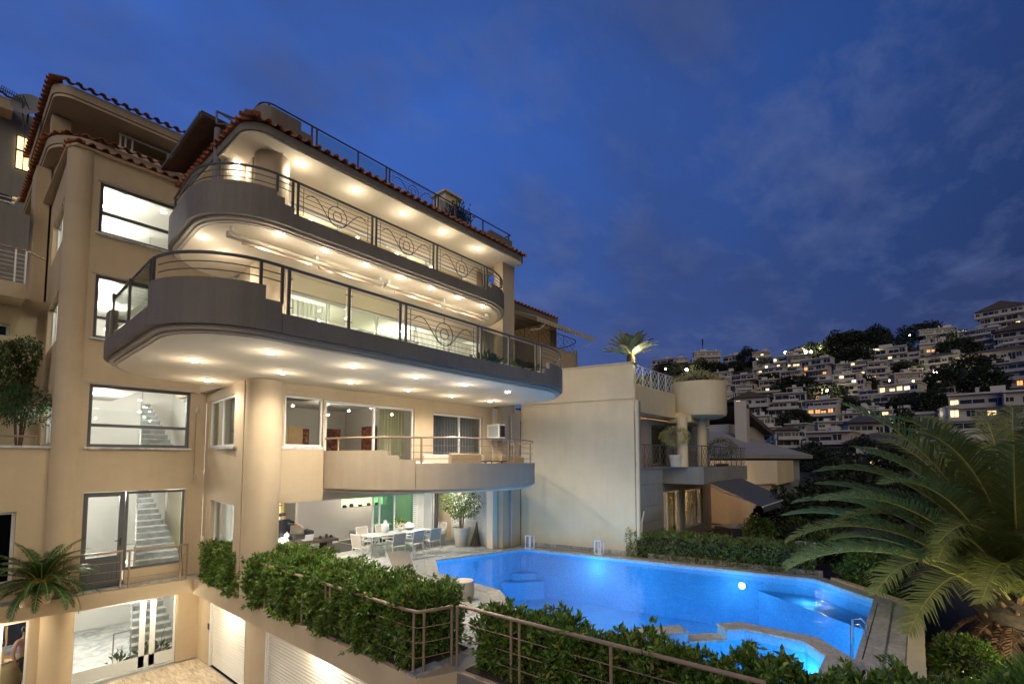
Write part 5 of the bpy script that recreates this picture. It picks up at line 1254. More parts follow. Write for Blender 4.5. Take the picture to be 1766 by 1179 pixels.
# ------------------------------------------------------------ terrace railing (bronze)
def rail_run(label, pts, posts, z0=.0, top=1.0, bars=(.72, .48, .25)):
    t = thing('terrace_railing', label, 'railing', (pts[0][0], pts[0][1], z0)); h = MB().tube([(x, y, top) for x, y in pts], .030, 10).build('handrail', 'rail_tan', t, smooth=True)
    for z in bars: MB().tube([(x, y, z) for x, y in pts], .008, 6).build('rail_bar', 'rail_tan', t, smooth=True)
    for x, y in posts: MB().tube([(x, y, z0), (x, y, top-.01)], .024, 10).build('post', 'rail_tan', t, smooth=True)
    return t
rail_run('bronze railing in front of the stair tower door', [(5.0, 16.68), (3.55, 16.80)], [(4.97, 16.69), (4.80, 16.70), (3.62, 16.79)])
rail_run('bronze railing beside the cycad, left of the tower door', [(3.48, 16.81), (2.2, 16.92), (1.2, 16.97)], [(3.45, 16.82), (2.3, 16.91), (2.12, 16.93)])
rail_run('short bronze railing section at the inner corner by the hedge', [(5.2, 16.35), (5.2, 14.75)], [(5.2, 16.3), (5.2, 15.25)])
rail_run('long bronze railing half buried in the hedge, ending in a rounded corner', [(5.21, 14.2), (5.21, 10.5), (5.21, 6.62), (5.24, 6.42), (5.36, 6.34), (5.78, 6.20)], [(5.21, 14.15), (5.21, 14.03), (5.21, 12.0), (5.21, 10.2), (5.21, 9.25), (5.21, 9.08), (5.21, 7.8), (5.24, 6.5), (5.34, 6.36)], bars=(.74, .50, .26))
rail_run('bronze railing in front of the pool hedge, right of the double post', [(5.92, 6.12), (6.03, 3.4), (6.12, 1.4)], [(5.90, 6.16), (5.98, 5.02), (5.99, 4.86), (6.04, 3.3)])
MB_ = thing('gate_post', 'slim bronze post in the gap where the two hedge railings meet', 'post', (5.84, 6.2, 0)); MB().tube([(5.83, 6.22, 0), (5.83, 6.22, 1.0)], .024, 10).build('post', 'rail_tan', MB_, smooth=True)

# ================================================================== PALM, CYCAD, BUSHES
def frond(t, base, az, el, L, droop, nleaf, lw, ll, m, rach='rachis', twist=0, name='frond', rr=.022, vee=.5):
    base = Vector(base); pts = []; d = Vector((math.cos(az)*math.cos(el), math.sin(az)*math.cos(el), math.sin(el))); p = base.copy(); n = 14; side = Vector((-math.sin(az), math.cos(az), 0)); e_ = el
    for i in range(n+1):
        pts.append(p.copy()); e_ -= droop/n*(.5+1.1*i/n); d = Vector((math.cos(az)*math.cos(e_), math.sin(az)*math.cos(e_), math.sin(e_))); p = p+d*(L/n)+side*(twist*L/n*i/n)
    r_ = MB().tube(pts, rr, 5, rr*.25).build(name, rach, t, smooth=True)
    V = []; F = []; rn = []
    for k in range(nleaf):
        q = .12+.88*(k/(nleaf-1)); f = q*n; i = min(int(f), n-1); P = pts[i].lerp(pts[i+1], f-i); tg = (pts[i+1]-pts[i]).normalized(); sd_ = tg.cross(Vector((0, 0, 1))); sd_ = sd_.normalized() if sd_.length > .05 else side; up_ = sd_.cross(tg)
        ln = ll*(math.sin(PI*min(1, (.12+q*.86)))**.55)*(.85+.3*random.random())
        for s in (-1, 1):
            dr = (sd_*s+tg*(.75+.5*q)+up_*vee+Vector((random.gauss(0, .08), random.gauss(0, .08), random.gauss(0, .08)))).normalized()
            w_ = tg*lw*.5; a = P-w_; b = P+w_; mid = P+dr*ln*.55; tip = P+dr*ln-Vector((0, 0, ln*.25)); k0 = len(V)
            V += [a, b, mid+w_*1.1, mid-w_*1.1, tip]; F += [(k0, k0+1, k0+2), (k0, k0+2, k0+3), (k0+3, k0+2, k0+4)]; rn.append(min(1, max(0, .25+.5*q*random.random()+.25*random.random())))
    npmesh('leaflets', np.array([v[:] for v in V]), np.array(F), m, r_, per=3, rnd=np.array(rn+[0])); return r_
pc = Vector((15.75, -1.6, .2))
palm = thing('palm_tree', 'large date palm with long drooping fronds and dead leaves at its short trunk', 'palm tree', (pc.x, pc.y, -1.25))
tk = MB(); tk.lathe([(.55, 0), (.50, .5), (.60, 1.0), (.70, 1.4), (.5, 1.75), (.1, 1.95)], (pc.x, pc.y, -1.25), 20); tk.build('trunk', 'bark', palm, smooth=True)
for k in range(60):
    a = k*2.4; z = -1.0+(k % 9)*.17; MB().tube([(pc.x+.45*math.cos(a), pc.y+.45*math.sin(a), z), (pc.x+.72*math.cos(a), pc.y+.72*math.sin(a), z+.22)], .075, 5, .03).build('frond_stub', 'dead', palm)
NF = 74
for k in range(NF):
    a = k*2.39996; q = k/NF; el = R(86-60*q**1.1+random.uniform(-6, 6)); L = (3.9+1.3*random.random())*(1+.10*(q < .25))
    if math.cos(a-2.5) > .05: el = max(el, R(36+8*random.random()))
    frond(palm, (pc.x+.22*math.cos(a), pc.y+.22*math.sin(a), pc.z+.35*(1-q)), a, el, L, R((50 if q < .25 else 60)+30*random.random()), 100, .040, .85, 'palm', twist=random.uniform(-.25, .25), rr=.026)
for k in range(16):
    a = k*2.4+.5; frond(palm, (pc.x+.5*math.cos(a), pc.y+.5*math.sin(a), pc.z-.25), a, R(-15-20*random.random()), 1.1+.5*random.random(), R(80), 18, .03, .25, 'dead', 'dead', name='dead_frond', rr=.02)
def cycad(label, loc, n, L, m, ll=.16, el0=80, el1=-18, trunk=.3, name='cycad', droop=70, lw=.018, nl=44):
    t = thing(name, label, 'plant', loc); x, y, z = loc
    MB().lathe([(.13, 0), (.17, trunk*.6), (.12, trunk)], loc, 14).build('trunk', 'bark', t, smooth=True)
    for k in range(n):
        q = k/n; a = k*2.39996; frond(t, (x+.05*math.cos(a), y+.05*math.sin(a), z+trunk), a, R(el0+(el1-el0)*q+random.uniform(-5, 5)), L*(.8+.3*random.random()), R(droop*(.6+.6*random.random())), nl, lw, ll, m, rr=.011, vee=.25)
    return t
pd = thing('corner_planter', 'low beige planter at the terrace edge under the dark green cycad', 'planter', (1.75, 16.6, -.0)); MB().lathe([(.28, .0), (.36, .30), (.33, .30), (0, .28)], (0, 0, 0), 20).build('bowl', 'tan_pot', pd, smooth=True, local=True)
cycad('dark green cycad with arching fronds at the lower left terrace edge', (1.85, 16.55, .30), 56, 1.2, 'cycad', .19, trunk=.22, nl=40, lw=.022)
cycad('pale green sago palm on the corner of the neighbour roof', (16.75, 8.15, 7.15), 44, 1.0, 'sago_pale', .20, 85, 18, .30, 'sago_palm', 34, .05)
t = thing('added_spotlight', 'small lamp added at the base to brighten the pale sago palm', 'lamp', (16.85, 8.0, 7.14)); MB().lathe([(.04, 0), (.05, .08), (.03, .1)], (0, 0, 0), 10).build('head', 'black', t, local=True); lamp('POINT', (16.7, 7.85, 7.42), 16, (1, .92, .62), .05)  # lamp and its fixture are added to brighten the sago palm
def bush(label, c, r, n, L, m, sq=(1, 1, .8), name='bush', cat='bush', spiky=False):
    t = thing(name, label, cat, (c[0], c[1], c[2]-r*sq[2]))
    P_ = rng.normal(size=(n, 3)); P_ /= np.linalg.norm(P_, axis=1)[:, None]; rad = .55+.45*rng.random(n)**.5; lum = 1+.16*np.sin(P_[:, 0]*7+1)*np.cos(P_[:, 1]*6)+.1*np.sin(P_[:, 2]*9)
    C = P_*(rad*lum*r)[:, None]*np.array(sq)+np.array(c); D = P_*1.0+rng.normal(size=(n, 3))*(.35 if spiky else .7); D[:, 2] += .3; D /= np.linalg.norm(D, axis=1)[:, None]
    Ls = L*(.6+.8*rng.random(n)); V, F = leafset(C, D, Ls, Ls*(.14 if spiky else .42), .2, .1); npmesh('foliage', V, F, m, t, per=4)
    MB().tube([(c[0], c[1], c[2]-r*sq[2]), (c[0], c[1], c[2])], r*.08, 6, r*.04).build('trunk', 'bark', t)
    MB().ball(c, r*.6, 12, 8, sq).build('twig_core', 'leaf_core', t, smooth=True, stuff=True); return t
bush('bright green feathery juniper at the lower right below the palm', (9.6, -1.9, -.15), 1.5, 15000, .16, 'juniper', (1, 1, .62), 'juniper', spiky=True)
bush('darker feathery juniper in the bottom right corner', (7.9, -2.2, -.35), 1.15, 9000, .15, 'juniper', (1, 1, .75), 'juniper', spiky=True)
bush('low dark shrub at the foot of the palm by the pool corner', (13.2, -.55, -.5), .6, 2500, .10, 'leaf', name='shrub')
bush('dark shrub between the palm and the far hedge', (17.6, 1.2, .15), .75, 3000, .10, 'leaf', name='shrub')
bush('small white-flowered shrub lit by the garden path right of the palm', (13.8, -3.6, -.45), .5, 1500, .08, 'sago_pale', name='shrub')
gl = thing('garden_lamp', 'small lit garden lamp by the path right of the palm trunk', 'lamp', (13.3, -3.0, -1.0)); MB().tube([(0, 0, 0), (0, 0, .4)], .03, 8).build('post', 'black', gl, local=True); MB().ball((0, 0, .45), .06, 10, 8).build('globe', 'lens_soft', gl, smooth=True, local=True); lamp('POINT', (13.3, -3.0, -.40), 230, (1, .90, .65), .06)

# ================================================================== NEIGHBOUR HOUSE
nh = thing('neighbour_house', 'pale neighbouring house with a blank side wall, loggia, and diamond-pattern railings behind the pool', 'house', (18, 9, 0))
A0, A1 = (15.78, 12.7), (16.64, 8.0)
o = MB(); wall(o, A0, A1, -.3, 5.745, .3); wall(o, (15.81, 12.7), (16.67, 8.03), 5.745, 5.785, .25); wall(o, A0, A1, 5.785, 7.12, .3); o.build('side_wall', 'white_wall', nh)
MB().obox((15.74, 12.7), (16.61, 7.96), .38, 7.121, 7.16).build('coping', 'white_wall', nh)
o = MB()
for i in range(9):
    a, d = Vector((15.765, 12.6)), Vector((.86, -4.6)); p = a+d*(i/9); q = a+d*((i+1)/9-.003); MB().obox(tuple(p), tuple(q), -.03+.0, .02, .16) if False else None
    MB().prism([(p.x, p.y), (q.x, q.y), (q.x-.025, q.y-.004), (p.x-.025, p.y-.004)], .02, .15).build('skirting_stone', 'skirt', nh)
o = MB(); wall(o, (16.66, 7.98), (19.1, 7.98), -1, 2.55, .3)
for z in (.95, 1.75, 2.3): pass
wall(o, (19.1, 8.6), (27, 8.6), -1, 5.2, .3, ((.1, 3.6, -.8, 2.1), (4.1, 6.6, .2, 2.05), (.4, 2.2, 3.25, 5.0)))
o.box(16.66, 19.1, 7.98, 8.28, 2.56, 3.16); o.build('facade_wall', 'grey_wall', nh)
for z in (.55, 1.15, 1.75): MB().box(16.7, 19.08, 7.96, 7.979, z, z+.57).build('cladding_panel', 'grey_wall', nh)
dpn = MB(); dpn.tube([(16.62, 7.88, .6), (16.62, 7.88, 5.7)], .075, 12); dpn.tube([(16.78, 7.86, -.3), (16.8, 7.84, 1.2), (17.0, 7.84, 1.6)], .03, 8); dpn.build('downpipe', 'white_wall', nh, smooth=True)
MB().box(16.7, 17.05, 7.93, 8.0, -.4, 5.7).build('corner_strip', 'grey_wall', nh)
# roof slab, parapet, rounded planter
o = MB(); o.prism([(16.66, 7.96), (20.6, 7.96), (20.6, 8.25), (16.66, 8.25)], 5.30, 6.32); o.box(16.9, 24, 8.26, 14, 5.3, 5.7); o.build('roof_parapet', 'white_wall', nh)
o = MB(); o.lathe([(.9, 5.30), (1.12, 5.40), (1.16, 5.55), (1.16, 6.86), (1.06, 6.86), (1.06, 6.7), (0, 6.7)], (21.7, 7.35, 0), 36); o.build('round_planter', 'white_wall', nh, smooth=True)
o = MB(); o.prism([(20.6, 7.3), (23.9, 7.6), (23.9, 8.25), (20.6, 8.25)], 5.1, 5.52); o.build('roof_edge', 'white_wall', nh)
for x, y in ((20.2, 7.55), (22.0, 7.35)): MB().lathe([(.22, 3.2), (.22, 5.3)], (x, y, 0), 20).build('column', 'white_wall', nh, smooth=True)
# loggia floor balcony
o = MB(); BP = [(20.35, 8.6), (20.35, 6.75), (27.2, 6.75), (27.2, 8.6)]
wall(o, (20.35, 8.6), (20.35, 6.75), 2.48, 3.2, .18); wall(o, (20.531, 6.752), (27.0, 6.752), 2.48, 3.2, .178); wall(o, (27.001, 6.75), (27.001, 8.6), 2.48, 3.2, .18)
o.box(20.53, 27.0, 6.93, 8.6, 2.6, 2.8); o.box(16.66, 20.345, 7.9, 8.28, 3.165, 3.2); o.build('balcony', 'grey_wall', nh)
def diamond_rail(root, pts, z0, z1, m='rail', step=.9):
    h = MB().tube([(x, y, z1) for x, y in pts], .022, 6).build('handrail', m, root)
    o = MB(); 
    for a, b in zip(pts, pts[1:]):
        A, B = Vector(a), Vector(b); Ln = (B-A).length; n = max(1, round(Ln/step)); d = (B-A)/n
        for i in range(n):
            p, q = A+d*i, A+d*(i+1); o.tube([(p.x, p.y, z0), (p.x, p.y, z1)], .018, 5); c = (p+q)/2
            for (u, w) in ((0, 1), (1, 0), (.25, .75), (.75, .25)):
                pass
            for s0, t0, s1, t1 in ((0, 0, 1, 1), (1, 0, 0, 1), (.5, 0, 1, .5), (1, .5, .5, 1), (.5, 1, 0, .5), (0, .5, .5, 0)):
                P1 = p+(q-p)*(.08+.84*s0); P2 = p+(q-p)*(.08+.84*s1); o.tube([(P1.x, P1.y, z0+.05+(z1-z0-.1)*t0), (P2.x, P2.y, z0+.05+(z1-z0-.1)*t1)], .008, 4)
        o.tube([(a[0], a[1], z0+.04), (b[0], b[1], z0+.04)], .01, 4)
    o.build('diamond_bars', m, h, stuff=True); return h
diamond_rail(nh, [(16.8, 8.05), (20.55, 8.05)], 6.32, 7.08, 'white_metal', .8)
diamond_rail(nh, [(16.8, 8.02), (20.42, 8.02), (20.42, 6.84), (27.1, 6.84)], 3.2, 4.08, 'rail', .8)
window(nh, (19.1, 8.6), (27, 8.6), .1, 3.6, -.8, 2.1, 'white_frame', .08, .08, cols=(1.9, 2.2)); window(nh, (19.1, 8.6), (27, 8.6), 4.1, 6.6, .2, 2.05, 'white_frame', .08, .08, cols=(4.9, 5.7)); window(nh, (19.1, 8.6), (27, 8.6), .4, 2.2, 3.25, 5.0, 'grey_frame', .07, .08, glass='dark_glass')
curtain((19.3, 8.95), (20.9, 8.95), -.7, 2.05, 'curtain_green', 12, root=nh); curtain((21.5, 8.95), (22.5, 8.95), -.7, 2.05, 'curtain_green', 8, root=nh); curtain((23.3, 8.95), (25.4, 8.95), .2, 2.0, 'curtain_green', 10, root=nh)
o = MB(); o.box(19.1, 30, 10.8, 11, -1, 7); o.build('room_wall', 'grey_room', nh)
o = MB(); o.box(24.5, 24.8, 8.9, 14, 2.8, 5.2); o.box(17, 24.5, 13.0, 13.2, 3.2, 5.3); o.build('loggia_wall', 'soffit', nh)
lamp('POINT', (21.3, 9.8, 1.6), 170, (1, .66, .36), .12); lamp('POINT', (24.3, 9.8, 1.5), 60, (1, .62, .32), .12)
for i, (x, y, r_) in enumerate(((19.9, 7.75, .55), (24.2, 7.15, .6))):
    t = thing('potted_olive', ('grey-green round olive bush in a pot on the neighbour loggia, in front of the column', 'darker round bush in a square pot at the right end of the neighbour balcony')[i], 'plant', (x, y, 3.2 if i == 0 else 2.81))
    zz = ORG[t][2]; MB().lathe([(.2, 0), (.28, .5), (.24, .5), (0, .48)], (0, 0, 0), 16).build('pot', 'pot' if i == 0 else 'black', t, local=True)
    P_ = rng.normal(size=(1500, 3)); P_ /= np.linalg.norm(P_, axis=1)[:, None]; C = P_*(.6+.4*rng.random(1500))[:, None]*r_*np.array([1.15, 1.15, .8])+np.array([x, y, zz+1.25]); D = P_+rng.normal(size=P_.shape)*.5; D /= np.linalg.norm(D, axis=1)[:, None]; V, F = leafset(C, D, .09, .028); npmesh('foliage', V, F, ('sago_pale', 'leaf_far')[i], t, per=4)
bush('golden-green clipped shrub growing in the round planter of the neighbour roof', (21.75, 7.4, 6.95), .85, 2600, .10, 'sago_pale', (1.1, 1.1, .55), 'shrub')
bush('yellowish shrub behind the diamond railing of the neighbour roof', (19.3, 8.9, 6.6), .5, 1200, .10, 'sago_pale', (1.2, 1, .8), 'shrub')
# pulled-out grey awning
aw = thing('sloping_awning', 'grey fabric awning pulled out over the neighbour terrace', 'awning', (22.5, 6.7, 2.4))
a_, b_, c_, d_ = Vector((20.9, 6.7, 2.55)), Vector((25.6, 6.7, 2.6)), Vector((25.6, 4.7, 1.70)), Vector((20.9, 4.7, 1.66))
MB().slabq([a_, d_, c_, b_], .02).build('canvas', 'awning', aw)
o = MB()
for i in range(24):
    x = 20.9+i*4.7/24; o.slabq([(x, 4.69, 1.66), (x+.19, 4.69, 1.66), (x+.17, 4.68, 1.46), (x+.095, 4.675, 1.42), (x+.02, 4.68, 1.46)], .008)
o.build('scalloped_valance', 'awning', aw, stuff=True); MB().tube([d_, c_], .03, 8).build('front_bar', 'white_metal', aw); MB().tube([(21.2, 6.7, 2.3), (21.5, 5.9, 2.0), (21.3, 4.8, 1.65)], .02, 6).build('folding_arm', 'white_metal', aw)
# terrace furniture and plants of the neighbour garden
bush('rounded yellow-green bush in front of the neighbour terrace door', (18.9, 6.9, .35), .42, 1200, .09, 'leaf_far', name='bush')
bush('dark bush beneath the grey awning on the neighbour terrace', (22.3, 5.2, .5), .7, 2200, .10, 'leaf', name='bush')
bush('dark bush right of the awning on the neighbour terrace', (24.3, 4.2, .3), .8, 2400, .10, 'leaf', name='bush')
bush('dark spiky plant between the awning and the palm', (21.5, 2.6, .1), .7, 900, .32, 'leaf', name='bush', spiky=True)
t = thing('garden_table', 'dark wrought-iron table on the neighbour terrace behind the hedge', 'table', (20.2, 5.2, -.25)); MB().lathe([(0, .70), (.5, .70), (.5, .73), (0, .73)], (0, 0, 0), 20).build('table_top', 'rail', t, local=True)
for k in range(3): a = k*2.09; MB().tube([(.35*math.cos(a), .35*math.sin(a), 0), (0, 0, .4), (.3*math.cos(a), .3*math.sin(a), .70)], .015, 5).build('leg', 'rail', t, local=True)
g0 = None
for i, (x, y, rz) in enumerate(((18.2, 6.2, 200), (19.4, 5.4, 90), (20.9, 5.6, -60), (20.1, 6.1, 180))):
    lab = ('dark padded garden chair leaning near the neighbour wall corner', 'dark iron garden chair left of the round iron table', 'dark iron garden chair right of the round iron table', 'dark iron garden chair behind the round iron table')[i]
    if g0 is None:
        g0 = t = thing('garden_chair', lab, 'chair', (x, y, -.25), 'dark iron chairs on the neighbour terrace', R(rz))
        for sx in (-.2, .2):
            MB().tube([(sx, -.2, 0), (sx, -.2, .45)], .013, 5).build('leg', 'rail', t, local=True); MB().tube([(sx, .2, 0), (sx, .2, .45), (sx, .28, .95)], .013, 5).build('leg', 'rail', t, local=True)
        MB().box(-.22, .22, -.22, .22, .45, .48).build('seat', 'navy', t, local=True); MB().slabq([(-.2, .23, .5), (.2, .23, .5), (.2, .29, .95), (-.2, .29, .95)], .03).build('backrest', 'navy', t, local=True)
    else: dup(g0, (x, y, -.25), R(rz), lab)
tw = thing('garden_wall', 'low pinkish wall piece beside the far hedge, left of the palm fronds', 'wall', (19.8, 3.2, -.3)); MB().box(-.6, .6, -.3, .3, 0, .85).build('block', 'soffit', tw, local=True)
pl_ = thing('terrace_planter', 'dark low trough along the edge of the neighbour terrace', 'planter', (18.6, 5.4, -.3)); MB().box(-.9, .9, -.15, .15, 0, .8).build('trough', 'dark_wood', pl_, local=True)
# annexe to the right with orange-lit wall, hipped roof house and gabled house with chimney
an = thing('annexe', 'flat-roofed annexe with warm-lit wall and stained parapet right of the grey awning', 'house', (29, 7, 0))
o = MB(); q = ond(1285, 790, 27); q2 = ond(1340, 795, 29); q3 = ond(1368, 795, 34)
def vbox(p, q, t_, z0, z1): return MB().obox((p.x, p.y), (q.x, q.y), t_, z0, z1)
vbox(q, q2, 4, 2.1, 3.45).build('stained_parapet', 'soffit', an); vbox(q2, q3, 4, 2.0, 3.44).build('side_parapet', 'white_wall', an)
q = ond(1290, 840, 27.2); q2 = ond(1330, 840, 29.0); q3 = ond(1380, 850, 38); vbox(q, q2, 3, -2.5, 2.095).build('wall', 'plaster', an); vbox(q2, q3, 3, -2.5, 2.0).build('side_wall', 'grey_wall', an)
lamp('POINT', tuple(ond(1300, 845, 25.6)), 26, (1, .58, .28), .1)
hp = thing('hipped_house', 'single-storey house with a wide pale hipped roof beyond the annexe', 'house', (37, 8, 0))
a = ond(1272, 792, 33); b = ond(1402, 792, 42); dn = Vector((-(b-a).y, (b-a).x, 0)).normalized()
def P3(p, n_, z): v = p+dn*n_; return (v.x, v.y, z)
MB().add([P3(a, 0, 3.9), P3(b, 0, 3.9), P3(b, 9, 3.9), P3(a, 9, 3.9), P3(a+(b-a)*.2, 4.5, 5.8), P3(a+(b-a)*.62, 4.5, 5.8), P3(a, 0, 3.6), P3(b, 0, 3.6), P3(b, 9, 3.6), P3(a, 9, 3.6)], [(0, 1, 5, 4), (1, 2, 5), (2, 3, 4, 5), (3, 0, 4), (0, 6, 7, 1), (1, 7, 8, 2), (3, 9, 6, 0), (9, 8, 7, 6)]).build('roof', 'hb3', hp)
a2, b2 = a+(b-a)*.08+dn*.6, a+(b-a)*.9+dn*.6
vbox(a2, b2, 7, -3, 3.595).build('wall', 'grey_wall', hp)
gh = thing('gabled_house', 'white house with a tall chimney and sloping eaves above the neighbour balcony', 'house', (44, 16, 0))
a = ond(1258, 760, 42); b = ond(1318, 760, 48); dn = Vector((-(b-a).y, (b-a).x, 0)).normalized()
vbox(a, b, 8, 0, 6.6).build('wall', 'hb2', gh)
o = MB(); o.add([P3(a, -.8, 8.2), P3(b, -.8, 5.9), P3(b, 8, 5.9), P3(a, 8, 8.2), P3(a, -.8, 8.5), P3(b+(b-a)*.12, -.8, 6.1), P3(b+(b-a)*.12, 8, 6.1), P3(a, 8, 8.5)], [(3, 2, 1, 0), (4, 5, 6, 7), (0, 1, 5, 4), (1, 2, 6, 5)]); o.build('roof', 'roof_far', gh)
c = ond(1279, 700, 40); MB().box(c.x-.45, c.x+.45, c.y-.45, c.y+.45, 3, 8.3).build('chimney', 'hb2', gh); MB().box(c.x-.3, c.x+.3, c.y-.47, c.y-.451, 7.7, 8.0).build('vent', 'black', gh)

# ================================================================== UPPER RIGHT HOUSE
uh = thing('upper_house', 'terraced house behind the villa end wall with tiled roof, cream awning and curved balcony', 'house', (19, 16, 0))
UB = roundpath([(15.4, 13.6, 0), (22.6, 13.6, 1.6), (23.2, 18, 0)], 12)
UBr = resample(UB, .2)
MB().prism([tuple(p) for p in offset(UBr, .1)]+[(15.4, 18)], 7.95, 8.15).build('balcony_slab', 'soffit', uh, smooth=True)
parapet(MB(), UBr, 8.0, lambda p: 9.05 if p.x < 21.6 else 9.3, .15).build('parapet', 'plaster', uh, smooth=True)
diamond_rail(uh, [(16.2, 13.68), (21.6, 13.68)], 9.05, 9.85, 'rail', 1.0); MB().tube([(p.x, p.y, 9.87) for p in offset(UBr, .08) if p.x > 21.4], .022, 6).build('handrail', 'rail', uh, smooth=True)
o = MB(); o.box(15.4, 24, 17.0, 17.3, 8.15, 11); o.box(20.3, 20.9, 14.4, 17, 8.15, 10.7); o.build('wall', 'white_wall', uh)
o = MB(); o.prism([(15.4, 14.5), (21.2, 14.5), (21.2, 19), (15.4, 19)], 10.62, 11.0); o.build('roof_slab', 'parapet', uh)
tiles(uh, (15.5, 14.42), (21.2, 14.42), 11.03, rows=1)
MB().box(15.5, 20.1, 16.9, 16.99, 8.2, 10.4).build('window', 'dark_glass', uh)
ua = thing('cream_awning', 'cream scalloped awning stretched out from the upper right house', 'awning', (19, 14, 10))
a_, b_, c_, d_ = Vector((15.8, 14.6, 10.55)), Vector((22.2, 14.6, 10.55)), Vector((22.6, 13.1, 10.05)), Vector((17.4, 13.1, 10.05))
MB().slabq([a_, d_, c_, b_], .02).build('canvas', 'awning_cream', ua)
o = MB()
for i in range(20): x = 17.4+i*5.2/20; o.slabq([(x, 13.09, 10.05), (x+.25, 13.09, 10.05), (x+.22, 13.08, 9.84), (x+.13, 13.075, 9.80), (x+.03, 13.08, 9.84)], .01)
o.build('scalloped_valance', 'awning_cream', ua, stuff=True)
for x in (18.0, 22.3): MB().tube([(x, 13.1, 10.05), (x+.1, 13.1, 9.85), (x-.05, 13.3, 9.6), (x-.4, 13.6, 9.55)], .02, 6).build('arm', 'white_metal', ua, smooth=True)
lamp('POINT', (18, 15.8, 10.2), 8, (1, .75, .5), .1)

# ================================================================== LEFT SIDE
# retaining wall with small window left of the tower
lwall = thing('beige_boundary_wall', 'plain beige wall with a small dark window, left of the stair tower', 'wall', (-2, 17.5, -2.6))
o = MB(); wall(o, (-8, 17.45), (2.0, 17.45), -.0, 3.80, .3, ((6.3, 9.42, .4, 2.2),)); o.build('wall', 'plaster', lwall); MB().box(-8, 2.06, 17.38, 17.85, 3.801, 3.86).build('coping', 'marble', lwall)
window(lwall, (-8, 17.45), (2, 17.45), 6.3, 9.42, .4, 2.2, 'white_frame', .07, .1, glass='dark_glass'); MB().box(-1.8, 1.45, 17.82, 17.9, .3, 2.3).build('curtain', 'navy', lwall)
rr = thing('terrace_railing', 'low tan rail on top of the beige wall at the left edge', 'railing', (-1, 17.6, 3.86)); MB().tube([(-4, 17.6, 4.1), (1.75, 17.6, 4.1)], .03, 8).build('handrail', 'rail_tan', rr)
for x in (1.7, -.2): MB().tube([(x, 17.6, 3.862), (x, 17.6, 4.1)], .025, 6).build('post', 'rail_tan', rr)
tf = MB(); tf.box(-9, 2.1, 17.8, 26, 3.4, 3.8); tf.build('upper_terrace', 'deck_base', lwall)
ficus('dark bushy ficus on the terrace between the ivy and the stair tower', (1.45, 18.4, 3.82), .68, 1.15, 1800, False, 'cycad', .085, 'ficus')
# left neighbour building
lb = thing('left_building', 'beige apartment building with deep tiled eaves behind the stair tower', 'building', (1, 24, 0))
o = MB(); wall(o, (-8, 21.5), (2.15, 21.5), 3.8, 8.6, .3, ((4, 9.1, 3.82, 5.9), (6.5, 9.35, 6.35, 7.7))); wall(o, (2.16, 24), (2.16, 21.5), 3.8, 14, .3); o.build('wall', 'plaster', lb)
window(lb, (-8, 21.5), (2.15, 21.5), 6.5, 9.35, 6.35, 7.7, 'white_frame', .07, .1, cols=(8.5,), glass='dark_glass'); 
sh = MB()
for i in range(18): sh.box(-3.9, 1.05, 21.6, 21.64, 3.85+i*.114, 3.85+i*.114+.105)
sh.build('roller_shutter', 'shutter', lb, stuff=True); MB().box(-1.4, .6, 21.42, 21.49, 7.72, 7.98).build('shutter_box', 'white_frame', lb)
# balcony with light rail
b0, b1 = onx(0, 400, 1), None
MB().prism([(-6, 20.3), (1.55, 20.3), (1.55, 21.5), (-6, 21.5)], 8.3, 8.75).build('balcony', 'plaster', lb)
hr_ = MB().tube([(-5, 20.36, 9.78), (1.55, 20.36, 9.78), (1.95, 20.8, 9.78)], .03, 8).build('handrail', 'rail_tan', lb)
for k in range(7): MB().tube([(-5, 20.36, 8.85+k*.13), (1.5, 20.36, 8.85+k*.13)], .008, 5).build('rail_bar', 'white_metal', hr_)
for x in (1.52, 1.3, -.4): MB().box(x-.02, x+.02, 20.34, 20.38, 8.75, 9.77).build('post', 'white_metal', hr_)
MB().tube([(.1+.45*t_, 20.33, 9.3-.2*math.cos(t_*2.6)) for t_ in np.linspace(-1, 2.6, 24)], .012, 6).build('scroll', 'rail_tan', hr_)
# storeys above
o = MB(); o.box(2.1, 2.6, 22.6, 23.0, 8.6, 15.5); o.box(1.75, 2.1, 21.9, 23.0, 8.6, 13.2); o.build('upper_wall', 'plaster', lb)
# glass canopy
gc = MB(); gc.slabq([(-5, 21.2, 11.4), (1.25, 21.2, 11.4), (1.45, 22.9, 12.3), (-5, 22.9, 12.3)], .03); gc.build('glass_canopy', 'dark_glass', lb)
gc = MB(); gc.tube([(-5, 21.2, 11.42), (1.25, 21.2, 11.42), (1.45, 22.9, 12.32)], .03, 6); gc.tube([(-5, 22.05, 11.88), (1.35, 22.05, 11.88)], .025, 6); gc.build('canopy_frame', 'white_metal', lb)
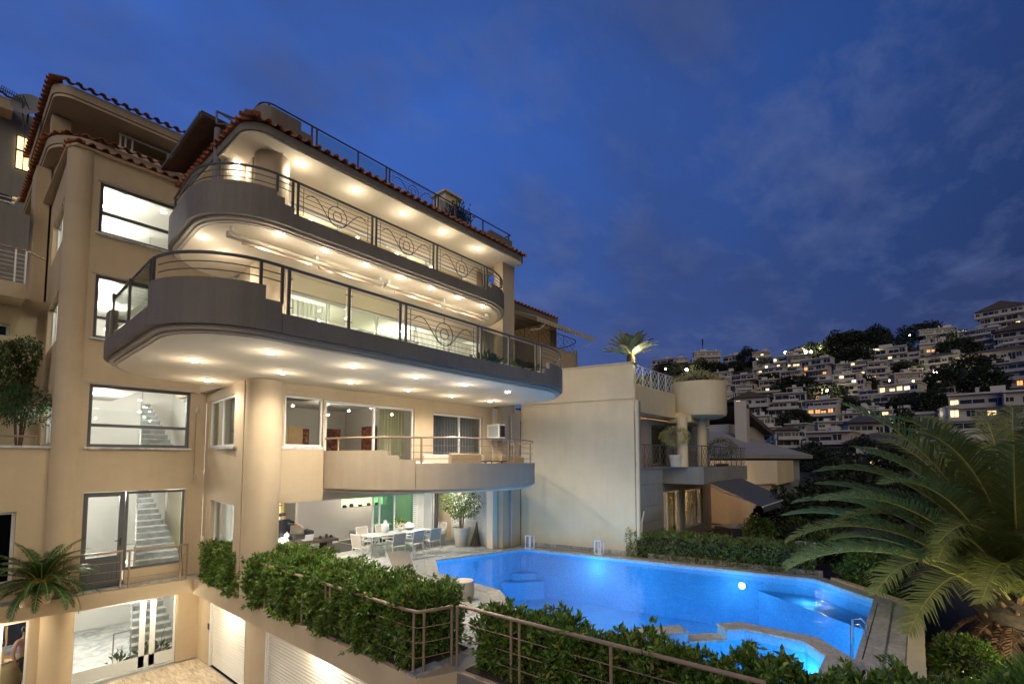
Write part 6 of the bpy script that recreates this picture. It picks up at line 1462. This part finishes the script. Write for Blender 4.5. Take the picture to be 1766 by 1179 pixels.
# eaves: lower and upper hooked roofs
E1 = roundpath([(1.88, 27, 0), (1.88, 19.8, 1.1), (7, 19.8, 0)], 8)
MB().prism([tuple(p) for p in E1]+[(7, 27)], 13.30, 13.40).build('eave_soffit', 'plaster', lb, smooth=True); MB().prism([tuple(p) for p in offset(E1, -.03)]+[(7, 27)], 13.401, 13.66).build('eave_fascia', 'parapet_low', lb, smooth=True)
tiles(lb, (2.9, 19.62), (7, 19.62), 13.7, rows=1, pitch=.3); tiles(lb, (1.7, 27), (1.7, 20.9), 13.7, rows=1, pitch=.3); tiles(lb, (1.7, 20.8), (2.1, 20.0), 13.7, pitch=.3); tiles(lb, (2.1, 20.0), (2.9, 19.64), 13.7, pitch=.3)
E2 = roundpath([(2.0, 30, 0), (2.0, 21.2, .5), (8, 21.2, 0)], 6)
MB().prism([tuple(p) for p in E2]+[(8, 30)], 15.55, 15.65).build('eave_soffit', 'plaster', lb, smooth=True); MB().prism([tuple(p) for p in offset(E2, -.04)]+[(8, 30)], 15.651, 15.95).build('eave_fascia', 'parapet_low', lb, smooth=True)
tiles(lb, (2.15, 21.0), (8, 21.0), 16.0, rows=1, pitch=.30); tiles(lb, (1.8, 30), (1.8, 21.2), 16.0, rows=1, pitch=.30)
o = MB(); o.box(2.5, 9, 24.0, 24.3, 13.6, 15.6); o.box(2.5, 9, 24.3, 30, 2, 15.5); o.build('attic_wall', 'plaster', lb)
o = MB(); o.prism([(3.75, 21.9), (7, 21.9), (7, 22.1), (3.75, 22.1)], 13.7, 14.95); o.build('balcony_upstand', 'soffit', lb)
h_ = MB().tube([(3.8, 21.9, 15.38), (7, 21.9, 15.38)], .03, 6).build('handrail', 'white_metal', lb)
for x in (3.85, 4.0, 4.2, 5.3, 5.5): MB().box(x-.025, x+.025, 21.88, 21.92, 14.9, 15.37).build('post', 'white_metal', h_)
MB().box(4.25, 5.25, 21.9, 21.91, 14.97, 15.32).build('glass_panel', 'rail_glass', h_)
# far left tower house with lit window
fl_ = thing('far_left_building', 'dim building at the left edge with one tall lit window', 'building', (0, 30, 0))
o = MB(); wall(o, (-12, 28), (3.2, 28), 3, 17.9, .4, ()); o.build('wall', 'grey_wall', fl_); MB().prism([(-12, 27.2), (1.4, 27.2), (1.4, 29), (-12, 29)], 17.4, 17.85).build('eave', 'plaster', fl_); tiles(fl_, (-1.5, 27.05), (1.4, 27.05), 17.9, rows=1, pitch=.42)
q = ony(41, 262, 27.9); w0 = MB(); w0.box(q.x-.2, q.x+.22, 27.93, 27.999, q.z-.75, q.z-.02); w0.box(q.x-.2, q.x+.10, 27.93, 27.999, q.z+.05, q.z+.6); w0.build('lit_window', 'warm_win', fl_)
f = MB(); f.box(q.x-.24, q.x+.26, 27.90, 27.929, q.z-.82, q.z-.76); f.box(q.x-.24, q.x+.26, 27.90, 27.929, q.z-.02, q.z+.05); f.box(q.x-.24, q.x-.2, 27.90, 27.929, q.z-.76, q.z+.65); f.box(q.x+.22, q.x+.26, 27.90, 27.929, q.z-.76, q.z+.65); f.box(q.x-.02, q.x+.01, 27.90, 27.929, q.z-.76, q.z+.65); f.build('window_frame', 'grey_frame', fl_)
# satellite dish and aerial
q = ony(50, 185, 24); sd_ = thing('satellite_dish', 'grey satellite dish high on the roof edge at the upper left', 'satellite dish', (q.x, q.y, q.z))
o = MB(); o.lathe([(0, 0), (.25, .03), (.45, .12), (.46, .13), (.25, .05), (0, .02)], (0, 0, 0), 24); d_ = o.build('dish', 'curtain_grey', sd_, smooth=True, local=True); d_.rotation_euler = (R(75), 0, R(-30)); MB().tube([(0, 0, 0), (0, .3, -.5)], .03, 6).build('mast', 'rail', sd_, local=True)
MB().tube([(0, -.05, -.1), (-.2, -.5, .1)], .015, 5).build('arm', 'rail', sd_, local=True)
ae = thing('tv_aerial', 'thin comb-shaped television aerial against the sky at the far left', 'aerial', tuple(ony(38, 172, 24)))
a = ony(0, 152, 24)-ony(38, 172, 24); f = MB(); f.tube([(0, 0, 0), tuple(a)], .018, 5)
for k in range(11): p = a*(k/10.5); f.tube([tuple(p+Vector((.02, -.16, .05))), tuple(p-Vector((.02, -.16, .05)))], .008, 4); f.tube([tuple(p+Vector((0, 0, .12))), tuple(p-Vector((0, 0, .05)))], .008, 4)
f.tube([(0, 0, 0), (.1, 0, -1.2)], .02, 5); f.build('boom', 'rail', ae, local=True)
# brown louvred canopy beside the top balcony
lc = thing('louvred_canopy', 'brown slatted canopy jutting up between the stair tower and the top balcony', 'canopy', (4.8, 16, 12.6))
c1, c2_, c3, c4 = onz(347, 196, 12.75), onz(400, 222, 12.75), onz(372, 306, 12.45), onz(280, 292, 12.3)
for k in range(46):
    q = k/46; a = c1.lerp(c4, q); b = c2_.lerp(c3, q); a2 = c1.lerp(c4, q+.012); b2 = c2_.lerp(c3, q+.012); MB().slabq([a, b, b2, a2], .05).build('slat', 'louver', lc)
f = MB(); f.tube([c1, c4], .06, 4); f.tube([c1, c2_], .06, 4); f.tube([c2_, c3], .06, 4); f.build('frame', 'rail', lc)
f = MB(); f.tube([c1+Vector((.0, 0, .08)), c2_+Vector((0, 0, .08)), c3+Vector((0, 0, .08)), c4+Vector((0, 0, .08))], .02, 4); 
f.slabq([c1+Vector((0, 0, .1)), c2_+Vector((0, 0, .1)), c3+Vector((0, 0, .1)), c4+Vector((0, 0, .1))], .02); f.build('cover', 'louver', lc)
q = ony(375, 250, 14.2); f = MB(); f.tube([(q.x, q.y, q.z-1.4), (q.x, q.y, q.z+.45)], .09, 12); f.build('flue_pipe', 'curtain_grey', lc, smooth=True)
f = MB(); a = ony(374, 192, 14.2); b = ony(412, 208, 14.2); c = ony(374, 214, 14.2); d = ony(414, 216, 14.2); f.tube([a, b], .03, 5); f.tube([c, d], .03, 5); f.tube([a, c], .03, 5); f.tube([a, d], .02, 5); f.build('bracket', 'curtain_grey', lc)
# hanging ivy
iv = thing('hanging_ivy', 'thick curtain of green ivy hanging from the balcony at the left edge', 'ivy', (.6, 19.6, 7.0))
MB().box(-5, 1.7, 19.6, 20.1, 6.75, 7.0).build('planter_ledge', 'plaster', iv)
n = 9000; X_ = -.6+2.45*rng.random(n)**.8; top = 7.15-.10*(X_+1.2)+.15*np.sin(X_*5); ln = (2.45-.55*np.maximum(0, X_-.9)**1.2-.2*rng.random(n))*(1+.15*np.sin(X_*9)); Z_ = top-ln*rng.random(n)**.9; Y_ = 19.5-.35*rng.random(n)-.15*np.sin(X_*7+Z_*3)
X_ = X_-np.maximum(0, (6.4-Z_))*.14*(X_ > .9)
C = np.column_stack([X_, Y_, Z_]); D = rng.normal(size=(n, 3))*.5+[0, -.5, -.6]; D /= np.linalg.norm(D, axis=1)[:, None]; V, F = leafset(C, D, .10, .05); npmesh('foliage', V, F, 'ivy', iv, per=4)
cycad('dark palm leaves poking in at the left edge above the ivy', (-.75, 19.3, 7.4), 18, 1.6, 'cycad', .3, 50, -5, .5, 'potted_palm', 60, .02, 26)

# ================================================================== HILL
def skyline(px):
    xs = [900, 1120, 1200, 1300, 1380, 1440, 1500, 1560, 1600, 1640, 1690, 1766, 1900, 2300]; ys = [700, 640, 632, 622, 616, 610, 600, 590, 600, 590, 575, 560, 545, 540]
    return float(np.interp(px, xs, ys))
D0, D1 = 62., 330.
def hill_pt(px, py):
    s = skyline(px); q = (832-py)/(832-s); D = D0+(D1-D0)*max(-.2, q)**1.15 if q > 0 else D0+q*40
    r = ray(px, py); k = D/math.hypot(r.x, r.y); return Vector((r.x*k, r.y*k, CAM_H+r.z*k)), D
hv = []; hf_ = []; PXS = list(np.linspace(760, 2700, 70)); QS = list(np.linspace(0, 1, 26))+[1.05, 1.12]
for px in PXS:
    s = skyline(px)
    for q in QS:
        if q <= 1: P_, _ = hill_pt(px, 832-(832-s)*q+4)
        else:
            b_, _ = hill_pt(px, s+4); P_ = Vector((b_.x*(1+(q-1)*4), b_.y*(1+(q-1)*4), b_.z*(1-(q-1)*3)))
        hv.append(P_)
    hv.append(Vector((hv[-1].x*1.3, hv[-1].y*1.3, -5.3)))
nq = len(QS)+1
for i in range(len(PXS)-1):
    for j in range(nq-1): hf_.append((i*nq+j, i*nq+j+1, (i+1)*nq+j+1, (i+1)*nq+j))
# skirt to the valley floor
o = MB().add(hv, [f[::-1] for f in hf_]); k0 = len(o.v)
for i, px in enumerate(PXS): p = hv[i*nq]; o.v.append((p.x*.93, p.y*.93, -5.3))
for i in range(len(PXS)-1): o.f.append((i*nq, (i+1)*nq, k0+i+1, k0+i))
hm = pm('hill_scrub', (.028, .028, .020), .95, .5, .12, .6, 1.5); M['hill'] = hm
struct(o.build('hillside', 'hill'))
HB = []
def hill_house(label, px0, px1, ytop, ybase, fl, style=0, lit=(), mat=0, depth=9, roof=None, group='apartment houses on the hillside', yaw=-4, slabs=True, name='apartment_block', awn=False):
    P_, D = hill_pt((px0+px1)/2, ybase); k = P_.length; az = math.atan2(P_.y, P_.x)
    r = ray((px0+px1)/2, ybase); dep = D*r.dot(FW)/math.hypot(r.x, r.y)
    w = (px1-px0)/834*dep*.94; h = (ybase-ytop)/834*dep*.985
    lab0 = label; yaw = yaw+((px0*13) % 23-11)*1.6; t = thing(name, label, 'building', tuple(P_), group, az-PI/2+R(yaw))
    # local frame: X to the right, Y away
    fh = h/fl; wm = 'hb%d' % mat; random.seed(int(px0*7+ytop)); litset = set(lit); idx = 0
    back = (0, .9, .45)[style]; L0 = []
    for k_ in range(fl):
        i0 = -w/2+(random.choice((0, 0, .08, .16))*w if k_ else 0); i1 = w/2-(random.choice((0, 0, .10, .2))*w if k_ else 0)
        y0 = 1.2+back*k_+random.uniform(0, .4); L0.append((i0, i1, y0))
        z = k_*fh; b = MB(); b.box(i0, i1, y0, depth+k_*.01, -14 if k_ == 0 else z+.001, z+fh*.999); b.build('walls', wm if random.random() < .8 else 'hb0', t, local=True)
        if slabs:
            stp = random.choice((.9, 1.3, 1.7)); j0 = i0+random.choice((-.3, 0, .12*w)); j1 = i1-random.choice((-.3, 0, .18*w)); sm = ('hb_slab', 'hb2', 'hb0')[(k_+int(px0)) % 3 if mat != 3 else 2]
            s = MB(); s.box(j0, j1, y0-stp, y0-.002, z-.10*fh, z+.02); s.box(j0, j1, y0-stp, y0-stp+.12, z+.021, z+random.choice((.10, .26, .30))*fh); s.build('balcony', sm, t, local=True)
            if random.random() < .5:
                s = MB(); s.box(i0+.05, i0+.3, y0-stp+.15, y0-.01, z+.03, z+fh*.88); s.box(i1-.3, i1-.05, y0-stp+.15, y0-.01, z+.03, z+fh*.88); s.build('fin_wall', 'hb2', t, local=True)
        ww = i1-i0; x = i0+random.uniform(.2, .5)
        while x < i1-1.0:
            cw = 1.25 if idx in litset else random.choice((1.3, 1.9, 2.8, 3.8)); x1 = min(x+cw, i1-.25); hi = random.choice((.62, .68, .50)); z0 = z+fh*(.06 if cw > 1.5 else .28); z1 = z+fh*hi+.12*fh
            o = MB(); o.box(x, x1, y0-.05, y0-.012, z0, z1); L_ = idx in litset
            if L_: z1 = min(z1, z0+1.5); o = MB(); o.box(x, x1, y0-.05, y0-.012, z0, z1)
            win = o.build('window', (('orange_win' if 'orange' in lab0 else random.choice(('warm_win', 'white_win', 'warm_win'))) if L_ else 'dark_win'), t, local=True)
            if dep < 260:
                f = MB(); m0 = (x+x1)/2; f.box(m0-.05, m0+.05, y0-.09, y0-.051, z0, z1); f.box(x-.06, x1+.06, y0-.09, y0-.051, z1, z1+.09); f.build('frame', 'hb_slab', win, local=True)
            x = x1+random.choice((.3, .6, 1.3)); idx += 1
    s = MB(); i0, i1, y0 = L0[-1]; s.box(i0-.2, i1+.2, y0-.8, depth, h+.001, h+.13*fh); s.build('roof_edge', 'hb_slab', t, local=True)
    if roof == 'gable':
        MB().add([(-w/2-.5, .3, h), (w/2+.5, .3, h), (w/2+.5, depth, h), (-w/2-.5, depth, h), (0, .3, h+w*.20), (0, depth, h+w*.20)], [(0, 4, 5, 3), (4, 1, 2, 5), (0, 1, 4), (2, 3, 5), (0, 3, 2, 1)]).build('roof', 'roof_far', t, local=True)
    elif roof == 'hip':
        MB().add([(-w/2-.6, .1, h+.15), (w/2+.6, .1, h+.15), (w/2+.6, depth, h+.15), (-w/2-.6, depth, h+.15), (-w*.15, depth/2, h+1.9), (w*.15, depth/2, h+1.9)], [(0, 1, 5, 4), (1, 2, 5), (2, 3, 4, 5), (3, 0, 4), (0, 3, 2, 1)]).build('roof', 'roof_far', t, local=True)
    else:
        o = MB(); xx = random.uniform(-w*.3, w*.2); o.box(xx, xx+w*.22, 3, 6, h+.15*fh, h+.6*fh); o.build('roof_hut', 'hb_slab', t, local=True)
        o = MB(); xx = random.uniform(-w*.4, w*.4); o.box(xx, xx+.6, 2, 2.6, h+.15*fh, h+.55*fh); o.build('chimney', 'hb2', t, local=True)
    if awn:
        z = h-fh*1.05
        for s in (-.42, .04): MB().slabq([(s*w, 1.1, z+.2), (s*w, -.6, z-.55), (s*w+.40*w, -.6, z-.55), (s*w+.40*w, 1.1, z+.2)], .05).build('awning', 'hb_slab', t, local=True)
    return t
HS = [
 ('pale block at the left end of the hill skyline below the mast', 1194, 1244, 605, 634, 3, 0, (3,), 0), ('low pale house left of the mast block on the skyline', 1160, 1192, 616, 632, 2, 0, (), 2),
 ('small grey house on the skyline right of the round planter shrub', 1246, 1280, 612, 632, 2, 0, (1,), 1), ('tall stepped block with lit roof terraces under the skyline lamps', 1300, 1331, 604, 636, 4, 1, (6, 9, 2), 0),
 ('wide block with two bright square windows, left part of the hill', 1297, 1350, 634, 658, 3, 0, (2, 5, 6, 9), 0), ('grey five-level house row just right of the round planter', 1260, 1301, 645, 680, 4, 0, (3,), 4),
 ('white house with one lit lower window below the wide two-window block', 1303, 1345, 654, 676, 2, 0, (2,), 2), ('low dark-roofed house with small lit windows beneath the first skyline lamp', 1331, 1363, 614, 634, 2, 0, (1, 4), 1),
 ('long flat-roofed house with a dark glazed floor under the skyline lamps', 1360, 1404, 611, 633, 2, 2, (0, 1, 2), 3), ('bright grey block with three orange windows in the middle of the hill', 1382, 1436, 617, 658, 4, 0, (5, 9, 10), 0),
 ('block with one lit long balcony left of the three-orange-window block', 1345, 1385, 638, 674, 4, 2, (6, 7), 2), ('bluish white stepped villa on the skyline right of the lamps', 1424, 1456, 597, 618, 2, 1, (), 2),
 ('low flat villa above the bright street lamp in mid hill', 1402, 1440, 655, 670, 1, 0, (), 1), ('broad stepped apartment block with shaded balconies, right of the mid-hill lamp', 1439, 1492, 642, 682, 4, 2, (7, 10), 0),
 ('long modern white house with slab roof near the skyline', 1487, 1576, 598, 622, 2, 2, (3,), 2), ('narrow stepped white block below the long modern house', 1498, 1534, 622, 664, 4, 0, (3, 4), 0),
 ('white round-fronted villa with a band of lit windows', 1506, 1578, 662, 706, 3, 2, (8, 9, 10, 11), 2), ('tall white villa on the skyline with twin chimneys', 1594, 1648, 564, 592, 3, 1, (), 2),
 ('white villa with two wide arches and orange light', 1592, 1640, 591, 612, 1, 0, (1, 2), 2), ('dim terraced villa behind the tall right street lamp', 1586, 1648, 614, 648, 3, 0, (), 1),
 ('large grey block with small lamp on its corner near the right skyline', 1660, 1724, 566, 606, 4, 0, (), 0), ('gabled white block at the highest point of the right skyline', 1692, 1764, 530, 566, 3, 0, (4,), 2),
 ('grey balconied block under the gabled one at the right edge', 1724, 1790, 566, 600, 3, 2, (), 0), ('wide tiled house with pergola below the grey blocks', 1658, 1786, 604, 638, 2, 2, (), 1),
 ('large dark block with two pairs of orange windows at the right edge', 1704, 1800, 622, 668, 3, 2, (3, 5, 2), 3), ('white block with three large bright windows above the palm', 1650, 1740, 676, 744, 3, 2, (6, 8, 3), 2),
 ('gabled house with stacked balconies behind the chimney house', 1262, 1324, 684, 732, 3, 0, (7,), 0), ('wide five-floor grey block left of the orange-lit one', 1326, 1388, 676, 730, 4, 2, (), 0),
 ('block with striped awnings and an orange glowing terrace', 1382, 1440, 688, 730, 3, 2, (3, 4, 5, 6), 0), ('small white cubic house at the lower left of the hill', 1303, 1346, 736, 762, 2, 0, (), 2),
 ('grey gabled house with a tiny pair of windows at the hill foot', 1339, 1380, 740, 772, 2, 0, (), 1), ('broad pink-grey house with a balustrade at the hill foot', 1384, 1462, 744, 784, 2, 0, (), 4),
 ('white villa with corner windows left of the arches house', 1470, 1532, 728, 764, 2, 0, (), 2), ('house with two big arches and flat cream roof', 1540, 1604, 714, 746, 1, 0, (0,), 2),
 ('flat-roofed bungalow with one bright white window behind the palm top', 1444, 1530, 784, 808, 1, 2, (2, 3), 2), ('long low dim building behind the palm crown at the right', 1606, 1790, 758, 800, 2, 2, (), 3),
 ('stone-grey tall house at the right edge beside the dark block', 1744, 1800, 672, 740, 3, 0, (), 3), ('grey terrace house under the white villa with corner windows', 1462, 1560, 764, 792, 1, 2, (), 3),
]
for i, h_ in enumerate(HS):
    lab, a, b, c, d, fl, stl, lit, mt = h_; rf = 'gable' if ('gabled' in lab) else ('hip' if ('corner windows' in lab or 'tiled' in lab or 'dim terraced' in lab) else None)
    hill_house(lab, a, b, c, d, fl, stl, lit, mt, roof=rf, awn='awnings' in lab, depth=7 if b-a < 60 else 10)
# infill houses that nothing tells apart
random.seed(11)
def near_label(px, py, desc, lim=16):
    best = sorted(HS, key=lambda h: ((h[1]+h[2])/2-px)**2+(((h[3]+h[4])/2-py)*1.3)**2)
    for h in best[:4]:
        dx = px-(h[1]+h[2])/2; dy = py-(h[3]+h[4])/2; w = ('right of' if dx > 0 else 'left of') if abs(dx) > abs(dy) else ('below' if dy > 0 else 'above'); L_ = '%s just %s the %s' % (desc, w, h[0])
        if len(L_.split()) <= lim: return L_
    return desc+' on the hillside'
used_l = {}
for (a, c) in ((1232, 640), (1240, 662), (1350, 604), (1462, 622), (1478, 700), (1560, 634), (1640, 640), (1120, 618), (1212, 652), (1640, 700), (1440, 626), (1455, 660), (1500, 640), (1476, 672), (1530, 622), (1548, 642), (1420, 700), (1448, 712), (1466, 704), (1596, 660), (1622, 668), (1560, 700), (1505, 706), (1585, 690), (1358, 668), (1400, 700), (1296, 690), (1390, 668), (1640, 610), (1270, 664), (1680, 640), (1610, 610), (1600, 680), (1634, 664), (1660, 650), (1612, 704), (1576, 720), (1540, 716), (1330, 744), (1300, 716), (1352, 730), (1690, 656), (1415, 726), (1444, 742), (1560, 748), (1510, 760)):
    w_ = random.uniform(26, 44); random.seed(a*3+c); lb_ = near_label(a+w_/2, c+9, random.choice(('small dim house', 'small grey house', 'pale little house', 'low dark house')))
    hill_house(lb_, a, a+w_, c, c+random.uniform(18, 28), random.choice((2, 3)), random.choice((0, 1, 2)), random.choice(((), (3,), (1, 5), ())), random.choice((0, 1, 3, 2)), group='small houses between the larger hillside blocks')
# near valley: retaining walls, low roofs and garden trees between the annexe and the hill
for i, (px0, px1, py, d, z0, z1, m_) in enumerate(((1330, 1410, 850, 36, -5, 1.2, 'grey_wall'), (1400, 1560, 850, 50, -5, .9, 'grey_wall'), (1560, 1790, 830, 44, -5, 1.0, 'white_wall'), (1300, 1420, 905, 24, -5, -.1, 'grey_wall'))):
    a, b = ond(px0, py, d), ond(px1, py, d*1.06); t = thing('retaining_wall', ('grey retaining wall right of the annexe', 'long dim retaining wall behind the palm fronds', 'pale long wall at the right behind the palm crown', 'low grey wall below the annexe, behind the far hedge')[i], 'wall', (a.x, a.y, z0)); MB().obox((a.x, a.y), (b.x, b.y), 3, z0, z1).build('wall', m_, t)
q, D = hill_pt(1212, 606); ma = thing('antenna_mast', 'lattice antenna mast on the left end of the hill skyline', 'mast', tuple(q)); f = MB(); f.tube([(0, 0, 0), (0, 0, 9)], .25, 4); 
for z in (5, 6.5, 8): f.box(-1.2, 1.2, -.2, .2, z, z+.8)
f.build('mast', 'black', ma, local=True)
# trees on the hill
def crown(n, sq):
    P_ = rng.normal(size=(n, 3)); P_ /= np.linalg.norm(P_, axis=1)[:, None]; lum = 1+.25*np.sin(P_[:, 0]*5+sq[0]*9)*np.cos(P_[:, 1]*4+sq[2]*5); C = P_*((.4+.6*rng.random(n)**.5)*lum)[:, None]*np.array(sq)+[0, 0, sq[2]*.9]
    D = P_+rng.normal(size=P_.shape)*.6; D /= np.linalg.norm(D, axis=1)[:, None]; return leafset(C, D, .17*(.6+.8*rng.random(n)), .11, .2, .1)
PROT = []
for sq in ((1.1, 1.1, .8), (1.5, 1.5, .75), (.85, .85, 1.1), (.5, .5, 1.5)):
    V, F = crown(2400, sq); PROT.append((V, F))
TR = [(1330, 668, 14), (1352, 672, 12), (1395, 682, 12), (1375, 672, 14), (1418, 690, 16), (1445, 618, 18), (1468, 612, 20), (1490, 606, 18), (1512, 598, 14), (1475, 628, 16), (1480, 716, 14), (1462, 722, 15), (1560, 648, 12), (1590, 585, 14), (1630, 684, 18), (1680, 652, 18), (1580, 712, 18), (1610, 722, 18), (1652, 618, 16), (1648, 596, 12), (1400, 620, 12), (1380, 616, 10), (1418, 614, 12), (1290, 632, 14), (1268, 640, 10), (1318, 632, 9), (1362, 720, 12), (1372, 736, 16), (1418, 812, 22), (1404, 800, 16), (1436, 820, 16), (1560, 770, 18), (1490, 800, 18), (1545, 812, 22), (1480, 664, 9), (1500, 672, 9), (1425, 640, 12), (1180, 645, 12), (1210, 650, 14), (1235, 648, 14), (1150, 640, 10), (1700, 690, 20), (1625, 640, 14), (1540, 606, 12), (1360, 690, 10), (1300, 700, 12)]
protos = {}
tdesc = ('round dark tree crown', 'broad dark pine', 'tall oval dark tree', 'narrow dark cypress')
NEAR = [(1420, 850, 30, 34), (1480, 856, 30, 46), (1530, 845, 34, 48), (1590, 850, 40, 40), (1660, 845, 44, 42), (1730, 860, 40, 36), (1790, 850, 44, 44), (1350, 905, 22, 42), (1400, 930, 20, 50), (1560, 900, 30, 56), (1700, 930, 26, 60)]
for i, (px, py, s) in enumerate(TR):
    kd = 3 if (px, py) in ((1362, 720), (1560, 770)) else (i*7) % 3
    P_, D = hill_pt(px, py); sc_ = s/834*D*1.0
    lab = near_label(px, py, ('round dark tree', 'broad dark pine', 'oval dark tree', 'narrow cypress')[kd])
    if kd not in protos:
        t = thing('hillside_tree', lab, 'tree', tuple(P_), ('round dark trees on the hill', 'broad dark pines on the hill', 'oval dark trees on the hill', 'narrow cypresses on the hill')[kd]); V, F = PROT[kd]; og = ORG[t]; npmesh('crown', V+np.array(og), F, 'pine', t, per=4); MB().tube([(0, 0, -.6), (0, 0, .6)], .07, 5).build('trunk', 'bark', t, local=True); protos[kd] = t
    else: t = dup(protos[kd], tuple(P_), random.uniform(0, 6), lab)
    t.scale = (sc_*1.25, sc_*1.25, sc_); 
for i, (px, py, d, s) in enumerate(NEAR):
    kd = (i*5) % 3; P_ = ond(px, py, d); sc_ = s/834*d; P_.z = max(-5, P_.z-sc_*1.2)
    t = dup(protos[kd], tuple(P_), random.uniform(0, 6), ('dark tree rising right of the hipped roof house', 'dark tree in front of the long dim retaining wall, left part', 'dark tree in front of the long dim retaining wall, middle', 'dark tree just behind the top of the palm crown', 'dark tree behind the palm, right of its crown top', 'big dark tree at the right edge behind the palm', 'dark tree cut by the right edge of the picture', 'dark tree beside the warm annexe wall, above the far hedge', 'low dark tree between the annexe and the palm tips', 'dark tree deep behind the palm fronds, left half', 'dark tree deep behind the palm fronds, right half')[i], 'garden trees in the valley'); t.scale = (sc_*1.3, sc_*1.3, sc_*1.2)
# hill street lamps
SL = [(1184, 637, 1.3, 'bright white street lamp on the skyline left of the round planter'), (1148, 636, .6, 'small lamp near the sago palm on the skyline'), (1354, 608, 1.0, 'first street lamp of the skyline row, left end'), (1381, 604, .8, 'second street lamp of the skyline row'), (1399, 606, .9, 'third street lamp of the skyline row'), (1415, 600, .9, 'fourth street lamp of the skyline row'), (1421, 596, .9, 'street lamp at the right end of the skyline row'), (1426, 673, 1.1, 'yellow street lamp shining in the middle of the hill'), (1511, 603, 1.0, 'lamp above the long modern white house'), (1613, 641, 1.35, 'brightest street lamp on a tall post on the right of the hill'), (1664, 574, .8, 'lamp on the corner of the large grey block'), (1534, 656, .7, 'orange roof lamp left on the round-fronted villa'), (1575, 657, .7, 'orange roof lamp right on the round-fronted villa'), (1612, 714, .6, 'small lamp above the palm'), (1569, 578, .4, 'tiny light among the skyline trees')]
for px, py, s, lab in SL:
    P_, D = hill_pt(px, py+9); r = ray(px, py); k = D*.96/math.hypot(r.x, r.y); H_ = Vector((r.x*k, r.y*k, CAM_H+r.z*k)); t = thing('street_lamp', lab, 'street lamp', (H_.x, H_.y, H_.z-6), 'street lamps on the hill')
    MB().tube([(0, 0, -4), (0, 0, 6)], .07, 6).build('pole', 'curtain_grey', t, local=True); rd = .0019*D*s; MB().ball((0, 0, 6), rd, 10, 8).build('lamp_head', 'orange_lamp' if 'orange' in lab else 'street', t, smooth=True, local=True)
    if s >= .8: lamp('POINT', (H_.x*.992, H_.y*.992, H_.z-.3), 900*s*(D/200)**2, (1, .85, .5), .4)
